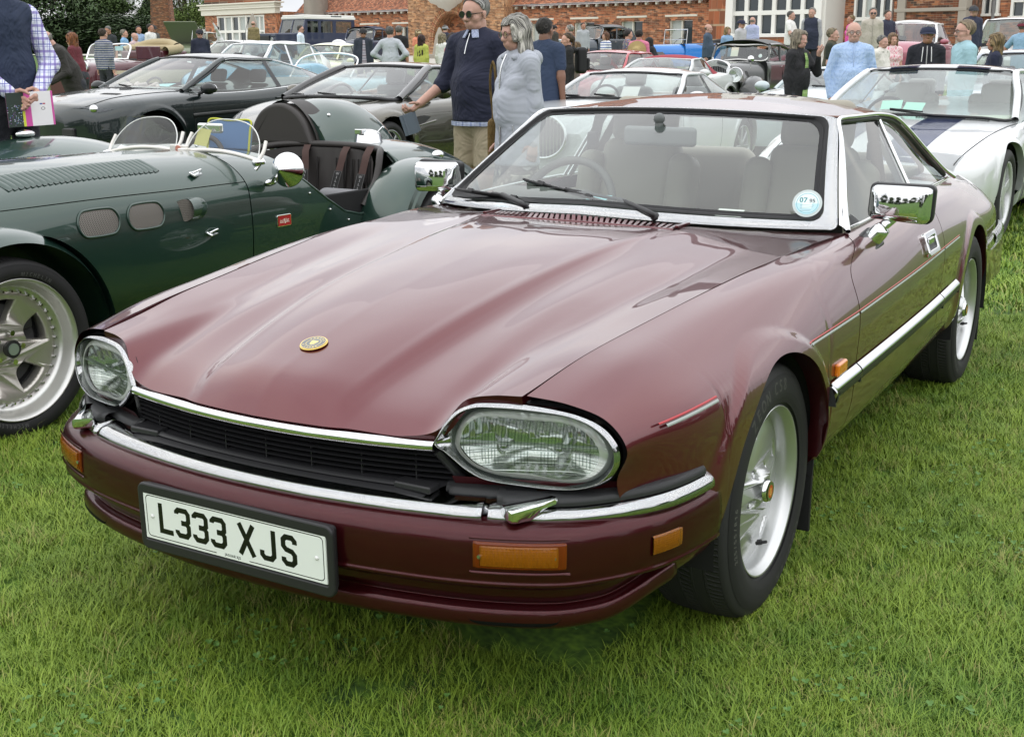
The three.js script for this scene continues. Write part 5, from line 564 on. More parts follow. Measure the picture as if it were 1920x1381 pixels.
// ---------- bronze grand tourer ----------
{
  const t = thing('grand_tourer', 'bronze green grand tourer with dark roof pillars behind the man in shorts', 'car', [-6.75, 0, -7.65], 0.06);
  const a = makeCar(t, { paint: paint([0.085, 0.078, 0.058], 0.65, 0.25), w: [[.84, .28], [.8, .48], [.68, .70], [.4, .88], [0, .955], [-.8, .93], [-1.6, .935], [-2.8, .965], [-3.4, .88], [-3.7, .72]], deck: [[.84, .56], [.8, .62], [.68, .70], [.4, .79], [0, .86], [-.55, .935], [-1.4, .93], [-2.4, .98], [-3.3, .98], [-3.7, .9]], edge: [[.84, .52], [.8, .57], [.68, .64], [.4, .73], [0, .82], [-.55, .87], [-1.4, .88], [-2.4, .94], [-3.3, .92], [-3.7, .82]], R: .35, rim: .255, wb: 2.8, tw: .26, sill: .15, gap: .05,
    green: { bf: [-.42, .93, .76], tf: [-1.35, 1.245, .58], tr: [-2.2, 1.235, .54], br: [-3.35, .97, .55], side: [[-.6, -2.05], [-2.1, -2.6]], div: -2.08, bow: .25, ridge: .035, ap: .045, frame: .02 }, pillarM: M([.02, .02, .021], .25, 0, { clearcoat: 1 }), quarterM: M([.02, .02, .021], .25), mirM: paint([0.085, 0.078, 0.058], 0.65, 0.25), wheel: { spokes: 10, rimM: M([.5, .51, .52], .25, .9) }, wsGlass: glass, seatM: greyIn, mirZ: -.95, mirY: .1 });
  for (const s of [1, -1]) part('headlamp', onTop(a, [[s * .56, .66], [s * .68, .56], [s * .84, .26], [s * .74, .34]], .004), M([.16, .17, .18], .08, .5, { clearcoat: 1 }), t);
  part('side_strake', both(join([gfn(20, 6, (u, v) => { const z = lerp(-.36, -.80, u), y = .66 + .05 * u + (v - .5) * .09 * Math.sin(PI * clamp(u * .9 + .1)); return [a.xs(z, y) + .006, y, z]; }, true)])), M([.01, .01, .011], .4), t);
  part('strake_blade', both(tube([...Array(10).keys()].map((i) => { const z = lerp(-.40, -.9, i / 9), y = .62 + .045 * (i / 9); return [a.xs(z, y) + .006, y, z]; }), .012, 20, 8)), paint([0.085, 0.078, 0.058], 0.65, 0.25), t);
  for (const s of [1, -1]) part('bonnet_crease', tube([...Array(12).keys()].map((i) => { const z = lerp(.5, -.35, i / 11), x = lerp(.38, .6, i / 11); return [s * x, topY(a, x, z) - .002, z]; }), .006, 24, 6), a.body.material, t);
}
// ---------- white coupe with blue stripes (right) ----------
{
  const t = thing('striped_coupe', 'white coupe with twin blue bonnet stripes, behind the rear of the maroon coupe', 'car', [-.55, 0.03, -6.95], -0.03);
  const P = paint([0.66, 0.68, 0.69], 0.05, 0.35), blue = M([0.03, 0.06, 0.2], 0.3, 0.2, { clearcoat: 1 });
  const a = makeCar(t, { paint: P, w: [[1.0, .60], [.85, .76], [.5, .87], [0, .925], [-.8, .90], [-1.6, .905], [-2.6, .945], [-3.3, .86], [-3.6, .74]], deck: [[1.0, .58], [.85, .64], [.5, .73], [0, .80], [-.7, .865], [-1.6, .90], [-2.6, .96], [-3.6, .9]], edge: [[1.0, .54], [.85, .58], [.5, .66], [0, .745], [-.7, .81], [-1.6, .87], [-2.6, .9], [-3.6, .8]], R: .335, rim: .235, wb: 2.62, tw: .25, sill: .17, gap: .05,
    green: { bf: [-.66, .875, .78], tf: [-1.42, 1.225, .62], tr: [-2.2, 1.22, .58], br: [-3.1, .98, .58], bow: .2, ridge: .03, frame: .012, ap: .03 }, wheel: { spokes: 5, fat: .015, rimM: M([.66, .67, .68], .3, .4) }, seatM: M([.45, .45, .44], .7), dashM: M([.45, .5, .42], .8), lining: creamIn, mirM: P, two: true, mirZ: -.95, lhd: false, seatZ: -1.85, seatY: .36 });
  for (const s of [1, -1]) part('bonnet_stripe', onTop(a, [[s * .14, .9], [s * .42, .9], [s * .42, -.62], [s * .14, -.62]], .003, 30), blue, t);
  for (let i = 0; i < 26; i++) part('bonnet_slot', onTop(a, [[.05 + i * .022, -.50], [.062 + i * .022, -.50], [.055 + i * .022, -.60], [.043 + i * .022, -.60]], .0045, 1), blackTrim, t);
  for (const s of [1, -1]) part('roof_stripe', (() => { const f = (u, v) => { const x = s * lerp(.16, .42, u), z = lerp(-1.36, -2.15, v) + .10 * (1 - (x / .6) ** 2) * (1 - v * 1.4); return [x, 1.232 + .03 * Math.sin(PI * (.12 + .76 * v)) * (1 - (x / .6) ** 2) - .03 * Math.pow(Math.abs(x / .62), 3) + .002, z]; }; return join([gfn(8, 14, f), gfn(8, 14, f, true)]); })(), blue, t);
  part('fender_vent', both(join([gfn(8, 6, (u, v) => { const z = lerp(-.48, -.62, u) - .03 * v, y = lerp(.78, .62, v); return [a.xs(z, y) + .010 * Math.sin(PI * u), y, z]; }, true)])), M([.5, .51, .52], .5), t);
  const sc = canvasTex(256, 128, (x) => { x.fillStyle = '#e2e4e4'; x.fillRect(0, 0, 256, 128); x.strokeStyle = '#4a4f55'; x.lineWidth = 5; x.font = 'italic bold 26px sans-serif'; x.fillStyle = '#4a4f55'; for (const [y, l] of [[22, 'Pirelli'], [52, 'Autoglym'], [82, 'TSW'], [108, 'Motul']]) { x.beginPath(); for (let i = 0; i < l.length * 3; i++) x.lineTo(20 + i * 9, y - 6 + ((i * 7) % 5) * 2.4 - 5); x.stroke(); } });
  part('sponsor_marks', (() => { const f = (u, v) => { const z = lerp(-.52, -.78, u), y = lerp(.46, .60, v); return [a.xs(z, y) + .003, y, z]; }; return both(gfn(6, 4, f, true, (p, u, v) => [u, v])); })(), M('#ffffff', .3, 0, { map: sc }), t);
  for (const s of [1, -1]) part('headlamp', onTop(a, [[s * .42, .92], [s * .68, .88], [s * .70, .66], [s * .44, .70]], .003), M([.62, .64, .65], .3, 0, { clearcoat: 1 }), t);
  part('windscreen_papers', [mv(box(.17, .003, .12), -.24, .935, -.86, .6, .1), mv(box(.16, .003, .12), -.05, .925, -.84, .55, -.05)], M([.30, .62, .5], .6), t);
  for (const s of [1, -1]) part('seat_shell', [mv(box(.5, .6, .10, 0, .30, 0, .05, 4), s * .38, .42, -1.9, -.25), mv(box(.3, .22, .11, 0, .58, 0, .05, 4), s * .38, .42, -1.9, -.25)], M([.48, .48, .46], .8), t);
  part('bonnet_seam', both(tube([...Array(16).keys()].map((i) => { const z = lerp(.95, -.66, i / 15), x = lerp(.66, .80, i / 15); return [x, topY(a, x, z) + .001, z]; }), .0035, 30, 5)), blackMat, t);
  part('bumper', [box(1.2, .16, .1, 0, .42, 1.0, .05, 3)], P, t); part('number_plate', [box(.5, .11, .02, 0, .4, 1.06, .004)], M([.7, .7, .66], .5), t);
}
// ---------- cars farther back ----------
const carAt = (name, label, x, z, turn = 0) => thing(name, label, 'car', [x, gh(x, z), z], turn);
const std = (o) => ({ w: [[.78, .55], [.66, .72], [.3, .80], [0, .82], [-1.2, .82], [-2.5, .81], [-3.1, .74], [-3.3, .6]], deck: [[.78, .66], [.66, .76], [.3, .86], [0, .90], [-.6, .94], [-1.4, .93], [-2.6, .94], [-3.3, .8]], edge: [[.78, .6], [.66, .7], [.3, .8], [0, .83], [-.6, .87], [-1.4, .88], [-2.6, .87], [-3.3, .72]], R: .31, rim: .2, wb: 2.45, tw: .17, sill: .22, ...o });
{ // white retro sports coupe right behind the maroon coupe
  const t = carAt('retro_sports_coupe', 'white retro sports coupe with oval grille, seen through and above the maroon coupe', -4.0, -8.45, 0);
  const P = paint([0.62, 0.64, 0.65], 0.1, 0.35);
  const a = makeCar(t, std({ paint: P, w: [[.75, .40], [.62, .58], [.3, .78], [0, .87], [-.8, .80], [-1.8, .83], [-2.5, .87], [-3.2, .7], [-3.4, .5]], deck: [[.75, .62], [.62, .74], [.3, .84], [0, .88], [-.7, .92], [-1.5, .9], [-2.5, .93], [-3.4, .75]], R: .33, rim: .24, wb: 2.53, tw: .23, green: { bf: [-.75, .93, .72], tf: [-1.3, 1.18, .58], tr: [-1.9, 1.19, .54], br: [-2.9, .92, .5], bow: .2, ridge: .04 }, wheel: { spokes: 8 }, seatM: greyIn, two: true }));
  for (const s of [1, -1]) { const h = roundLamp(t, s * .60, .70, .40, .14); h.rotation.y = s * .25; roundLamp(t, s * .50, .62, .58, .06, 'side_lamp'); }
  const gr = part('grille_surround', tube([...Array(20).keys()].map((i) => { const q = i / 20 * 2 * PI; return [.24 * Math.cos(q), .60 + .20 * Math.sin(q), .80 - .02 * Math.sin(q)]; }), .018, 60, 8, true), chrome, t); part('grille_back', mv(cyl(.24, .24, .02, 30), 0, .6, .77, PI / 2, 0, 0, [1, 1, .85]), blackMat, gr); for (let i = -5; i <= 5; i++) { const h = .19 * Math.sqrt(1 - (i / 6) ** 2); part('grille_bar', box(.012, h * 2, .02, i * .038, .6, .80, .004), chrome, gr); }
  part('windscreen_paper', mv(box(.2, .003, .14), .1, .98, -.95, .9), M([.6, .6, .58], .7), t); part('number_plate', box(.45, .1, .02, 0, .36, .74, .004), M([.7, .7, .66], .5), t);
}
{ const t = carAt('soft_top_roadster', 'small white roadster with closed red fabric roof behind the white retro coupe', -7.77, -18.3, 0); makeCar(t, std({ paint: paint([.6, .62, .62], .05), roofM: M([.30, .03, .045], .85), quarterM: M([.30, .03, .045], .85), pillarM: M([.6, .62, .62], .3), green: { bf: [-.55, .95, .70], tf: [-1.05, 1.19, .56], tr: [-1.6, 1.21, .52], br: [-2.15, .95, .58], bow: .16, side: [[-.7, -1.7]], ridge: .05 }, frameM: M([.7, .7, .7], .4), two: true, mirM: paint([.6, .62, .62], .05), seatM: greyIn })); }
{ const t = carAt('red_hatchback', 'small bright red car half hidden behind the black hoodie woman', -9.65, -19.5, 0); makeCar(t, std({ paint: paint([.42, .015, .03], .1), green: { bf: [-.5, .93, .68], tf: [-1.05, 1.27, .55], tr: [-2.2, 1.28, .54], br: [-2.9, .95, .6], side: [[-.7, -1.6], [-1.66, -2.5]] }, seatM: greyIn })); }
{ const t = carAt('streamlined_saloon', 'white roofed saloon with light blue body and open dark rear windows', -18.8, -19.1, 0.05); const W = M([.72, .73, .73], .3, 0, { clearcoat: .8 });
  makeCar(t, std({ paint: paint([.14, .42, .64], .05), roofM: W, pillarM: W, quarterM: W, w: [[.9, .4], [.7, .66], [.3, .84], [0, .88], [-1.5, .88], [-3.1, .78], [-3.7, .6]], deck: [[.9, .55], [.7, .68], [.3, .84], [0, .92], [-.6, .98], [-1.6, .98], [-3.1, .97], [-3.7, .7]], edge: [[.9, .5], [.7, .62], [.3, .76], [0, .84], [-.6, .91], [-1.6, .92], [-3.1, .88], [-3.7, .62]], R: .33, wb: 3.1, green: { bf: [-.5, .98, .72], tf: [-1.1, 1.42, .60], tr: [-2.6, 1.43, .58], br: [-3.5, 1.0, .56], side: [[-.7, -1.55], [-1.62, -2.6], [-2.68, -2.95]], ridge: .05, frame: .02 }, bpM: chromeDull, frameM: chromeDull, glass: glassDark, seatM: darkIn, trim: true })); part('aerial', bar([-.3, 1.44, -1.15], [-.25, 1.95, -1.3], .006, 5), blackTrim, t); }
{ const t = carAt('cream_coupe', 'small rounded cream coupe right of the white roofed saloon', -19.7, -23.2, 0.1); makeCar(t, std({ paint: paint([.62, .62, .42], .05), deck: [[.78, .6], [.66, .72], [.3, .86], [0, .92], [-.6, .98], [-1.4, .96], [-2.5, .95], [-3.1, .75], [-3.3, .5]], green: { bf: [-.55, .98, .62], tf: [-.95, 1.32, .52], tr: [-1.75, 1.36, .52], br: [-2.7, .98, .5], side: [[-.68, -1.4], [-1.46, -2.2]], ridge: .06 }, trim: true, seatM: greyIn })); }
{ const t = carAt('open_roadster', 'pale blue open roadster with chrome framed windscreen between the two grey coupes', -11.6, -13.2, 0.05); const P = paint([.32, .55, .66], .05); makeCar(t, std({ paint: P, noRear: true, mirror: 0 })); const f = tube([[-.62, .92, -.55], [-.56, 1.24, -.85], [.56, 1.24, -.85], [.62, .92, -.55]], .016, 40, 6); part('windscreen_frame', f, chrome, t); part('windscreen', gfn(6, 4, (u, v) => [lerp(-.6, .6, u) * lerp(1, .92, v), lerp(.92, 1.24, v), lerp(-.55, -.85, v)]), glass, t); part('seat', [...seatGeo(.34, .4, -1.4), ...seatGeo(-.34, .4, -1.4)], greyIn, t); }
{ const t = carAt('white_saloon', 'white saloon roof low before the left bay window of the house', -25.6, -25.8, 0.05); makeCar(t, std({ paint: paint([.66, .67, .66], .05), green: { bf: [-.5, .93, .68], tf: [-1.0, 1.34, .56], tr: [-2.1, 1.35, .55], br: [-2.8, .95, .6] }, seatM: greyIn })); }
{ const t = carAt('two_tone_saloon', 'rounded pink and white saloon with big curved windscreen behind the cap man', -5.44, -28.0, 0.02); const W = M([.75, .76, .75], .3, 0, { clearcoat: .8 }); makeCar(t, std({ paint: paint([.36, .09, .13], .05), roofM: W, pillarM: W, quarterM: W, w: [[.85, .6], [.7, .78], [0, .88], [-2.5, .88], [-3.4, .7]], deck: [[.85, .8], [.7, .92], [0, 1.02], [-.7, 1.04], [-2.5, 1.02], [-3.4, .9]], edge: [[.85, .72], [.7, .85], [0, .93], [-.7, .96], [-2.5, .94], [-3.4, .8]], R: .36, green: { bf: [-.6, 1.02, .74], tf: [-1.1, 1.46, .62], tr: [-2.1, 1.48, .6], br: [-2.9, 1.03, .62], bow: .25, ridge: .08 }, frameM: chrome, seatM: greyIn })); for (const s of [1, -1]) roundLamp(t, s * .62, .82, .80, .11); }
{ const t = carAt('white_estate', 'white estate car roof cut by the right edge beyond the blonde woman', -3.4, -30.3, 0.02); makeCar(t, std({ paint: paint([.68, .69, .68], .05), w: [[.85, .66], [.7, .80], [0, .86], [-2.5, .86], [-3.4, .8]], green: { bf: [-.5, 1.0, .74], tf: [-1.0, 1.56, .64], tr: [-3.0, 1.56, .64], br: [-3.3, 1.0, .72], side: [[-.7, -1.7], [-1.78, -3.0]] }, seatM: greyIn })); }
{ const t = carAt('silver_estate', 'pale silver blue car at the right edge behind the striped coupe', -.9, -15.0, 0.0); makeCar(t, std({ paint: paint([.34, .38, .44], .4), deck: [[.78, .66], [.66, .78], [.3, .9], [0, .95], [-.6, 1.0], [-1.4, 1.0], [-2.6, 1.0], [-3.3, .9]], edge: [[.78, .6], [.66, .72], [.3, .84], [0, .88], [-.6, .93], [-1.4, .94], [-2.6, .93], [-3.3, .8]], green: { bf: [-.5, 1.0, .72], tf: [-1.0, 1.36, .60], tr: [-2.6, 1.36, .6], br: [-3.1, 1.0, .66], side: [[-.7, -1.6], [-1.68, -2.6]] }, seatM: greyIn })); }
{ const t = carAt('silver_roadster', 'low pale silver car between black jacket woman and blue shirt man', -3.08, -13.2, 0.0); makeCar(t, std({ paint: paint([.45, .52, .54], .3), green: { bf: [-.6, .92, .68], tf: [-1.15, 1.15, .52], tr: [-1.7, 1.15, .5], br: [-2.5, .92, .5], side: [[-.75, -1.8]] }, two: true, seatM: greyIn })); }
{ // maroon tourer with a folded tan hood
  const t = carAt('maroon_convertible', 'maroon and cream convertible with folded tan hood behind the dark fastback', -21.6, -17.7, 0.05); const P = paint([.085, .012, .02], .2), cream2 = M([.55, .46, .30], .4, 0, { clearcoat: .8 });
  const a = makeCar(t, std({ paint: P, mirror: 0, noRear: true, deck: [[.78, .78], [.66, .9], [.3, 1.0], [0, 1.03], [-.6, 1.06], [-1.4, 1.0], [-2.6, 1.0], [-3.3, .85]], edge: [[.78, .7], [.66, .82], [.3, .92], [0, .95], [-.6, .98], [-1.4, .96], [-2.6, .94], [-3.3, .8]] }));
  part('side_panel', both(gfn(16, 6, (u, v) => { const z = lerp(.55, -2.9, u), y = lerp(.5, .8, v); return [xAt(a.sec, z, y) + .003, y, z]; }, true)), cream2, t);
  part('windscreen_frame', [tube([[-.66, 1.05, -.5], [-.62, 1.36, -.66], [0, 1.385, -.62], [.62, 1.36, -.66], [.66, 1.05, -.5]], .022, 60, 8), bar([-.66, 1.06, -.5], [.66, 1.06, -.5], .018)], chrome, t); part('windscreen', gfn(8, 5, (u, v) => [lerp(-.64, .64, u) * lerp(1, .96, v), lerp(1.07, 1.37, v), lerp(-.5, -.65, v)]), glass, t); part('screen_card', box(.24, .1, .006, .3, 1.3, -.62, .001), M([.4, .66, .68], .6), t);
  part('folded_hood', [mv(tube([[-.66, 1.34, -2.2], [-.3, 1.43, -2.35], [.3, 1.43, -2.35], [.66, 1.34, -2.2]], .10, 40, 10), 0, 0, 0), mv(tube([[-.7, 1.24, -1.75], [-.72, 1.30, -2.2], [0, 1.34, -2.6], [.72, 1.30, -2.2], [.7, 1.24, -1.75]], .11, 60, 10), 0, 0, 0), box(1.3, .14, .7, 0, 1.32, -2.15, .06)], M([.40, .33, .2], .9), t); part('hood_well', [box(1.36, .3, .9, 0, 1.1, -2.1, .05), box(.05, .3, .8, .66, 1.2, -1.2, .02)], P, t); part('seat', [...seatGeo(.36, .5, -1.3), ...seatGeo(-.36, .5, -1.3)], darkIn, t);
  for (const s of [1, -1]) { roundLamp(t, s * .5, .9, .72, .12); roundLamp(t, s * .3, .78, .86, .07, 'spot_lamp'); } }
{ // car with its lid up
  const t = carAt('olive_saloon', 'olive saloon with its bonnet lid propped wide open beside the brick pier', -34.3, -33.6, 0.4); makeCar(t, std({ paint: paint([.16, .19, .12], .1), green: { bf: [-.5, .93, .68], tf: [-1.0, 1.34, .56], tr: [-2.1, 1.35, .55], br: [-2.8, .95, .6] }, seatM: greyIn })); part('raised_lid', mv(box(1.3, .04, 1.15, 0, 0, .5, .015), 0, 1.0, -.35, -.75), M([.17, .19, .13], .55), t); part('lid_stay', bar([.4, .85, .35], [.4, 1.45, .1], .012), chromeDull, t); }
// boxy off-roader
{ const t = carAt('off_road_wagon', 'dark blue boxy off road wagon with white roof before the brick house', -33.6, -38.15, -0.27); const P = M([.012, .024, .065], .35, 0, { clearcoat: .7 }), W = M([.72, .72, .68], .4), z0 = -1.15, z1 = -3.55;
  const wallS = (s) => { const sh = poly([[.55, .55], [.55, 1.2], [-.75, 1.25], [-.98, 1.85], [-3.5, 1.85], [-3.55, .55], [-3.05, .55], [-2.9, .85], [-2.5, .85], [-2.3, .55], [-.45, .55], [-.3, .85], [.2, .85], [.35, .55]]); for (const [a, b] of [[-1.02, -1.6], [-1.72, -2.35], [-2.5, -3.35]]) { const h = new THREE.Path(); h.moveTo(a, 1.3); h.lineTo(a - .02, 1.78); h.lineTo(b, 1.78); h.lineTo(b, 1.3); sh.holes.push(h); } const g = ext(sh, .03, .006).rotateY(-PI / 2); return mv(g, s * .87 + (s > 0 ? .015 : .015), 0, 0); };
  part('body', [wallS(1), wallS(-1), box(1.72, .5, .9, 0, .95, .08, .04), box(1.7, .12, 1.3, 0, 1.2, -.1, .03), box(1.7, .6, .04, 0, .95, -3.52, .01), box(1.7, .08, 3.2, 0, .6, -2.0, 0), box(1.7, .1, .1, 0, 1.25, -.8, .02)], P, t); for (const s of [1, -1]) for (const [a, b] of [[-1.02, -1.6], [-1.72, -2.35], [-2.5, -3.35]]) part('side_window', box(.012, .5, Math.abs(b - a), s * .87, 1.54, (a + b) / 2, 0), glassDark, t);
  part('roof', [box(1.72, .10, 2.6, 0, 1.98, -2.25, .05, 3), box(1.80, .10, 2.64, 0, 1.90, -2.25, .03), both(box(.02, .09, .7, .86, 1.96, -2.6, .01))], W, t); part('alpine_window', both(box(.012, .07, .55, .875, 1.97, -2.55, 0)), pane2(), t); part('windscreen', mv(box(1.56, .58, .012, 0, 0, 0, 0), 0, 1.55, -.88, -.32), glassDark, t); part('windscreen_frame', [mv(box(1.7, .06, .05), 0, 1.85, -.98, -.32), mv(box(1.7, .06, .05), 0, 1.26, -.78, -.32), ...[-.83, 0, .83].map((x) => mv(box(.06, .66, .05), x, 1.55, -.88, -.32))], P, t); part('grille', box(.8, .36, .04, 0, .98, .55, .01), blackTrim, t); for (const s of [1, -1]) roundLamp(t, s * .6, 1.0, .56, .09); part('front_wing', both(box(.36, .1, 1.0, .70, 1.16, .06, .03)), P, t); part('bumper', box(1.6, .12, .1, 0, .6, .66, .02), chromeDull, t); for (const z of [0, -2.7]) for (const s of [1, -1]) carWheel(t, .76, .38, z, s, .38, .2, .2, { style: 'disc' }); part('front_seat', [...seatGeo(.4, .95, -1.6), ...seatGeo(-.4, .95, -1.6)], darkIn, t); }
function pane2() { return M([.1, .12, .12], .1, 0, { clearcoat: 1 }); }
// pre-war cars: separate wings, upright radiator
function vintage(t, S) {
  const P = S.paint, FM = S.fender || P, cabW = S.cabW || .66, belt = S.belt || 1.12, zc = S.zc ?? -.95, zr = S.zr ?? -3.0, hoodY = S.hoodY || 1.08, rw = .27;
  part('bonnet', gfn(16, 24, (u, v) => { const z = lerp(.32, zc, u), w = lerp(rw, cabW * .92, Math.pow(u, 1.2)), a = PI * v, y0 = .55, h = lerp(hoodY - .02, belt, u) - y0; const c = Math.cos(a), s = Math.sin(a); return [w * Math.sign(c) * Math.pow(Math.abs(c), .45), y0 + h * Math.pow(s, .38), z]; }), P, t);
  const tubR = []; for (let i = 0; i <= 26; i++) { const z = lerp(zc, zr, i / 26), k = sm(.72, 1, i / 26), w = cabW * (1 - .18 * k) * (i ? 1 : .95), b = belt - .12 * k * (S.open ? 0.6 : 0); tubR.push([[w * .9, b + .005, z], [w, b - .05, z], [w * 1.02, .8, z], [w, .5, z - .12 * k], [w * .8, .42, z]]); } const tub = grid(tubR.map((r) => { const c = crom(r), q = []; for (let j = 0; j <= 16; j++) q.push(c(j / 16 * 4)); return q; }), true); const back = grid([tubR[26].map((p) => p), tubR[26].map(([x, y, z]) => [0, y, z - .06])]);
  part('body', join(both(join([tub, back, gfn(4, 4, (u, v) => [lerp(0, cabW * .92, u), belt, lerp(zc + .02, zc - .3, v)])]))), P, t);
  const sh = new THREE.Shape(); sh.moveTo(-rw, .5); sh.lineTo(-rw * 1.05, .95); sh.quadraticCurveTo(-rw, 1.1, 0, hoodY + .05); sh.quadraticCurveTo(rw, 1.1, rw * 1.05, .95); sh.lineTo(rw, .5); const ho = new THREE.Path(); ho.moveTo(-rw * .8, .54); ho.lineTo(-rw * .82, .93); ho.quadraticCurveTo(0, 1.08, rw * .82, .93); ho.lineTo(rw * .8, .54); sh.holes.push(ho); const r = part('radiator', ext(sh, .09, .015, 3).translate(0, 0, .32), chrome, t); part('radiator_core', box(rw * 1.7, .5, .03, 0, .76, .36, 0), blackMat, r); for (let i = -6; i <= 6; i++) part('radiator_bar', box(.008, .46, .02, i * .036, .77, .40, .002), chromeDull, r); if (S.mascot) part('mascot', [ball(.03, 10).translate(0, hoodY + .12, .36), bar([0, hoodY + .02, .36], [0, hoodY + .22, .34], .012)], chrome, r);
  const fend = (z, pts, w, x) => { const c = crom(pts.map(([a, b]) => [0, a, b])), n = pts.length - 1; return gfn(40, 10, (u, v) => { const p = c(u * n), s = v * 2 - 1; return [x + s * w / 2, p[1] - .10 * Math.pow(Math.abs(s), 2.6), z + p[2]]; }); };
  const ff = fend(0, [[.36, .46], [.66, .40], [.80, .16], [.81, -.08], [.68, -.40], [.48, -.66], [.36, -.86]], .34, cabW + .02), fr = fend(-S.wb, [[.36, .52], [.60, .46], [.80, .2], [.84, -.05], [.74, -.34], [.45, -.5]], .32, cabW + .02);
  part('front_wing', both(ff), FM, t); part('rear_wing', both(fr), FM, t); part('running_board', both(box(.30, .04, S.wb - 1.3, cabW + .05, .34, -S.wb / 2 - .15, .01)), FM, t); part('wing_apron', both(join([gfn(20, 3, (u, v) => [lerp(cabW - .12, cabW - .25, v), lerp(.45, .9, v), lerp(.3, -.8, u)])])), FM, t);
  for (const s of [1, -1]) { const h = roundLamp(t, s * (S.lampX || .42), .84, .42, S.lampR || .12); part('lamp_stalk', bar([0, 0, -.05], [-s * .1, -.2, -.1], .015), chromeDull, h); }
  part('bumper', tube([[-.72, .42, .62], [-.3, .44, .72], [.3, .44, .72], [.72, .42, .62]], .035, 30, 8), chrome, t);
  for (const z of [0, -S.wb]) for (const s of [1, -1]) carWheel(t, cabW + .04, .36, z, s, .36, .21, .15, { style: S.wheelStyle || 'disc', rimM: S.rimM });
  const wz = zc - .05, wt = S.roofY || 1.58;
  if (!S.open) {
    const rl = zr + .25, wr = cabW * .86, roof = gfn(26, 22, (u, v) => { const z = lerp(zc - .28, rl, u), s = v * 2 - 1, k = Math.pow(Math.abs(s), 2.6), ar = sm(.6, 1, u); return [wr * s, wt + .05 * Math.sin(PI * (.15 + .7 * u)) - .10 * k - .10 * ar * ar, z]; }); part('roof', join([roof, mv(roof.clone(), 0, -.02, 0)]), S.roofM || P, t);
    part('rear_panel', gfn(16, 12, (u, v) => { const s = u * 2 - 1; return [lerp(wr, cabW * .82, v) * s, lerp(wt - .16 - .06 * s * s, belt - .06, v), lerp(rl, zr - .04, Math.pow(v, .7)) + .10 * s * s - .08]; }), P, t); part('rear_window', box(.5, .18, .02, 0, wt - .24, rl - .13, 0), glassDark, t);
    part('cant_rail', both(tube([[wr + .01, wt - .08, zc - .28], [wr + .03, wt - .07, (zc + rl) / 2], [wr + .01, wt - .17, rl]], .03, 24, 8)), P, t);
    const pil = [zc - .1, lerp(zc, zr, .48), zr + .42]; pil.forEach((z, i) => part('door_pillar', both(bar([cabW * .93, belt - .02, z], [wr + .01, wt - .09, i ? z - .02 : zc - .28], .026)), P, t)); part('quarter_panel', both(gfn(6, 6, (u, v) => [lerp(cabW * .94, wr + .01, v), lerp(belt - .03, wt - .12, v), lerp(zr + .40, lerp(zr, rl, v), u)])), P, t);
    for (let i = 0; i < 2; i++) for (const s of [1, -1]) part('side_window', (() => { const g = gfn(4, 4, (u, v) => [lerp(cabW * .92, wr, v), lerp(belt, wt - .10, v), lerp(pil[i] - (i ? .03 : .06 + .12 * v), pil[i + 1] + .03, u)]); return s > 0 ? g : mirX(g); })(), glassDark, t);
    part('windscreen', gfn(10, 5, (u, v) => { const s = u * 2 - 1; return [s * lerp(cabW * .86, wr * .94, v), lerp(belt + .02, wt - .1, v) - .02 * s * s, lerp(zc - .06, zc - .3, v) - .05 * s * s]; }), glass, t); part('windscreen_frame', tube([[-cabW * .86, belt + .02, zc - .09], [0, belt + .03, zc - .03], [cabW * .86, belt + .02, zc - .09], [wr * .95, wt - .11, zc - .34], [0, wt - .08, zc - .28], [-wr * .95, wt - .11, zc - .34]], .016, 80, 6, true), S.frameM || chrome, t); if (S.card) part('screen_card', mv(box(.16, .2, .006), -.15, belt + .18, zc - .22, -.4), M([.6, .58, .48], .7), t);
    part('front_seat', [...seatGeo(.32, .6, zc - .75), ...seatGeo(-.32, .6, zc - .75)], darkIn, t); part('door_seam', both(join([tube([[cabW * 1.0, belt - .06, pil[1]], [cabW * 1.03, .8, pil[1]], [cabW * 1.0, .5, pil[1]]], .005, 10, 5), tube([[cabW * .99, belt - .06, zc - .08], [cabW * 1.03, .8, zc - .08], [cabW, .5, zc - .08]], .005, 10, 5)])), blackMat, t); part('door_handle', both(box(.02, .02, .1, cabW * 1.04, belt - .12, pil[1] + .12, .006)), chrome, t);
  } else { const m = S.frameM || chrome; part('windscreen_frame', [bar([-.6, 1.1, wz], [-.6, 1.62, wz - .05], .014), bar([.6, 1.1, wz], [.6, 1.62, wz - .05], .014), bar([-.6, 1.62, wz - .05], [.6, 1.62, wz - .05], .018), bar([-.6, 1.3, wz], [.6, 1.3, wz], .008)], m, t); part('windscreen', box(1.2, .5, .008, 0, 1.36, wz - .025, 0), glassClear, t); part('steering_wheel', mv(new THREE.TorusGeometry(.2, .014, 8, 30), -.32, 1.2, wz - .4, -.7), blackTrim, t); part('seat', [box(1.1, .4, .16, 0, 1.0, wz - 1.05, .06), box(1.1, .4, .16, 0, 1.02, zr + .3, .06)], darkIn, t); part('folded_hood', [tube([[-.64, 1.16, zr + .5], [-.5, 1.26, zr], [.5, 1.26, zr], [.64, 1.16, zr + .5]], .08, 30, 8)], S.hoodM || darkIn, t); part('cockpit_edge', tube([[-.6, 1.12, wz - .2], [-.62, 1.12, zr + .4], [.62, 1.12, zr + .4], [.6, 1.12, wz - .2]], .03, 40, 8), M([.12, .07, .04], .6), t); }
}
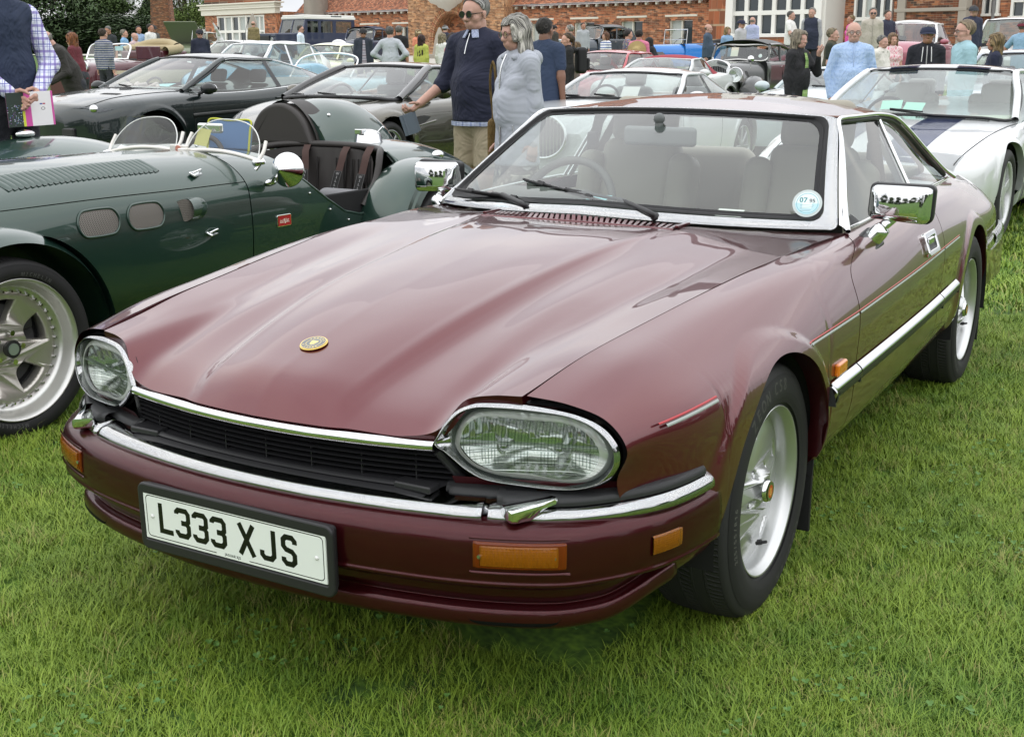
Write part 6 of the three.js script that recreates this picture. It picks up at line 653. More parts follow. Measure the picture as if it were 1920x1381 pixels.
{ const G = paint([.052, .054, .054], .15, .35); const t = carAt('vintage_saloon', 'grey vintage saloon with white framed windscreen and round chrome headlamps', -7.35, -21.3, 0.03); vintage(t, { paint: G, wb: 2.75, frameM: M([.7, .7, .68], .3), card: true, roofY: 1.50, belt: 1.10, roofM: M([.09, .09, .09], .6), lampR: .135 }); part('spot_lamp', [mv(ball(.07, 14), .5, 1.14, -.25), bar([.5, .95, -.25], [.5, 1.1, -.25], .012)], chrome, t); part('tax_disc', mv(cyl(.04, .04, .004, 16), .42, 1.2, -1.13, 1.2), M([.6, .66, .64], .5), t); }
{ const t = carAt('open_tourer', 'bright blue open vintage tourer with black wings and upright windscreen frame', -15.4, -35.4, -0.5); vintage(t, { paint: M([.02, .20, .62], .25, 0, { clearcoat: 1 }), fender: M([.015, .015, .016], .25, 0, { clearcoat: 1 }), wb: 3.1, zr: -3.6, zc: -1.2, open: true, mascot: true, frameM: chromeDull, wheelStyle: 'wire', hoodY: 1.14, belt: 1.16 }); }
{ const t = carAt('black_limousine', 'dark grey and black vintage saloon behind the striped shirt woman', -20.0, -38.7, -0.35); vintage(t, { paint: M([.06, .075, .095], .25, 0, { clearcoat: 1 }), fender: M([.015, .015, .016], .25, 0, { clearcoat: 1 }), roofM: M([.02, .021, .024], .3), wb: 3.0, frameM: M([.6, .6, .6], .3), roofY: 1.66, belt: 1.16 }); }
{ const t = carAt('small_off_roader', 'small dark blue canvas topped off roader with white windscreen frame', -27.0, -34.3, 0.1); vintage(t, { paint: M([.012, .022, .06], .4, 0, { clearcoat: .6 }), roofM: M([.012, .018, .045], .85), wb: 2.4, zr: -2.7, frameM: M([.5, .52, .55], .4), roofY: 1.60, belt: 1.12 }); }
// ---------- green open roadster beside the maroon coupe ----------
{
  const t = thing('open_roadster', 'dark green open two seat roadster with aero screens beside the maroon coupe', 'car', [-2.78, 0, 0]);
  const G = paint([0.016, 0.046, 0.034], 0.35, 0.3), leather = M([.030, .026, .024], .5), strap = M([.06, .028, .022], .7), alu = M([.62, .62, .6], .35, .9), plast = M([.8, .82, .8], .02, 0, { transmission: 1, thickness: 0, ior: 1.45 });
  const zk = [1.5, 1.2, .8, .4, 0, -.4, -.8, -1.2, -1.6, -2.0, -2.4, -2.8, -3.2, -3.6, -3.9, -4.05].reverse(), F = (a) => ns(zk, a.slice().reverse());
  const top = F([.62, .76, .84, .88, .905, .925, .935, .935, .925, .90, .88, .885, .89, .82, .66, .52]), wTop = F([.1, .2, .25, .27, .28, .29, .29, .29, .30, .32, .34, .36, .36, .30, .2, .08]), shY = F([.55, .68, .74, .765, .775, .775, .775, .77, .77, .765, .765, .775, .775, .72, .6, .5]), shX = F([.16, .30, .37, .41, .43, .445, .455, .46, .465, .47, .475, .49, .50, .45, .33, .16]), sdX = F([.18, .34, .41, .45, .47, .478, .48, .482, .485, .49, .50, .52, .53, .48, .36, .18]);
  const sec = (z) => [[0, top(z), z], [wTop(z) * .55, top(z) - .008, z], [wTop(z), top(z) - .035, z], [lerp(wTop(z), shX(z), .6), lerp(top(z) - .035, shY(z), .42), z], [shX(z), shY(z), z], [sdX(z), shY(z) - .11, z], [sdX(z) + .004, .52, z], [sdX(z) - .012, .38, z], [sdX(z) - .07, .27, z]];
  const mk = (z0, z1, v0, v1, n = 30, sd = 'ab') => { const rows = sideLoft(sec, [...Array(n + 1).keys()].map((i) => lerp(z0, z1, i / n)), 40, [], { v0, v1 }); return panel(rows, true, .008, sd); };
  part('bonnet', both(mk(1.5, -1.615, 0, .47, 50, 'bd')), G, t); part('side_panel', both(mk(1.5, -1.615, .476, 1, 50, 'bc')), G, t);
  // bonnet hump
  part('bonnet_bulge', [gfn(40, 24, (u, v) => { const z = lerp(1.2, -1.1, u), s = v * 2 - 1, h = .055 * (1 - sm(.25, 1, u)) + .004; return [s * .24, top(z) - .02 * s * s + h * Math.pow(1 - s * s, .8) * sm(0, .1, u) - .003, z]; }, true)], G, t);
  part('scuttle', both(mk(-1.622, -1.98, 0, 1, 12, 'ab')), G, t);
  // cockpit sides cut away, rear deck
  const cut = lin([-2.86, -2.82, -2.76, -2.68, -2.58, -2.45, -2.32, -2.2, -2.08, -1.98], [.84, .76, .67, .60, .555, .545, .575, .645, .725, .80]);
  for (const s of [1, -1]) { const rows = []; for (let i = 0; i <= 36; i++) { const z = lerp(-1.98, -2.86, i / 36), c = crom(sec(z)), yc = cut(z); let lo = 0, hi = 8; for (let k = 0; k < 24; k++) { const m = (lo + hi) / 2; c(m)[1] > yc ? lo = m : hi = m; } const r = []; for (let j = 0; j <= 20; j++) r.push(c(lerp(lo, 8, j / 20))); rows.push(r); } const g = panel(rows, true, .02, 'c'); part('cockpit_side', s > 0 ? g : mirX(g), G, t); const e = tube(rows.map((r) => [r[0][0] - .004, r[0][1], r[0][2]]), .008, 50, 8); part('cockpit_edge', s > 0 ? e : mirX(e), G, t);
    for (let i = 3; i < 36; i += 6) { const p = rows[i][2]; part('rivet', ball(.007, 8).translate(s * (p[0] + .003), p[1] - .01, p[2]), chromeDull, t); } }
  part('rear_deck', both(mk(-2.86, -4.05, 0, 1, 24, 'a')), G, t);
  part('tail_hump', [gfn(30, 28, (u, v) => { const z = lerp(-2.9, -3.98, u), s = v * 2 - 1, w = lerp(.30, .36, sm(0, .4, u)) * (1 - .75 * sm(.5, 1, u)), h = lerp(.235, .26, sm(0, .3, u)) * (1 - sm(.45, 1, u)) + .01; return [-.36 + s * w, .84 + (top(z) - .88) * .6 + h * Math.pow(Math.max(0, 1 - s * s), .75), z]; }, true), (() => { const f = gfn(8, 28, (u, v) => { const s = v * 2 - 1; return [-.36 + s * .30, lerp(.84, .845 + .235 * Math.pow(Math.max(0, 1 - s * s), .75), u), -2.9]; }); return join([f]); })()], G, t);
  { const sh = new THREE.Shape(); sh.moveTo(-.235, 0); sh.quadraticCurveTo(-.235, .12, -.15, .19); sh.quadraticCurveTo(-.07, .245, .02, .235); sh.quadraticCurveTo(.14, .21, .19, .10); sh.lineTo(.235, 0); const h = part('head_fairing', ext(sh, .045, .02, 4, 20).translate(-.36, .862, -2.90), leather, t); part('fairing_strap', [gfn(24, 3, (u, v) => { const s = u * 2 - 1, w = lerp(.245, .265, v); return [-.36 + s * w, .868 + .248 * Math.pow(Math.max(0, 1 - s * s), .72), lerp(-2.88, -3.02, v)]; }, true)], leather, h); for (const [x, y, z] of [[-.10, 1.03, -2.97], [-.11, .89, -2.99], [-.6, .93, -2.97]]) part('press_stud', ball(.012, 10).translate(x, y, z), chrome, h); }
  part('fuel_cap', [mv(cyl(.075, .085, .05, 28), .16, .905, -3.0), mv(ball(.07, 20), .16, .925, -3.0, 0, 0, 0, [1, .45, 1]), mv(box(.05, .03, .05), .16, .945, -2.93), bar([.21, .93, -3.02], [.25, .97, -3.03], .008)], chrome, t);
  // louvres, latches, side grilles
  const louvre = gfn(10, 6, (u, v) => { const s = u * 2 - 1; return [s * .065, .010 * Math.sin(PI * v * .5) * Math.pow(Math.max(0, 1 - s * s * s * s), .5), lerp(.014, -.012, v)]; }, true);
  for (let i = 0; i < 28; i++) { const z = -.36 - i * .0288, x = .305; const y = topY({ sec }, x, z); for (const s of [1, -1]) { const m = part('louvre', louvre, G, t); m.position.set(s * x, y + .001, z); m.rotation.set(0, s * .25, -s * .42); const d = part('louvre_slot', box(.12, .004, .010, 0, 0, 0, .001), blackMat, t); d.position.set(s * x, y + .001, z - .013); d.rotation.set(0, s * .25, -s * .42); } }
  const latch = (x, y, z) => part('bonnet_latch', [mv(box(.035, .012, .09, 0, 0, 0, .005), x, y + .006, z, 0, .4, -.5), mv(tube([[0, 0, .04], [.02, .02, .0], [0, .0, -.05]], .005, 16, 6), x, y + .012, z, 0, .4, -.3)], chrome, t);
  latch(.40, topY({ sec }, .40, -1.35), -1.35); latch(-.40, topY({ sec }, .40, -1.35), -1.35); latch(.484, .57, -1.35);
  const meshT = canvasTex(128, 128, (x) => { x.fillStyle = '#14110f'; x.fillRect(0, 0, 128, 128); x.strokeStyle = '#8f8a84'; x.lineWidth = 10; for (let i = -4; i < 9; i++) { x.beginPath(); x.moveTo(i * 32, 0); x.lineTo(i * 32 + 64, 128); x.moveTo(i * 32 + 64, 0); x.lineTo(i * 32, 128); x.stroke(); } }); const meshM = M('#ffffff', .5, .3, { map: rep(meshT, 6, 3.2) });
  const sx = (z, y) => xAt(sec, z, y, null);
  for (const [z, len] of [[-.70, .21], [-.96, .20]]) { const y = .70, n = 40, pt = (k, q, e) => { const a = q * 2 * PI, ca = Math.cos(a), sa = Math.sin(a), X = (len / 2 - .05) * Math.sign(ca) * Math.min(1, Math.abs(ca) * 3) + (.05 + e) * ca, Y = (.052 + e) * sa; return [z - X * k, y + Y * k]; }; const fan = gfn(n, 4, (u, v) => { const [zz, yy] = pt(v, u, 0); return [sx(zz, yy) + .001, yy, zz]; }, true, (p) => [(p[2] - z) / len + .5, (p[1] - y) / .1 + .5]); const gg = part('side_grille', fan, meshM, t); part('grille_lip', tube([...Array(40).keys()].map((i) => { const [zz, yy] = pt(1, i / 40, .004); return [sx(zz, yy) + .002, yy, zz]; }), .006, 80, 6, true), G, gg); }
  { const z = -1.2, y = .70; part('exhaust_scoop', [gfn(20, 16, (u, v) => { const a = (v - .5) * PI * .98, r = .052 * Math.sqrt(Math.max(0, 1 - Math.pow(u, 4))); const zz = z - .0 - u * .13; return [sx(zz, y) + r * Math.cos(a) * .9 * (1 - .6 * u), y + r * Math.sin(a), zz]; }, true)], G, t); part('scoop_mesh', mv(new THREE.CircleGeometry(.05, 24), sx(z + .01, y) + .008, y, z + .02, 0, 1.1, 0), meshM, t); }
  // red badge
  { const bt = canvasTex(256, 128, (x) => { x.fillStyle = '#a8152c'; x.fillRect(0, 0, 256, 128); x.fillStyle = '#e2dcd2'; x.fillRect(30, 84, 90, 6); x.fillRect(150, 80, 76, 6); x.font = 'italic bold 40px sans-serif'; x.fillText('EAST', 28, 80); x.fillText('AZ', 160, 76); x.font = 'bold 84px sans-serif'; x.fillText('V', 112, 100); }); const z = -1.84, y = .58, x = sx(z, y); const b = part('side_badge', mv(ext(rrect(.105, .06, .01), .004, .002), x, y, z, 0, PI / 2 - .02, 0), chrome, t); part('badge_enamel', mv(new THREE.PlaneGeometry(.094, .05), x + .0075, y, z, 0, PI / 2 - .02, 0), M('#ffffff', .25, 0, { map: bt, clearcoat: 1 }), b); }
  // aero screens: bent perspex in a pale frame
  const Ztop = -1.70; for (const s of [1, -1]) { const c = s * .27, base = (q) => [c + q * .235, .912 - .028 * Math.pow(q * .235 * s / .235 + .3, 2) * .8, -1.66 + .03 * q * q * 0]; const prof = (q) => .17 * Math.pow(Math.max(0, 1 - Math.pow(Math.abs(q), 3.2)), .55);
    const sc = part('aero_screen', gfn(30, 8, (u, v) => { const q = u * 2 - 1, b = base(q), h = prof(q) * v; return [b[0], b[1] + .012 + h * .86, b[2] - h * .5 - .03 * Math.cos(q * 1.5) * v * .3]; }), plast, t); part('screen_bar', [tube([...Array(9).keys()].map((i) => { const b = base(i / 4 - 1); return [b[0], b[1] + .012, b[2]]; }), .011, 24, 8), ...[-1, 1].map((q) => { const b = base(q); return tube([[b[0], b[1] + .01, b[2]], [b[0] + q * .01, b[1] + .05, b[2] - .03], [b[0] + q * .004, b[1] + .10, b[2] - .06]], .009, 12, 8); })], M([.7, .68, .64], .35, .3), sc); const e = base(s); part('screen_clamp', [mv(ball(.022, 14), e[0], e[1] + .005, e[2] + .01), bar([e[0], e[1] - .03, e[2] + .02], [e[0] + s * .02, e[1] + .02, e[2] - .02], .009), mv(ball(.014, 10), e[0] + s * .03, e[1] + .008, e[2])], chrome, sc); part('screen_edge', tube([...Array(25).keys()].map((i) => { const q = i / 12 - 1, b = base(q), h = prof(q); return [b[0], b[1] + .012 + h * .86, b[2] - h * .5 - .009 * Math.cos(q * 1.5)]; }), .003, 50, 6), M([.75, .76, .74], .2), sc); }
  part('screen_bridge', [box(.12, .035, .012, 0, .925, -1.655, .004), box(.05, .03, .05, .05, .915, -1.64, .006)], M([.7, .68, .64], .35, .3), t); part('bridge_emblem', mv(cyl(.016, .016, .004, 16), 0, .926, -1.646, PI / 2), M([.55, .22, .16], .4), t);
  part('side_screen', [gfn(8, 6, (u, v) => [-.56 + .02 * u, .90 + v * (.16 - .10 * sm(.35, .75, u)), lerp(-1.8, -2.25, u)])], M([.45, .48, .47], .05, 0, { transmission: .9, thickness: 0 }), t);
  part('rear_view_mirror', [mv(box(.15, .05, .03, 0, 0, 0, .012), .02, 1.015, -1.86, 0, .1, 0), bar([.02, .93, -1.75], [.02, 1.0, -1.86], .007)], chrome, t);
  part('screen_label', mv(box(.07, .09, .003, 0, 0, 0, .001), .10, .98, -1.72, -.5, .3, 0), M([.62, .60, .2], .6), t);
  for (const s of [1, -1]) { const m = part('door_mirror', [mv(lathe([[0, -.10], [.012, -.098], [.03, -.075], [.062, -.03], [.082, 0], [.085, .006], [.08, .008]], 32), s * .565, .835, -1.80, -PI / 2 - .1, 0, s * .3), tube([[s * .47, .77, -1.78], [s * .51, .80, -1.77], [s * .555, .832, -1.76]], .014, 12, 8), mv(ball(.026, 12), s * .475, .772, -1.78, 0, 0, 0, [.7, .6, 1.6])], chrome, t); part('mirror_face', mv(cyl(.079, .079, .004, 28), s * .567, .836, -1.808, -PI / 2 - .1, 0, s * .3), chrome, m); }
  // cockpit trim: ribbed leather back, belts
  part('cockpit_back', [gfn(40, 12, (u, v) => { const s = u * 2 - 1, x = s * .455, y = lerp(.42, .855 - .05 * Math.pow(Math.abs(s), 4), v); return [x, y, -2.845 + .20 * Math.pow(Math.abs(s), 3) + .02 * Math.cos(s * 40) * .12 + .05 * (1 - v)]; })], leather, t);
  for (const x of [.06, .12, .18, .24, .30, .36, -.08, -.2, -.32]) part('seat_pleat', tube([[x, .48, -2.80], [x, .66, -2.815 + .2 * Math.pow(x / .455, 3)], [x, .80, -2.825 + .2 * Math.abs(Math.pow(x / .455, 3))]], .006, 16, 6), M([.018, .016, .015], .5), t);
  part('cockpit_roll', tube([[-.47, .78, -2.5], [-.46, .835, -2.70], [-.36, .86, -2.82], [0, .872, -2.86], [.36, .86, -2.82], [.46, .835, -2.70], [.485, .70, -2.62], [.485, .58, -2.5]], .02, 70, 8), leather, t);
  part('seat', [box(.40, .12, .45, .24, .44, -2.5, .05, 3), box(.40, .12, .45, -.24, .44, -2.5, .05, 3)], leather, t); part('seat_cushion', [mv(box(.34, .18, .12, 0, 0, 0, .05, 4), .26, .56, -2.62, -.35)], M([.20, .20, .21], .75), t);
  part('cockpit_floor', [box(.9, .03, 1.3, 0, .36, -2.3, 0), box(.88, .3, .03, 0, .68, -1.95, .01), both(box(.02, .34, .9, .47, .5, -2.35, .01))], blackMat, t);
  { const wt = canvasTex(64, 256, (x) => { x.fillStyle = '#0d0d0d'; x.fillRect(0, 0, 64, 256); x.strokeStyle = '#777'; x.lineWidth = 2; x.strokeRect(4, 4, 56, 248); x.fillStyle = '#8d8d8d'; x.font = 'bold 30px sans-serif'; x.textAlign = 'center'; [...'WILLANS'].forEach((c, i) => x.fillText(c, 32, 36 + i * 34)); }); const wm = M('#ffffff', .7, 0, { map: wt });
    for (const [x, dx] of [[.13, -.05], [.36, -.04], [-.16, .05]]) { const f = (w, a, b, o) => gfn(10, 2, (u, v) => { const q = lerp(a, b, u), y = .868 - .36 * q; return [x + dx * q * 1.2 + (v - .5) * w, y + (q < .05 ? .012 : 0), -2.84 + .2 * Math.pow(Math.abs(x) / .455, 3) + .10 * q + o + (q < .06 ? -.03 : .0)]; }, true, (p, u, v) => [v, 1 - u]); const b = part('harness_strap', [f(.05, 0, 1, .012)], strap, t); part('harness_pad', f(.058, .38, .82, .02), wm, b); part('harness_buckle', mv(box(.06, .05, .02, 0, 0, 0, .006), x + dx * 1.2, .50, -2.70, -.3), blackTrim, b); } }
  part('blue_bag', [mv(box(.24, .16, .03, 0, 0, 0, .012), -.16, .955, -2.2, -.25, .3, .05)], M([.07, .17, .36], .7), t); part('bag_piping', mv(tube([[-.12, -.08, 0], [-.12, .03, 0], [-.12, .08, 0], [.0, .08, 0], [.12, .08, 0], [.12, .03, 0], [.12, -.08, 0]], .006, 60, 6), -.16, .955, -2.185, -.25, .3, .05), M([.5, .52, .04], .6), t);
  part('steering_wheel', mv(new THREE.TorusGeometry(.16, .014, 10, 36), -.25, .80, -2.05, -.35), leather, t);
  // wings
  for (const s of [1, -1]) { const arc = (a0, a1, R, cz, cy, x0, x1, sq) => gfn(40, 14, (u, v) => { const a = lerp(a0, a1, u), k = v * 2 - 1, r = R - .05 * Math.pow(Math.abs(k), 3); return [s * lerp(x0, x1, v), cy + r * Math.sin(a) * sq, cz + r * Math.cos(a)]; }); const f = (g) => join([g]);
    part('front_wing', [arc(-.1, PI - .0, .46, -.03, .33, .46, .80, .96), gfn(20, 3, (u, v) => { const a = lerp(PI * .62, PI * 1.02, u), r = .445; return [s * lerp(.79, .47, v), .33 + r * Math.sin(a) * .96, -.03 + r * Math.cos(a) - .05 * v]; })], G, t);
    part('wing_lamp', [mv(ball(.03, 12), s * .68, .80, .05, 0, 0, 0, [1, .8, 2])], chrome, t);
    part('rear_wing', [arc(.0, PI * 1.02, .46, -2.88, .36, .44, .80, 1.0)], G, t); part('wing_flank', [gfn(24, 6, (u, v) => { const a = lerp(.0, PI, u), r = lerp(.44, .37, v); return [s * .802 - s * .02 * (1 - v), .36 + r * Math.sin(a), -2.88 + r * Math.cos(a)]; })], G, t); part('rear_lamp', [mv(ball(.03, 12), s * .66, .83, -2.98, 0, 0, 0, [1, .9, 1.6])], chrome, t); }
  // split-rim wheels
  const tread = rubberTread, sideT = M('#ffffff', .8, 0, { map: sidewallText([['MICHELIN', .35, 30, '#4a4a4a', 420, .062], ['Pilot Performance', .36, 20, '#3c3c3c', 392, .034], ['MICHELIN', 3.4, 30, '#4a4a4a', 420, .062]]) });
  const lip = lathe([[.20, -.10], [.19, 0], [.185, .02], [.19, .026], [.225, .03], [.238, .05], [.246, .085], [.258, .098], [.262, .104], [.266, .10], [.266, .09]], 80).rotateZ(-PI / 2), face = (() => { const sh = new THREE.Shape(); sh.absarc(0, 0, .205, 0, 2 * PI); for (let i = 0; i < 5; i++) { const a = i * 2 * PI / 5 + .32, P = (r, q) => [r * Math.cos(a + q), r * Math.sin(a + q)], h = new THREE.Path(); h.moveTo(...P(.19, -.36)); h.quadraticCurveTo(...P(.203, 0), ...P(.19, .36)); h.quadraticCurveTo(...P(.15, .40), ...P(.098, .26)); h.quadraticCurveTo(...P(.082, 0), ...P(.098, -.26)); h.quadraticCurveTo(...P(.15, -.40), ...P(.19, -.36)); sh.holes.push(h); } const g = ext(sh, .03, .01, 4, 24), p = g.attributes.position; for (let i = 0; i < p.count; i++) { const r = Math.hypot(p.getX(i), p.getY(i)); p.setZ(i, p.getZ(i) + .02 * sm(.10, .03, r) - .03 * sm(.05, .12, r) + .035 * sm(.12, .2, r) * .6); } g.computeVertexNormals(); return toCreasedNormals(g, .6).rotateY(PI / 2).translate(.0, 0, 0); })();
  for (const [z, s] of [[-.03, 1], [-2.9, 1], [-.03, -1], [-2.9, -1]]) { const w = part('wheel', tyreGeo(.335, .262, .22, 96), rubber, t); w.position.set(s * .67, .328, z); if (s < 0) w.rotation.y = PI; part('tread', treadGeo(.335, .22, 96), tread, w); part('sidewall', gfn(80, 4, (u, v) => { const a = u * 2 * PI, r = lerp(.272, .318, v), xx = .11 * lin([.262, .284, .307, .326], [.89, 1.0, .985, .87])(r) + .0012; return [xx, r * Math.cos(a), r * Math.sin(a)]; }, false, (p) => [.5 + .5 * (-p[2]) / .335, .5 + .5 * p[1] / .335]), sideT, w); part('rim', lip, alu, w); part('wheel_face', face, M([.56, .54, .50], .36, .8), w); part('hub_back', mv(cyl(.225, .225, .01, 40), -.05, 0, 0, 0, 0, PI / 2), blackMat, w); part('centre_cap', [mv(cyl(.03, .034, .02, 28), .052, 0, 0, 0, 0, PI / 2)], blackTrim, w); part('cap_disc', mv(cyl(.022, .022, .02, 24), .056, 0, 0, 0, 0, PI / 2), M([.35, .42, .38], .3, .6), w);
    const bolt = cyl(.0052, .0052, .016, 6).rotateZ(PI / 2); for (let i = 0; i < 36; i++) { const a = i * PI / 18, b = part('rim_bolt', bolt, chromeDull, w); b.position.set(.032, .212 * Math.cos(a), .212 * Math.sin(a)); } for (let i = 0; i < 5; i++) { const a = i * 2 * PI / 5 + .95; part('wheel_nut', mv(cyl(.009, .011, .02, 6), .034, .058 * Math.cos(a), .058 * Math.sin(a), 0, 0, PI / 2), chrome, w); } part('brake_disc', mv(cyl(.16, .16, .02, 36), -.03, 0, 0, 0, 0, PI / 2), darkIn, w); part('brake_caliper', box(.05, .1, .08, -.02, .1, -.1, .01), blackTrim, w); }
  part('underbody', [box(.8, .03, 4.4, 0, .25, -1.6, 0), box(.85, .4, .02, 0, .5, -1.7, 0)], blackMat, t);
}
{ // green wing of a second low sports car behind it
  const t = thing('green_sports_car', 'green wing of a second low sports car between the fastback and the roadster', 'car', [-5.35, 0, -2.2]); const G = paint([0.02, 0.055, 0.04], 0.35, 0.3);
  part('front_wing', [gfn(30, 14, (u, v) => { const a = lerp(0, PI, u), k = v * 2 - 1; return [.42 * k * .8 + .62, .34 + (.54 - .10 * k * k) * Math.pow(Math.sin(a), .8), -.2 + .95 * Math.cos(a)]; })], G, t); part('body', [gfn(30, 20, (u, v) => { const a = PI * v, z = lerp(.8, -2.9, u), w = .58 * Math.pow(Math.sin(PI * (.08 + .86 * u)), .5); return [w * Math.cos(a), .3 + .44 * Math.pow(Math.sin(a), .5) * (.75 + .25 * Math.sin(PI * u)), z]; })], G, t); part('far_wing', [gfn(20, 10, (u, v) => { const a = lerp(0, PI, u), k = v * 2 - 1; return [.3 * k - .72, .34 + (.5 - .1 * k * k) * Math.pow(Math.sin(a), .8), -.2 + .9 * Math.cos(a)]; })], G, t); part('wing_lamp', mv(ball(.035, 12), .62, .90, -.1, 0, 0, 0, [1, .7, 2]), chrome, t);
  for (const [z, s] of [[-.2, 1], [-2.5, 1], [-.2, -1], [-2.5, -1]]) carWheel(t, .66, .31, z, s, .31, .2, .16, { style: 'wire' });
}
// ---------- people: bodies and clothes meshed from smooth-joined tapered capsules ----------
function surfaceNet(prims, cell, k, clip) { // prim: [a, b, ra, rb, sx = 1, sz = 1]
  let lo = [9e9, 9e9, 9e9], hi = [-9e9, -9e9, -9e9]; for (const [a, b, ra, rb] of prims) { const r = Math.max(ra, rb) + 3 * cell + 1.2 / k; for (let i = 0; i < 3; i++) { lo[i] = Math.min(lo[i], a[i] - r, b[i] - r); hi[i] = Math.max(hi[i], a[i] + r, b[i] + r); } }
  const n = [0, 1, 2].map((i) => Math.ceil((hi[i] - lo[i]) / cell) + 2), N = n[0] * n[1] * n[2], f = new Float32Array(N), sxy = n[0] * n[1];
  for (const [a, b, ra, rb, sx = 1, sz = 1, neg] of prims) { const R = Math.max(ra, rb), rx = Math.max(1, sx), m = 4.5 / k; const i0 = [0, 1, 2].map((q) => Math.max(0, Math.floor((Math.min(a[q], b[q]) - R * (q === 0 ? sx : q === 2 ? sz : 1) - m - lo[q]) / cell))), i1 = [0, 1, 2].map((q) => Math.min(n[q] - 1, Math.ceil((Math.max(a[q], b[q]) + R * (q === 0 ? sx : q === 2 ? sz : 1) + m - lo[q]) / cell)));
    const d = [(b[0] - a[0]) / sx, b[1] - a[1], (b[2] - a[2]) / sz], dd = d[0] * d[0] + d[1] * d[1] + d[2] * d[2] || 1e-9, mn = Math.min(1, sx, sz);
    for (let z = i0[2]; z <= i1[2]; z++) for (let y = i0[1]; y <= i1[1]; y++) for (let x = i0[0]; x <= i1[0]; x++) { const px = (lo[0] + x * cell - a[0]) / sx, py = lo[1] + y * cell - a[1], pz = (lo[2] + z * cell - a[2]) / sz, t = clamp((px * d[0] + py * d[1] + pz * d[2]) / dd), e = Math.hypot(px - d[0] * t, py - d[1] * t, pz - d[2] * t) - (ra + (rb - ra) * t), v = Math.exp(-k * e * lerp(mn, 1, .5)); f[z * sxy + y * n[0] + x] += neg ? -v : v; } }
  const val = new Float32Array(N); for (let z = 0, i = 0; z < n[2]; z++) for (let y = 0; y < n[1]; y++) for (let x = 0; x < n[0]; x++, i++) { let v = f[i] > 1e-12 ? Math.log(f[i]) / k : -1; v = clamp(v, -cell * 3, cell * 3); if (clip) v = Math.min(v, clip(lo[0] + x * cell, lo[1] + y * cell, lo[2] + z * cell)); val[i] = v; }
  const idx = new Int32Array(N).fill(-1), pos = [], nor = [], tri = []; const off = [0, 1, n[0], n[0] + 1, sxy, sxy + 1, sxy + n[0], sxy + n[0] + 1], E = [[0, 1], [0, 2], [0, 4], [1, 3], [1, 5], [2, 3], [2, 6], [3, 7], [4, 5], [4, 6], [5, 7], [6, 7]];
  for (let z = 0; z < n[2] - 1; z++) for (let y = 0; y < n[1] - 1; y++) for (let x = 0; x < n[0] - 1; x++) { const i = z * sxy + y * n[0] + x; let m = 0; for (let q = 0; q < 8; q++) if (val[i + off[q]] > 0) m |= 1 << q; if (m === 0 || m === 255) continue; let sx = 0, sy = 0, sz = 0, c = 0; for (const [p, q] of E) { const A = val[i + off[p]], B = val[i + off[q]]; if ((A > 0) === (B > 0)) continue; const t = A / (A - B); sx += lerp(p & 1, q & 1, t); sy += lerp((p >> 1) & 1, (q >> 1) & 1, t); sz += lerp(p >> 2, q >> 2, t); c++; } sx /= c; sy /= c; sz /= c; idx[i] = pos.length / 3; pos.push(lo[0] + (x + sx) * cell, lo[1] + (y + sy) * cell, lo[2] + (z + sz) * cell);
    const g = [val[i] + val[i + off[2]] + val[i + off[4]] + val[i + off[6]] - val[i + 1] - val[i + off[3]] - val[i + off[5]] - val[i + off[7]], val[i] + val[i + 1] + val[i + off[4]] + val[i + off[5]] - val[i + off[2]] - val[i + off[3]] - val[i + off[6]] - val[i + off[7]], val[i] + val[i + 1] + val[i + off[2]] + val[i + off[3]] - val[i + off[4]] - val[i + off[5]] - val[i + off[6]] - val[i + off[7]]], l = Math.hypot(...g) || 1; nor.push(g[0] / l, g[1] / l, g[2] / l); }
  const quad = (a, b, c, d, flip) => { if (a < 0 || b < 0 || c < 0 || d < 0) return; flip ? tri.push(a, b, c, b, d, c) : tri.push(a, c, b, b, c, d); };
  for (let z = 1; z < n[2] - 1; z++) for (let y = 1; y < n[1] - 1; y++) for (let x = 1; x < n[0] - 1; x++) { const i = z * sxy + y * n[0] + x, s = val[i] > 0; if (s !== val[i + 1] > 0) quad(idx[i], idx[i - n[0]], idx[i - sxy], idx[i - n[0] - sxy], s); if (s !== val[i + n[0]] > 0) quad(idx[i], idx[i - 1], idx[i - sxy], idx[i - 1 - sxy], !s); if (s !== val[i + sxy] > 0) quad(idx[i], idx[i - 1], idx[i - n[0]], idx[i - 1 - n[0]], s); }
  const g = new THREE.BufferGeometry(), P = new Float32Array(pos), U = new Float32Array(pos.length / 3 * 2); for (let i = 0; i < U.length / 2; i++) { U[i * 2] = (P[i * 3] + P[i * 3 + 2] * .8) * 3; U[i * 2 + 1] = P[i * 3 + 1] * 3; } g.setAttribute('position', new THREE.BufferAttribute(P, 3)); g.setAttribute('normal', new THREE.BufferAttribute(new Float32Array(nor), 3)); g.setAttribute('uv', new THREE.BufferAttribute(U, 2)); g.setIndex(tri); return g;
}
const wrinkle = noiseTex(256, (u, v) => .5 + .6 * tnoise(u, v, 9, 4) + .35 * tnoise(u, v, 22, 5)), strands = noiseTex(256, (u, v) => .5 + .5 * tnoise(u, v * .12, 70, 6) + .4 * tnoise(u, v * .2, 30, 8));
const cloth = (c, o = {}) => M(c, .85, 0, { bumpMap: rep(wrinkle, .9, .7), bumpScale: .009, ...o }), strandMap = noiseTex(256, (u, v) => { const t = clamp(.72 + .8 * tnoise(u, v * .10, 80, 6) + .5 * tnoise(u, v * .2, 36, 9)); return [t * 255, t * 252, t * 246]; }, true), hairM = (c) => M(c, .55, 0, { map: rep(strandMap, 2, .5), bumpMap: rep(strands, 2, .6), bumpScale: .014 });
const skinM = { fair: M([.52, .29, .215], .5), tan: M([.42, .21, .14], .5), pink: M([.50, .29, .225], .5), dark: M([.2, .1, .065], .5) };
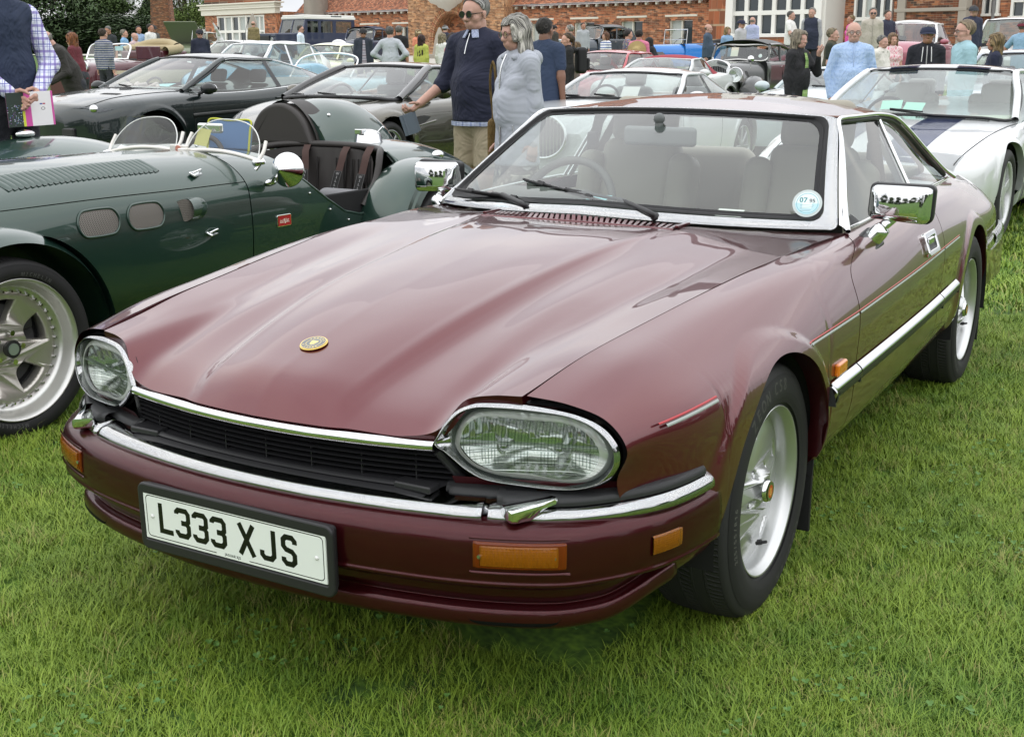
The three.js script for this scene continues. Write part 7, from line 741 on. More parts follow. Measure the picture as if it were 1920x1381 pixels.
const checkTex = (bg, l1, l2) => canvasTex(128, 128, (x) => { x.fillStyle = bg; x.fillRect(0, 0, 128, 128); x.globalAlpha = .55; x.fillStyle = l1; x.fillRect(10, 0, 26, 128); x.fillRect(0, 10, 128, 26); x.fillStyle = l2; x.fillRect(74, 0, 12, 128); x.fillRect(0, 74, 128, 12); x.fillRect(100, 0, 5, 128); x.fillRect(0, 100, 128, 5); });
const stripeTex = canvasTex(64, 64, (x) => { x.fillStyle = '#e8e8ea'; x.fillRect(0, 0, 64, 64); x.fillStyle = '#3a5a9a'; x.fillRect(0, 0, 64, 24); }), floralTex = (bg, c) => canvasTex(128, 128, (x) => { const R = rng(3); x.fillStyle = bg; x.fillRect(0, 0, 128, 128); for (let i = 0; i < 40; i++) { x.fillStyle = c[(R() * c.length) | 0]; x.beginPath(); x.ellipse(R() * 128, R() * 128, 4 + R() * 9, 3 + R() * 6, R() * 3, 0, 7); x.fill(); } });
function fingers(w, dir, side, curl, sc = 1) { // palm and five fingers from a wrist: dir = pointing, side = towards the thumb
  const D = V(...dir).normalize(), S = V(...side).normalize(), Nn = D.clone().cross(S).normalize(), P = (o, a, b, c) => [o[0] + (D.x * a + S.x * b + Nn.x * c) * sc, o[1] + (D.y * a + S.y * b + Nn.y * c) * sc, o[2] + (D.z * a + S.z * b + Nn.z * c) * sc], out = [[P(w, 0, .010, 0), P(w, .075, .022, 0), .022 * sc, .017 * sc], [P(w, 0, -.010, 0), P(w, .07, -.022, 0), .021 * sc, .016 * sc], [P(w, .02, 0, 0), P(w, .07, 0, 0), .021 * sc, .018 * sc]];
  [[.027, .074, .92], [.009, .082, 1], [-.010, .077, .95], [-.027, .062, .8]].forEach(([b, l], i) => { const c = curl * (1 + i * .1); let o = P(w, .08 - Math.abs(b - .005) * .25, b, 0), ang = 0; for (let s = 0; s < 3; s++) { ang += c; const L = l * [.46, .3, .24][s] , e = P(o, Math.cos(ang) * L, b * .06, Math.sin(ang) * L); out.push([o, e, (.0098 - s * .0008) * sc, (.0090 - s * .0010) * sc]); o = e; } });
  let o = P(w, .022, .026, .004); for (const [a, b, c, r] of [[.026, .026, .008, .012], [.028, .012, .012 + curl * .008, .0105], [.024, .002, .008 + curl * .006, .009]]) { const e = P(o, a, b, c); out.push([o, e, r * sc, (r - .0012) * sc]); o = e; } return out;
}
function makePerson(S) {
  const H = S.h || 1.74, k = H / 1.75, cell = S.cell || .024, hc = S.headCell || Math.min(cell, .012), t = thing('person', S.label, 'person', [S.at[0], gh(...S.at) + (S.up || 0), S.at[1]], S.turn || 0), f = S.female ? .9 : 1, lean = S.lean || 0, fat = S.fat || 1;
  const hipY = .93 * k, B = (x, y, z) => { const a = (y - hipY) * Math.sin(lean), b = (y - hipY) * Math.cos(lean); return y > hipY ? [x, hipY + b - z * Math.sin(lean) * .6, z * Math.cos(lean) + a] : [x, y, z]; };
  const sh = .174 * k * f * (S.broad || 1), neck = B(0, 1.475 * k, -.01), L = [B(sh, 1.415 * k, -.012), B(-sh, 1.415 * k, -.012)];
  const pose = (S.arms || ['down', 'down']), ua = .285 * k, fa = .255 * k, J = pose.map((p, i) => { const s = i ? -1 : 1, o = L[i], q = { down: [[.10, -1, -.05], [.04, -1, .12]], back: [[.28, -1, -.35], [-.55, -.75, -.35]], hips: [[.62, -.8, -.15], [-.75, -.5, .4]], bent: [[.12, -1, .05], [-.05, -.25, 1]], out: [[.42, -.9, .25], [.25, -.55, .9]], fold: [[.2, -.9, .35], [-1, .1, .35]], chin: [[.15, -.75, .6], [-.5, .85, .35]], pocket: [[.25, -1, -.1], [-.12, -1, .2]], up: [[.5, .75, .1], [.35, 1, .1]], front: [[.1, -.85, .5], [-.15, -.25, 1]] }[p] || p; const n = (v) => V(v[0] * s, v[1], v[2]).applyAxisAngle(V(1, 0, 0), lean * .5).normalize(), d1 = n(q[0]), d2 = n(q[1]), e = [o[0] + d1.x * ua, o[1] + d1.y * ua, o[2] + d1.z * ua], w = [e[0] + d2.x * fa, e[1] + d2.y * fa, e[2] + d2.z * fa]; return { o, e, w, d2, s }; });
  const st = S.stride || 0, hip = (s) => [s * .09 * k, .92 * k, 0], knee = (s) => [s * .105 * k, .50 * k, s * st * .5 + .02], ank = (s) => [s * .11 * k, .09 * k, s * st - .01], toe = (s) => [s * .13 * k, .045, s * st + .15];
  // head frame
  const hy = S.headTurn || 0, hp = S.headPitch || 0, hcn = B(0, 1.475 * k, 0), rot = new THREE.Euler(hp + lean * .4, hy, 0, 'YXZ'), hk = k * (S.female ? .97 : 1), X = (x, y, z) => { const v = V(x * hk, (y - 1.498) * hk, z * hk).applyEuler(rot); return [hcn[0] + v.x, hcn[1] + v.y, hcn[2] + v.z]; };
  const hp_ = (a, b, ra, rb, sx, sz, neg) => [X(...a), X(...b), ra * hk, rb * hk, sx, sz, neg];
  const head = [hp_([0, 1.665, -.018], [0, 1.655, .012], .083, .078, .93, 1.05), hp_([0, 1.60, .024], [0, 1.575, .03], .064, .054, .95, .95), hp_([-.028, 1.555, .036], [.028, 1.555, .036], .028, .028), hp_([0, 1.548, .058], [0, 1.55, .062], .02, .02), hp_([0, 1.632, .088], [0, 1.602, .106], .008, .0125), hp_([-.012, 1.598, .094], [.012, 1.598, .094], .008, .008), hp_([-.034, 1.648, .078], [.034, 1.648, .078], .010, .010), hp_([-.018, 1.572, .081], [.018, 1.572, .081], .0065, .0065), hp_([-.016, 1.562, .079], [.016, 1.562, .079], .0065, .0065), hp_([-.078, 1.628, -.008], [-.080, 1.60, -.004], .016, .010, .55, 1), hp_([.078, 1.628, -.008], [.080, 1.60, -.004], .016, .010, .55, 1), hp_([-.04, 1.60, .052], [-.04, 1.596, .05], .026, .024), hp_([.04, 1.60, .052], [.04, 1.596, .05], .026, .024), [X(0, 1.56, -.02), B(0, 1.44 * k, -.015), .056 * k * f, .062 * k * f]];
  const legs = [1, -1].flatMap((s) => [[hip(s), knee(s), .064 * k, .056 * k], [knee(s), ank(s), .054 * k, .036 * k]]), bodyP = [[B(0, 1.0 * k, 0), B(0, 1.28 * k, 0), .125 * k, .14 * k, 1, .68], [hip(1), hip(-1), .07 * k, .07 * k], ...legs, ...J.flatMap((j) => [[j.o, j.e, .047 * k * f, .041 * k * f], [j.e, j.w, .042 * k * f, .028 * k * f]])];
  const skin = skinM[S.skin || 'fair'], bodyG = surfaceNet(bodyP, cell, 70), headG = surfaceNet(head, hc, 150), handG = J.map((j, i) => { if (S.noHands) return null; const sd = S.thumb?.[i] || [-j.s * .3, .4, 1]; return surfaceNet(fingers(j.w, [j.d2.x, j.d2.y, j.d2.z], sd, S.curl?.[i] ?? .35, k), S.handCell || .006, 420); });
  part('body', [bodyG, headG, ...handG], skin, t);
  // face
  const eyeG = (s) => mv(ball(.0115 * hk, 10), ...X(s * .031, 1.634, .079)); const face = part('eyes', [eyeG(1), eyeG(-1)], M([.6, .58, .55], .25), t); part('iris', [1, -1].map((s) => mv(ball(.0058 * hk, 8), ...X(s * .031, 1.634, .0865))), M([.03, .025, .02], .2), face); if (!S.sun) part('eyebrow', [1, -1].map((s) => bar(X(s * .017, 1.655, .090), X(s * .045, 1.655, .081), .0042 * hk, 6)), S.brow || M(S.hairC ? S.hairC.map((c) => c * .6) : [.1, .07, .05], .8), t); part('lips', [bar(X(-.019, 1.5675, .0855), X(.019, 1.5675, .0855), .0046 * hk, 6)], M([.38, .13, .11], .5), t);
  if (S.stache) part('moustache', bar(X(-.024, 1.581, .092), X(.024, 1.581, .092), .008 * hk, 8), hairM([.5, .47, .42]), t);
  if (S.glasses || S.sun) { const gl = part(S.sun ? 'sunglasses' : 'glasses', [1, -1].flatMap((s) => [mv(new THREE.TorusGeometry(.0225 * hk, .0024 * hk, 6, 20), ...X(s * .032, 1.633, .101), 0, 0, 0), bar(X(s * .054, 1.637, .098), X(s * .079, 1.635, -.005), .0025 * hk, 5)]).concat([bar(X(-.010, 1.637, .102), X(.010, 1.637, .102), .002 * hk, 5)]), M(S.frameC || [.02, .018, .018], .3), t); const q = new THREE.Quaternion().setFromEuler(rot); part('spectacle_lens', [1, -1].map((s) => { const g = cyl(.0235 * hk, .0235 * hk, .002, 20).rotateX(PI / 2); if (S.sun) g.scale(1.05, .95, 1); g.applyQuaternion(q); return g.translate(...X(s * .032, 1.632, .1005)); }), S.sun ? M([.012, .012, .014], .06, 0, { clearcoat: 1 }) : glassClear, gl); }
  // hair and hats
  const inv = (x, y, z) => { const v = V(x - hcn[0], y - hcn[1], z - hcn[2]).applyQuaternion(new THREE.Quaternion().setFromEuler(rot).invert()); return [v.x / hk, v.y / hk + 1.498, v.z / hk]; };
  const hs = S.hair || 'short', cap0 = [hp_([0, 1.672, -.022], [0, 1.668, .006], .0915, .086, .95, 1.06)];
  const front = (lo) => (x, y, z) => { const [a, b, c] = inv(x, y, z); return Math.max(Math.max(-(c - .028 - (b - 1.66) * .9), b - 1.712), -(c - .02) - .0) < 0 ? -1 : b < lo + Math.max(0, c + .02) * .9 ? -1 : 1; };
  const qRot = new THREE.Quaternion().setFromEuler(rot).invert(), fast = (x, y, z) => { _v.set(x - hcn[0], y - hcn[1], z - hcn[2]).applyQuaternion(qRot); return [_v.x / hk, _v.y / hk + 1.498, _v.z / hk]; };
  const shortClip = (x, y, z) => { const [a, b, c] = fast(x, y, z); return Math.min((b - (1.585 + Math.max(0, c + .045) * 1.35)) * .8, (.10 - c) * .6 + Math.max(0, b - 1.69) * 2 - Math.max(0, 1.70 - b) * .2); };
  const hcl = Math.max(hc, .007); let hairPrims = null, clip = null;
  if (hs === 'short') { hairPrims = cap0; clip = shortClip; } else if (hs === 'bald') { hairPrims = cap0.map((p) => [p[0], p[1], p[2] - .004, p[3] - .004, p[4], p[5]]); clip = (x, y, z) => { const [a, b, c] = fast(x, y, z); return Math.min((b - 1.59) * .8, (1.668 - b) * .8, (.01 - c) * .8); }; }
  else if (hs === 'long' || hs === 'bob') { const y1 = hs === 'bob' ? 1.50 : (S.hairEnd || 1.36); hairPrims = [...cap0.map((p) => [p[0], p[1], p[2] + .008, p[3] + .006, p[4], p[5]]), ...[[.072, -.01], [-.072, -.01], [.055, -.06], [-.055, -.06], [0, -.075]].map(([x, z], i) => hp_([x, 1.64, z], [x * 1.22, y1 + (i % 2) * .02, z - .008 + (i < 2 ? .02 : 0)], .036, .030)), hp_([-.05, 1.715, .045], [-.078, 1.60, .052], .02, .02), hp_([.05, 1.715, .045], [.078, 1.60, .052], .02, .02)]; clip = (x, y, z) => { const [a, b, c] = fast(x, y, z); return Math.abs(a) < .058 && c > .03 && b < 1.695 ? -.01 : 1; }; }
  else if (hs === 'pony') { hairPrims = [...cap0, hp_([0, 1.66, -.11], [0, 1.50, -.13], .03, .018), hp_([0, 1.67, -.08], [0, 1.66, -.11], .03, .03)]; clip = (x, y, z) => { const [a, b, c] = fast(x, y, z); return c < -.08 ? 1 : shortClip(x, y, z); }; }
  if (hairPrims && !(S.cap && hs === 'none')) { const g = surfaceNet(hairPrims, hcl, hs === 'long' ? 110 : 140, clip), p = g.attributes.position, n = g.attributes.normal; for (let i = 0; i < p.count; i++) { const x = p.getX(i), y = p.getY(i), z = p.getZ(i), w = .006 * perlin.noise(x * 55, y * 14, z * 55) + (hs === 'long' ? .009 * perlin.noise(x * 22 + 3, y * 16, z * 22) : 0); p.setXYZ(i, x + n.getX(i) * w, y + n.getY(i) * w, z + n.getZ(i) * w); } g.computeVertexNormals(); part('hair', g, hairM(S.hairC || [.1, .07, .05]), t); }
  if (S.cap) { const q = new THREE.Quaternion().setFromEuler(rot), dome = new THREE.SphereGeometry(.1045 * hk, 24, 12, 0, 2 * PI, 0, PI * .53).scale(.95, .92, 1.10).translate(0, .158 * hk, -.012 * hk), brim = gfn(12, 6, (u, v) => { const a = lerp(-1.15, 1.15, u), r = lerp(.088, .165, v * (1 - .18 * a * a)); return [Math.sin(a) * r * .92 * hk, (.166 - .02 * v - .01 * a * a) * hk, (Math.cos(a) * r - .005) * hk]; }), g = join([dome, brim, mv(brim.clone(), 0, -.004, 0)]); g.applyQuaternion(q); part('cap', g.translate(...hcn), M(S.cap, .8), t); }
  // clothes
  const sl = S.sleeve ?? 'long', hem = (S.hem || .86) * k, top = [[B(0, hem, 0), B(0, 1.12 * k, 0), (.150 + .012 * (fat > 1)) * k * f * (S.hipW || 1), .148 * k * f * fat, 1.17, .80 * (fat > 1 ? 1.12 : 1)], [B(0, 1.12 * k, .005), B(0, 1.33 * k, -.005), .148 * k * f * fat, .158 * k * f, 1, .70 * fat], [B(-sh * .78, 1.41 * k, -.012), B(sh * .78, 1.41 * k, -.012), .068 * k, .068 * k], [B(0, 1.40 * k, -.02), B(0, 1.47 * k, -.014), .088 * k, .062 * k], [B(-sh * .62, 1.44 * k, -.018), B(0, 1.475 * k, -.02), .05 * k, .052 * k], [B(sh * .62, 1.44 * k, -.018), B(0, 1.475 * k, -.02), .05 * k, .052 * k]];
  if (S.female) top.push([B(-.06 * k, 1.27 * k, .052), B(.06 * k, 1.27 * k, .052), .07 * k, .07 * k]); if (fat > 1) top.push([B(0, 1.07 * k, .05 * fat), B(0, 1.16 * k, .05 * fat), .115 * k, .12 * k]);
  const arm = (j, mat, nm) => { const P = [[j.o, j.e, .060 * k * f, .053 * k * f]], fl = 1; if (sl === 'long') P.push([j.e, [lerp(j.e[0], j.w[0], .97), lerp(j.e[1], j.w[1], .97), lerp(j.e[2], j.w[2], .97)], .054 * k * f, .039 * k * f]); else if (sl === 'elbow') P.push([j.e, [lerp(j.e[0], j.w[0], .12), lerp(j.e[1], j.w[1], .12), lerp(j.e[2], j.w[2], .12)], .056 * k * f, .055 * k * f]); return P; };
  const armShort = (j) => [[j.o, [lerp(j.o[0], j.e[0], .62), lerp(j.o[1], j.e[1], .62), lerp(j.o[2], j.e[2], .62)], .061 * k * f, .060 * k * f]];
  const armsP = J.flatMap((j) => (sl === 'none' ? [] : sl === 'short' ? armShort(j) : arm(j))), topM = S.topM || cloth(S.top), hemClip = (x, y, z) => y - hem + (S.hemSlope || 0) * z;
  const wave = (g, a) => { const p = g.attributes.position, n = g.attributes.normal; for (let i = 0; i < p.count; i++) { const x = p.getX(i), y = p.getY(i), z = p.getZ(i), w = a * (perlin.noise(x * 10 + y * 3, y * 4 - x * 2, z * 10) + .5 * perlin.noise(x * 21 + y * 7 + 4, y * 9 - x * 5, z * 19)); p.setXYZ(i, x + n.getX(i) * w, y + n.getY(i) * w, z + n.getZ(i) * w); } g.computeVertexNormals(); return g; };
  const neckClip = S.collar ? (x, y, z) => Math.min(hemClip(x, y, z), 1) : hemClip;
  if (S.vestM) { part('shirt', wave(surfaceNet([...armsP, ...top.slice(2)], cell, 75), .004), topM, t); part('vest', wave(surfaceNet(top.map((p, i) => [p[0], p[1], p[2] + (i === 2 ? .004 : .008), p[3] + (i === 2 ? .004 : .008), p[4], p[5]]), cell, 75, hemClip), .004), S.vestM, t); }
  else part('top', wave(surfaceNet([...top, ...armsP], cell, 75, neckClip), .0045), topM, t);
  if (S.collar) { const C = []; for (const s of [1, -1]) C.push(gfn(10, 4, (u, v) => { const a = lerp(.15, PI, u), r = lerp(.066, .084, v) * k; return B(s * Math.sin(a) * r * 1.05, (1.505 - .035 * v - .03 * Math.cos(a) - .02) * k, Math.cos(a) * r * .95 + .004); })); part('collar', C, S.collar, t); }
  if (S.placket) part('placket', tube([B(0, 1.47 * k, .075 * k), B(0, 1.38 * k, .112 * k * fat), B(0, 1.22 * k, .125 * k * fat), B(0, 1.05 * k, .125 * k * fat), B(0, hem + .03, .12 * k * fat)].map(([x, y, z]) => [x, y, z + (S.placketZ || 0)]), .007, 30, 5), S.placket, t);
  if (S.hood) part('hood', surfaceNet([[B(-.07 * k, 1.44 * k, -.09), B(.07 * k, 1.44 * k, -.09), .06 * k, .06 * k], [B(-.09 * k, 1.46 * k, -.02), B(-.06 * k, 1.45 * k, .06), .03 * k, .025 * k], [B(.09 * k, 1.46 * k, -.02), B(.06 * k, 1.45 * k, .06), .03 * k, .025 * k]], cell, 75), topM, t);
  if (S.open) part('undershirt', gfn(8, 14, (u, v) => { const y = lerp(1.44, hem / k + .02, v), x = (u - .5) * lerp(.05, .13, v); return B(x * k, y * k, (.118 + .012 * Math.cos(x * 20)) * k * fat * (1 - .25 * sm(1.34, 1.46, y))); }), S.open, t);
  const tr = S.shorts ? [1, -1].flatMap((s) => [[hip(s), [lerp(hip(s)[0], knee(s)[0], .84), lerp(hip(s)[1], knee(s)[1], .84), lerp(hip(s)[2], knee(s)[2], .84)], .090 * k, .094 * k]]) : [1, -1].flatMap((s) => [[hip(s), knee(s), .086 * k, .07 * k], [knee(s), [ank(s)[0], .1, ank(s)[2]], .07 * k, .058 * k]]);
  part(S.shorts ? 'shorts' : 'trousers', wave(surfaceNet([[B(0, .90 * k, 0), B(0, 1.0 * k, 0), .13 * k, .125 * k, 1.1, .78], ...tr], cell, 60, S.shorts ? (x, y, z) => y - .575 * k : null), .005), cloth(S.trousers || [.03, .032, .04]), t);
  for (const s of [1, -1]) part('shoe', surfaceNet([[[ank(s)[0], .05, ank(s)[2] - .03], [toe(s)[0], .035, toe(s)[2]], .045, .034]], .012, 90, (x, y, z) => y - .004), M(S.shoeC || [.03, .025, .02], .6), t);
  return { t, J, X, B, k };
}
const _v = V(0, 0, 0), face = (x, z) => Math.atan2(1.7364 - x, 2.8254 - z); // heading of someone who faces the camera
{
  // --- the three nearest
  const vest = makePerson({ label: 'man with navy sweater vest over purple check shirt, hands clasped behind his back', at: [-5.05, -2.45], up: .06, h: 1.92, turn: face(-4.95, -2.5) + PI + .55, cell: .013, headCell: .008, handCell: .0045, skin: 'pink', hair: 'short', hairC: [.3, .29, .27], topM: cloth([1, 1, 1], { map: rep(checkTex('#dfe3f2', '#6a5aa8', '#4a4f9a'), 4.2, 4.2) }), vestM: cloth([.022, .034, .07]), arms: [[[.30, -1, -.22], [-.62, -.62, -.42]], [[.26, -1, -.22], [-.62, -.58, -.46]]], trousers: [.014, .015, .022], hem: .96, curl: [.55, .5], thumb: [[-.3, 1, -.2], [.3, 1, -.2]] });
  { const w = vest.J[0].w, w2 = vest.J[1].w, c = [(w[0] + w2[0]) / 2, (w[1] + w2[1]) / 2 - .10, (w[2] + w2[2]) / 2 - .05], bt = canvasTex(256, 256, (x) => { x.fillStyle = '#f2f0f2'; x.fillRect(0, 0, 256, 256); x.fillStyle = '#d65aa8'; x.fillRect(96, 0, 34, 256); x.fillRect(244, 0, 12, 256); x.fillStyle = '#2c3a34'; x.fillRect(0, 0, 96, 256); const R = rng(4); for (let i = 0; i < 120; i++) { x.fillStyle = ['#6a86c8', '#c8d2e2', '#8a5aa0', '#44604c'][(R() * 4) | 0]; x.fillRect(R() * 92, 90 + R() * 150, 5, 5); } x.fillStyle = '#d6dc4a'; x.fillRect(82, 90, 14, 166); x.fillStyle = '#b03048'; x.fillRect(196, 88, 14, 10); x.fillStyle = '#3a4a9a'; x.fillRect(180, 88, 14, 10); x.strokeStyle = '#555'; x.lineWidth = 3; x.beginPath(); x.arc(196, 128, 10, 0, 7); x.stroke(); });
    const b = solo('brochure', mv(box(.30, .21, .005, 0, 0, 0, .001), 0, 0, 0), M('#ffffff', .5, 0, { map: bt }), 'pink and white show brochure held in clasped hands behind the navy vest', 'brochure'); b.position.copy(V(...c).applyEuler(vest.t.rotation).add(vest.t.position)); b.rotation.y = vest.t.rotation.y + PI - .15; b.rotation.z = .03; b.geometry.attributes.uv && (() => { const p = b.geometry.attributes.position, u = b.geometry.attributes.uv; for (let i = 0; i < u.count; i++) u.setXY(i, p.getX(i) / .30 + .5, p.getY(i) / .21 + .5); })(); }
  const nav = makePerson({ label: 'man in navy half zip sweater, sunglasses and khaki shorts beside the grey haired woman', at: [-2.95, -4.75], h: 1.80, turn: face(-2.95, -4.75) - .62, headTurn: -.12, headPitch: .12, cell: .012, headCell: .0055, handCell: .0045, skin: 'pink', hair: 'short', hairC: [.42, .42, .42], sun: true, top: [.014, .017, .040], sleeve: 'elbow', arms: [[[.12, -1, -.08], [.02, -1, .15]], [[.30, -1, .10], [.30, -.55, .75]]], shorts: true, trousers: [.34, .29, .20], fat: 1.16, broad: 1.1, hem: .885, curl: [.4, .62], thumb: [[-.3, .3, 1], [.9, .6, .2]], collar: cloth([.014, .017, .040]), stride: .05 });
  { part('zip', tube([nav.B(0, 1.475 * nav.k, .085), nav.B(0, 1.40 * nav.k, .128), nav.B(0, 1.34 * nav.k, .152)], .004, 12, 5), chromeDull, nav.t); part('shirt_collar', [1, -1].map((s) => mv(box(.050, .065, .010, 0, 0, 0, .004), ...nav.B(s * .040, 1.472 * nav.k, .078), -.62, s * .55, s * .4)), cloth([1, 1, 1], { map: rep(checkTex('#c9d2e6', '#6a7ab0', '#8c96c0'), 6, 6) }), nav.t); part('shirt_tail', nav ? gfn(16, 3, (u, v) => { const a = lerp(-1.6, 1.6, u); return [Math.sin(a) * .200, .885 * nav.k - .03 * v + .004, Math.cos(a) * .142 + .012]; }) : null, cloth([1, 1, 1], { map: rep(checkTex('#c9d2e6', '#6a7ab0', '#8c96c0'), 9, 9) }), nav.t);
    const w = nav.J[1].w, d = nav.J[1].d2, p = solo('folded_leaflet', [mv(box(.10, .15, .004, 0, 0, 0, .001), .012, 0, 0, 0, .18, 0), mv(box(.10, .15, .004, 0, 0, 0, .001), -.012, 0, .01, 0, -.25, 0)], M([.14, .17, .21], .45), 'folded dark grey leaflet in the hand of the navy sweater man', 'leaflet'); p.position.copy(V(w[0] + d.x * .10 + .01, w[1] + d.y * .10 - .075, w[2] + d.z * .10).applyEuler(nav.t.rotation).add(nav.t.position)); p.rotation.set(.1, nav.t.rotation.y + .9, .25); }
  const wom = makePerson({ label: 'woman with long wavy grey hair, glasses and pale grey hooded jacket', at: [-2.28, -4.15], h: 1.64, female: true, turn: face(-2.28, -4.15) - .95, headTurn: -.08, headPitch: .1, cell: .012, headCell: .0055, handCell: .006, skin: 'pink', hair: 'long', hairC: [.66, .65, .62], hairEnd: 1.41, glasses: true, frameC: [.12, .04, .04], top: [.40, .425, .48], hem: .72, hipW: 1.12, fat: 1.06, hood: true, trousers: [.5, .5, .5], placket: chromeDull, placketZ: .012 });
  { part('pocket_zip', bar(wom.B(.10, 1.0 * wom.k, .105), wom.B(.115, .86 * wom.k, .10), .004), chromeDull, wom.t); const fl = cloth([1, 1, 1], { map: rep(floralTex('#4c4a46', ['#9a948a', '#c9c2b4', '#6f6a60']), 2, 2) }); part('skirt', surfaceNet([[[0, .78, 0], [0, .36, .0], .15, .21, 1, .8]], .016, 70, (x, y, z) => y - .36), fl, wom.t);
    const sc = solo('shoulder_bag', [box(.07, .26, .2, 0, 0, 0, .03, 3), tube([[0, .12, .08], [.02, .38, .03], [.0, .5, 0], [-.02, .38, -.03], [0, .12, -.08]], .008, 30, 6)], cloth([.33, .27, .16], { map: rep(floralTex('#b09a66', ['#7a683c', '#d4c496']), 3, 3) }), 'gold patterned shoulder bag hanging between the couple', 'bag'); sc.position.set(-2.55, .83, -4.3); sc.rotation.y = .5; }
  // --- the others, far ones coarser
  const blue = (o) => ({ cell: .026, headCell: .012, handCell: .011, ...o }), mid = (o) => ({ cell: .018, headCell: .0085, handCell: .008, ...o });
  const P = (x, z, dt, o) => makePerson({ at: [x, z], turn: face(x, z) + dt, ...o });
  P(-12.35, -9.3, -1.35, mid({ label: 'bald man bowed forward in a dark grey jacket behind the fastback coupe', h: 1.78, lean: .55, skin: 'pink', hair: 'bald', hairC: [.5, .48, .44], top: [.03, .028, .025], hem: .74, fat: 1.1, headPitch: .45, collar: cloth([.2, .3, .5]), arms: ['bent', 'bent'] }));
  P(-16.4, -12.9, -2.0, mid({ label: 'woman with copper red hair in a maroon cardigan bending beside the grey jacket man', female: true, h: 1.68, hair: 'long', hairC: [.42, .15, .05], lean: .25, top: [.12, .02, .03] }));
  P(-19.9, -16.6, 2.4, blue({ label: 'dark haired man in a grey striped top behind the copper haired woman', h: 1.76, hairC: [.08, .05, .03], topM: cloth([.4, .4, .42], { map: rep(stripeTex, 6, 7) }) }));
  P(-28.0, -24.1, -.6, blue({ label: 'grey haired man in a dark polo shirt, head lowered, near the dark trees', h: 1.82, hairC: [.3, .3, .3], top: [.03, .035, .04], skin: 'tan', headPitch: .3, sleeve: 'short' }));
  P(-26.0, -22.85, 1.3, blue({ label: 'grey haired man in a light blue shirt facing right by the tan hood', h: 1.74, hairC: [.42, .38, .32], top: [.20, .38, .6] })); P(-24.2, -21.55, .9, blue({ label: 'bald man with fringe of white hair just above the tan folded hood', h: 1.66, hair: 'bald', hairC: [.6, .58, .54], top: [.55, .42, .42], skin: 'pink' }));
  P(-28.0, -25.3, .1, blue({ label: 'dark haired man in pale blue shirt facing the camera behind the bald man', h: 1.80, hairC: [.06, .04, .03], top: [.32, .45, .66], skin: 'tan' })); P(-28.7, -26.6, .8, blue({ label: 'dark capped man behind the shoulder of the dark haired man', h: 1.8, cap: [.03, .03, .03], top: [.1, .1, .1], skin: 'tan' })); P(-27.7, -25.5, .9, blue({ label: 'slim dark haired person in a white shirt left of the brick pier', h: 1.86, hairC: [.04, .03, .02], top: [.7, .7, .68], skin: 'tan' })); P(-30.6, -24.9, 1.7, blue({ label: 'person in pale pink top left of the dark polo man', h: 1.62, hairC: [.06, .04, .03], top: [.6, .42, .44] }));
  P(-21.2, -20.9, .15, mid({ label: 'man in navy cap, sunglasses and navy jacket behind the fastback roof', h: 1.76, cap: [.012, .014, .022], sun: true, top: [.015, .02, .04], fat: 1.1 }));
  P(-33.0, -34.35, -1.4, blue({ label: 'person in white leaning with one arm stretched up by the bay window', h: 1.62, lean: .4, hairC: [.08, .06, .05], top: [.7, .7, .72], arms: [[[.5, .8, .3], [.3, 1, .3]], 'bent'] })); P(-33.3, -36.5, 2.8, blue({ label: 'balding man in a brown camouflage jacket seen from behind by the bay window', h: 1.78, hair: 'bald', hairC: [.4, .3, .2], topM: cloth([1, 1, 1], { map: rep(floralTex('#8a7c58', ['#5c5236', '#a89a70', '#6e6248', '#3f3a2a']), 2, 2) }), hem: .75 }));
  P(-24.3, -28.6, 1.3, blue({ label: 'man in light blue check shirt and sunglasses beside the dark blue wagon', h: 1.80, hairC: [.12, .11, .1], sun: true, topM: cloth([1, 1, 1], { map: rep(checkTex('#e6edf5', '#9fc0e0', '#b8d0e8'), 5, 5) }) }));
  P(-17.6, -22.95, .1, mid({ label: 'man in dark cap, sunglasses, navy jacket and check shirt', h: 1.78, cap: [.02, .02, .022], sun: true, top: [.03, .038, .055], skin: 'tan', open: cloth([1, 1, 1], { map: rep(checkTex('#c9c4cc', '#5a3f48', '#3a4668'), 5, 5) }), hem: .76 }));
  P(-13.75, -18.75, 2.9, mid({ label: 'man in pale grey sweater with hands on hips seen from behind', h: 1.80, hairC: [.2, .2, .2], top: [.46, .49, .53], arms: ['hips', 'hips'], fat: 1.05 })); P(-16.8, -23.4, 2.7, blue({ label: 'grey haired man in a black T shirt right of the pale grey sweater', h: 1.84, hairC: [.32, .31, .3], top: [.012, .012, .014], sleeve: 'short', skin: 'tan' }));
  P(-20.5, -29.65, .7, blue({ label: 'woman in an orange blouse and straw coloured cap near the gatehouse', female: true, h: 1.7, hair: 'bob', hairC: [.45, .3, .14], cap: [.5, .42, .26], top: [.72, .26, .16], sleeve: 'short' })); P(-15.75, -22.85, 2.6, blue({ label: 'woman with long dark auburn hair and yellow top seen from behind', female: true, h: 1.62, hair: 'long', hairEnd: 1.2, hairC: [.06, .02, .016], top: [.45, .48, .1] })); P(-20.9, -31.8, 2.6, blue({ label: 'person in navy jacket and grey cap before the dark archway', h: 1.78, cap: [.3, .31, .33], hairC: [.2, .18, .15], top: [.02, .025, .05] }));
  P(-15.3, -23.1, 2.4, blue({ label: 'blonde woman in a white blouse left of the pink top woman', female: true, h: 1.66, hair: 'bob', hairC: [.5, .42, .28], top: [.7, .7, .68] })); P(-10.6, -16.3, 2.5, mid({ label: 'woman with straight brown hair and hot pink top seen from behind', female: true, h: 1.66, hair: 'long', hairEnd: 1.33, hairC: [.07, .035, .02], top: [.75, .06, .16], sleeve: 'none', skin: 'tan' }));
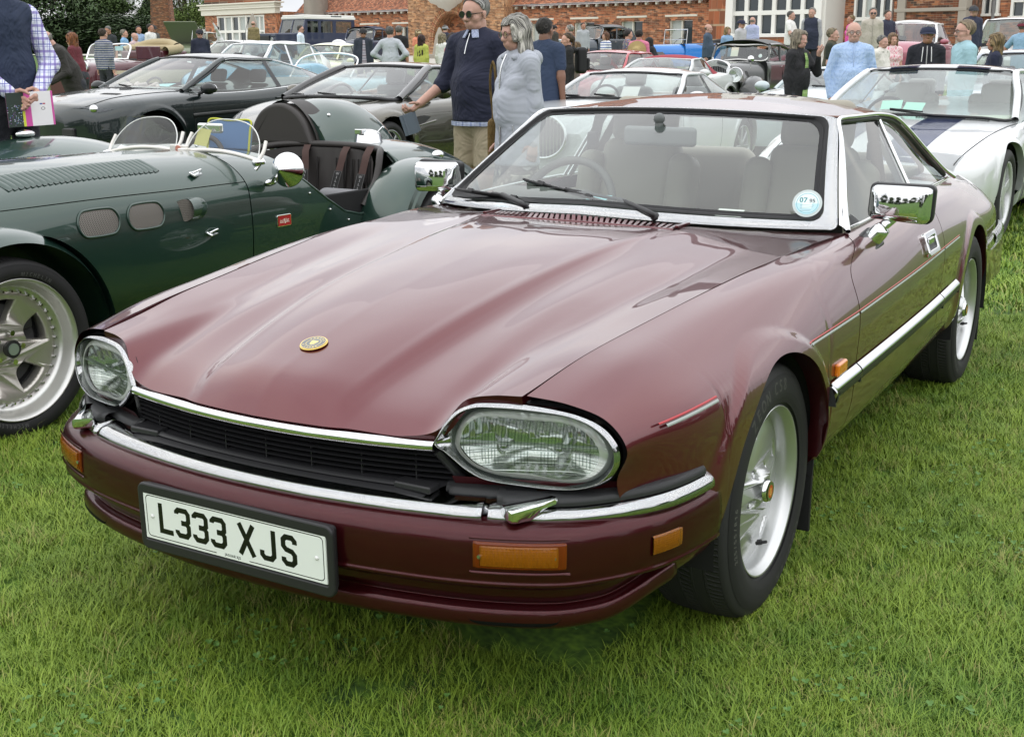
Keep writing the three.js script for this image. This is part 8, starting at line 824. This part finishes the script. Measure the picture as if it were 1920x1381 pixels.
  P(-4.7, -8.95, 2.6, mid({ label: 'dark haired man in a navy T shirt directly behind the grey haired woman', h: 1.76, hairC: [.03, .025, .02], top: [.025, .042, .085], sleeve: 'short', skin: 'dark', fat: 1.1, broad: 1.08 })); P(-19.4, -36.2, 2.4, blue({ label: 'person in a white cap beyond the navy T shirt man', h: 1.76, cap: [.7, .7, .7], top: [.12, .14, .2] })); P(-18.8, -35.4, 2.2, blue({ label: 'person in a black cap and dark top right of the white cap', h: 1.75, cap: [.015, .015, .02], top: [.05, .045, .04] }));
  const bh = P(-7.87, -15.5, -1.3, mid({ label: 'woman with tied back hair and black hooded sweater carrying a black backpack', female: true, h: 1.66, hair: 'pony', hairC: [.16, .10, .05], top: [.012, .012, .013], hood: true, fat: 1.1 })); { const b = solo('backpack', [box(.28, .42, .16, 0, 0, 0, .06, 4), box(.22, .2, .06, 0, -.06, .10, .03, 3)], M([.012, .012, .014], .7), 'black backpack on the back of the black hooded woman', 'backpack'); b.position.copy(V(0, 1.20, -.24).applyEuler(bh.t.rotation).add(bh.t.position)); b.rotation.y = bh.t.rotation.y + PI; }
  P(-7.3, -13.2, 2.7, mid({ label: 'small blonde girl in pink between the navy T shirt and black hood', female: true, h: 1.22, hair: 'long', hairEnd: 1.3, hairC: [.55, .4, .16], top: [.6, .3, .32] })); P(-13.1, -25.6, -2.0, blue({ label: 'white haired man in a grey blue polo shirt facing left', h: 1.86, hairC: [.62, .61, .58], top: [.07, .085, .14], skin: 'pink', sleeve: 'short' })); P(-18.4, -36.8, .4, blue({ label: 'young man in pale grey T shirt beside the black limousine bonnet', h: 1.8, hairC: [.06, .05, .04], top: [.4, .42, .44], skin: 'tan' })); P(-8.8, -17.6, -1.6, blue({ label: 'person with light brown hair low behind the black hooded woman', female: true, h: 1.5, hair: 'bob', hairC: [.32, .2, .1], top: [.15, .12, .1] }));
  P(-13.2, -27.9, -.9, blue({ label: 'woman with auburn bob in a blue and white striped T shirt', female: true, h: 1.68, hair: 'bob', hairC: [.24, .1, .045], topM: cloth([1, 1, 1], { map: rep(stripeTex, 4, 5) }), sleeve: 'short' })); const ph = P(-9.85, -22.7, 2.9, mid({ label: 'person in a pink T shirt seen from behind with a straw hat on the back', h: 1.74, hairC: [.03, .025, .02], top: [.62, .2, .3], sleeve: 'short', skin: 'tan' })); { const h = solo('straw_hat', lathe([[0, .13], [.05, .125], [.085, .09], [.095, .02], [.12, .0], [.21, -.01], [.215, -.016], [.11, -.008], [.085, .02], [0, .02]], 36), M([.42, .32, .14], .85, 0, { bumpMap: rep(strands, 4, 4), bumpScale: .004 }), 'wide brimmed straw hat hanging on the pink T shirt back', 'hat'); h.position.copy(V(0, 1.27, -.19).applyEuler(ph.t.rotation).add(ph.t.position)); h.rotation.set(PI / 2 - .05, 0, ph.t.rotation.y + PI, 'YXZ'); h.rotation.set(0, 0, 0); h.quaternion.setFromEuler(new THREE.Euler(-PI / 2, 0, 0)).premultiply(new THREE.Quaternion().setFromEuler(new THREE.Euler(0, ph.t.rotation.y, 0))); }
  P(-10.9, -24.4, 1.9, blue({ label: 'person in a bright patterned shirt just left of the pink T shirt', h: 1.74, hairC: [.04, .03, .03], topM: cloth([1, 1, 1], { map: rep(floralTex('#5a6478', ['#c86a4a', '#d8d4c8', '#3a4a88', '#c8a848']), 2.4, 2.4) }), sleeve: 'short' })); P(-10.7, -25.8, -1.5, blue({ label: 'dark haired woman in a black jacket bending by the blue tourer', female: true, h: 1.62, hair: 'bob', hairC: [.02, .016, .014], lean: .5, top: [.015, .016, .02], open: cloth([.6, .6, .6]) }));
  P(-11.2, -30.3, 1.25, blue({ label: 'bald man in a slate blue sweater looking right by the blue tourer', h: 1.84, hair: 'bald', hairC: [.3, .25, .2], skin: 'pink', top: [.055, .085, .13], fat: 1.08 }));
  P(-10.05, -29.75, 1.0, blue({ label: 'man in a navy cap above the grey vintage saloon roof', h: 1.8, cap: [.015, .02, .05], top: [.5, .5, .52] })); P(-10.85, -32.9, 2.6, blue({ label: 'bald man in a pale lilac shirt above the grey vintage saloon', h: 1.7, hair: 'bald', hairC: [.5, .48, .45], top: [.42, .46, .66], skin: 'pink' })); P(-10.9, -31.0, .8, blue({ label: 'blonde person in light blue left of the navy cap', h: 1.62, hair: 'bob', hairC: [.5, .36, .16], top: [.25, .4, .6] }));
  P(-8.9, -30.4, 1.2, blue({ label: 'man in a white polo shirt with folded arms before the great bay window', h: 1.8, hairC: [.2, .19, .18], top: [.78, .78, .76], sleeve: 'short', arms: ['fold', 'fold'], skin: 'pink', fat: 1.08 })); P(-7.5, -27.65, -.25, blue({ label: 'white haired man in a navy jacket with grey sleeves', h: 1.84, hairC: [.6, .58, .54], topM: cloth([.35, .36, .38]), vestM: cloth([.02, .026, .05]), skin: 'pink', fat: 1.1, hem: .78 }));
  P(-3.0, -12.35, .95, mid({ label: 'blonde grey haired woman in black jacket and green check shirt, hand at chin', female: true, h: 1.68, hair: 'long', hairEnd: 1.42, hairC: [.48, .42, .32], top: [.016, .016, .018], open: cloth([1, 1, 1], { map: rep(checkTex('#9cc070', '#5a8a40', '#d8e0a8'), 6, 6) }), arms: ['chin', 'down'], hem: .74, skin: 'pink', fat: 1.06 })); P(-4.4, -18.7, 1.35, mid({ label: 'grey blond man in an olive gilet over a dark shirt looking right', h: 1.74, hairC: [.45, .38, .26], topM: cloth([.02, .028, .02]), vestM: cloth([.06, .058, .035]), skin: 'pink', sleeve: 'short', fat: 1.1, arms: ['bent', 'bent'] }));
  P(-2.15, -11.65, .12, mid({ label: 'bald man with black glasses in a pale blue patterned shirt, hand in pocket', h: 1.75, hair: 'bald', hairC: [.2, .18, .16], glasses: true, skin: 'pink', topM: cloth([1, 1, 1], { map: rep(floralTex('#a9c2e6', ['#86a6d6', '#c4d6f0']), 7, 7) }), fat: 1.06, broad: 1.04, collar: cloth([.38, .5, .72]), placket: M([.36, .48, .7], .8), placketZ: .014, arms: ['pocket', 'pocket'], trousers: [.012, .013, .02] }));
  P(-6.95, -29.15, -1.2, blue({ label: 'short haired woman in a hot pink top on the terrace', female: true, h: 1.68, hairC: [.45, .32, .16], top: [.75, .1, .38], skin: 'tan' })); P(-5.55, -25.8, .1, blue({ label: 'grey haired man in sunglasses and beige zip jacket behind the blue shirt man', h: 1.82, hairC: [.35, .34, .32], sun: true, top: [.48, .44, .38], placket: M([.3, .28, .24], .7), placketZ: .014, skin: 'pink' })); P(-5.9, -28.6, .6, blue({ label: 'dark clothed person half hidden behind the beige jacket man', h: 1.78, hairC: [.1, .08, .06], top: [.03, .035, .06] }));
  P(-3.4, -18.1, .95, mid({ label: 'woman with short grey hair in a white hooded top', female: true, h: 1.62, hairC: [.36, .36, .36], top: [.66, .64, .58], hood: true, skin: 'pink', fat: 1.1 })); P(-3.75, -20.25, .4, blue({ label: 'blonde woman in a pink and white floral top behind the grey haired woman', female: true, h: 1.66, hair: 'bob', hairC: [.42, .26, .14], topM: cloth([1, 1, 1], { map: rep(floralTex('#e6c8cc', ['#c84a6a', '#e88a9a', '#f0e4e0']), 2.4, 2.4) }), sleeve: 'short' }));
  const hd = P(-1.75, -13.65, .05, mid({ label: 'smiling older man in a navy cap and navy hooded zip top', h: 1.74, cap: [.014, .02, .05], skin: 'tan', hair: 'short', hairC: [.4, .39, .37], top: [.012, .013, .02], hood: true, placket: M([.4, .4, .4], .5), placketZ: .016, fat: 1.06, collar: cloth([.16, .17, .19]) })); part('draw_string', [1, -1].map((s) => tube([hd.B(s * .05, 1.45, .10), hd.B(s * .055, 1.36, .135), hd.B(s * .06, 1.27, .145)], .006, 12, 5)), M([.7, .7, .7], .8), hd.t);
  P(-3.7, -27.45, .5, blue({ label: 'man in a dark grey cap and navy top behind the moustached man', h: 1.86, cap: [.04, .045, .055], top: [.03, .035, .07], skin: 'pink' })); P(-.9, -11.45, -1.15, mid({ label: 'fair haired man with moustache and glasses in a pale aqua shirt looking left', h: 1.75, hairC: [.5, .4, .28], glasses: true, stache: true, skin: 'pink', top: [.33, .52, .58], collar: cloth([.36, .55, .6]) }));
  P(-1.0, -14.05, -1.5, mid({ label: 'woman with blonde bob and fringe in a navy jacket looking left', female: true, h: 1.64, hair: 'long', hairEnd: 1.48, hairC: [.42, .30, .15], top: [.014, .018, .045], skin: 'tan' })); P(-2.05, -23.6, 2.5, mid({ label: 'man in light blue polo and maroon cap cut by the right edge', h: 1.84, cap: [.16, .02, .04], hairC: [.3, .28, .26], top: [.26, .42, .58], sleeve: 'short', skin: 'tan', fat: 1.1, arms: ['hips', 'down'] }));
  // white folding chair by the porch side
  const ch = thing('folding_chair', 'white folding chair standing open right of the navy hooded man', 'chair', [-3.0, gh(-3.0, -21.8), -21.8], .9); part('seat', box(.42, .025, .40, 0, .45, 0, .01), M([.75, .75, .73], .5), ch); part('backrest', mv(box(.42, .30, .025, 0, 0, 0, .01), 0, .82, -.24, -.15), M([.75, .75, .73], .5), ch); for (const s of [1, -1]) { part('leg', bar([s * .21, .98, -.27], [s * .21, 0, .22], .014), M([.72, .72, .72], .4), ch); part('leg', bar([s * .19, .46, .18], [s * .19, 0, -.25], .014), M([.72, .72, .72], .4), ch); }
}
renderer.render(scene, camera);
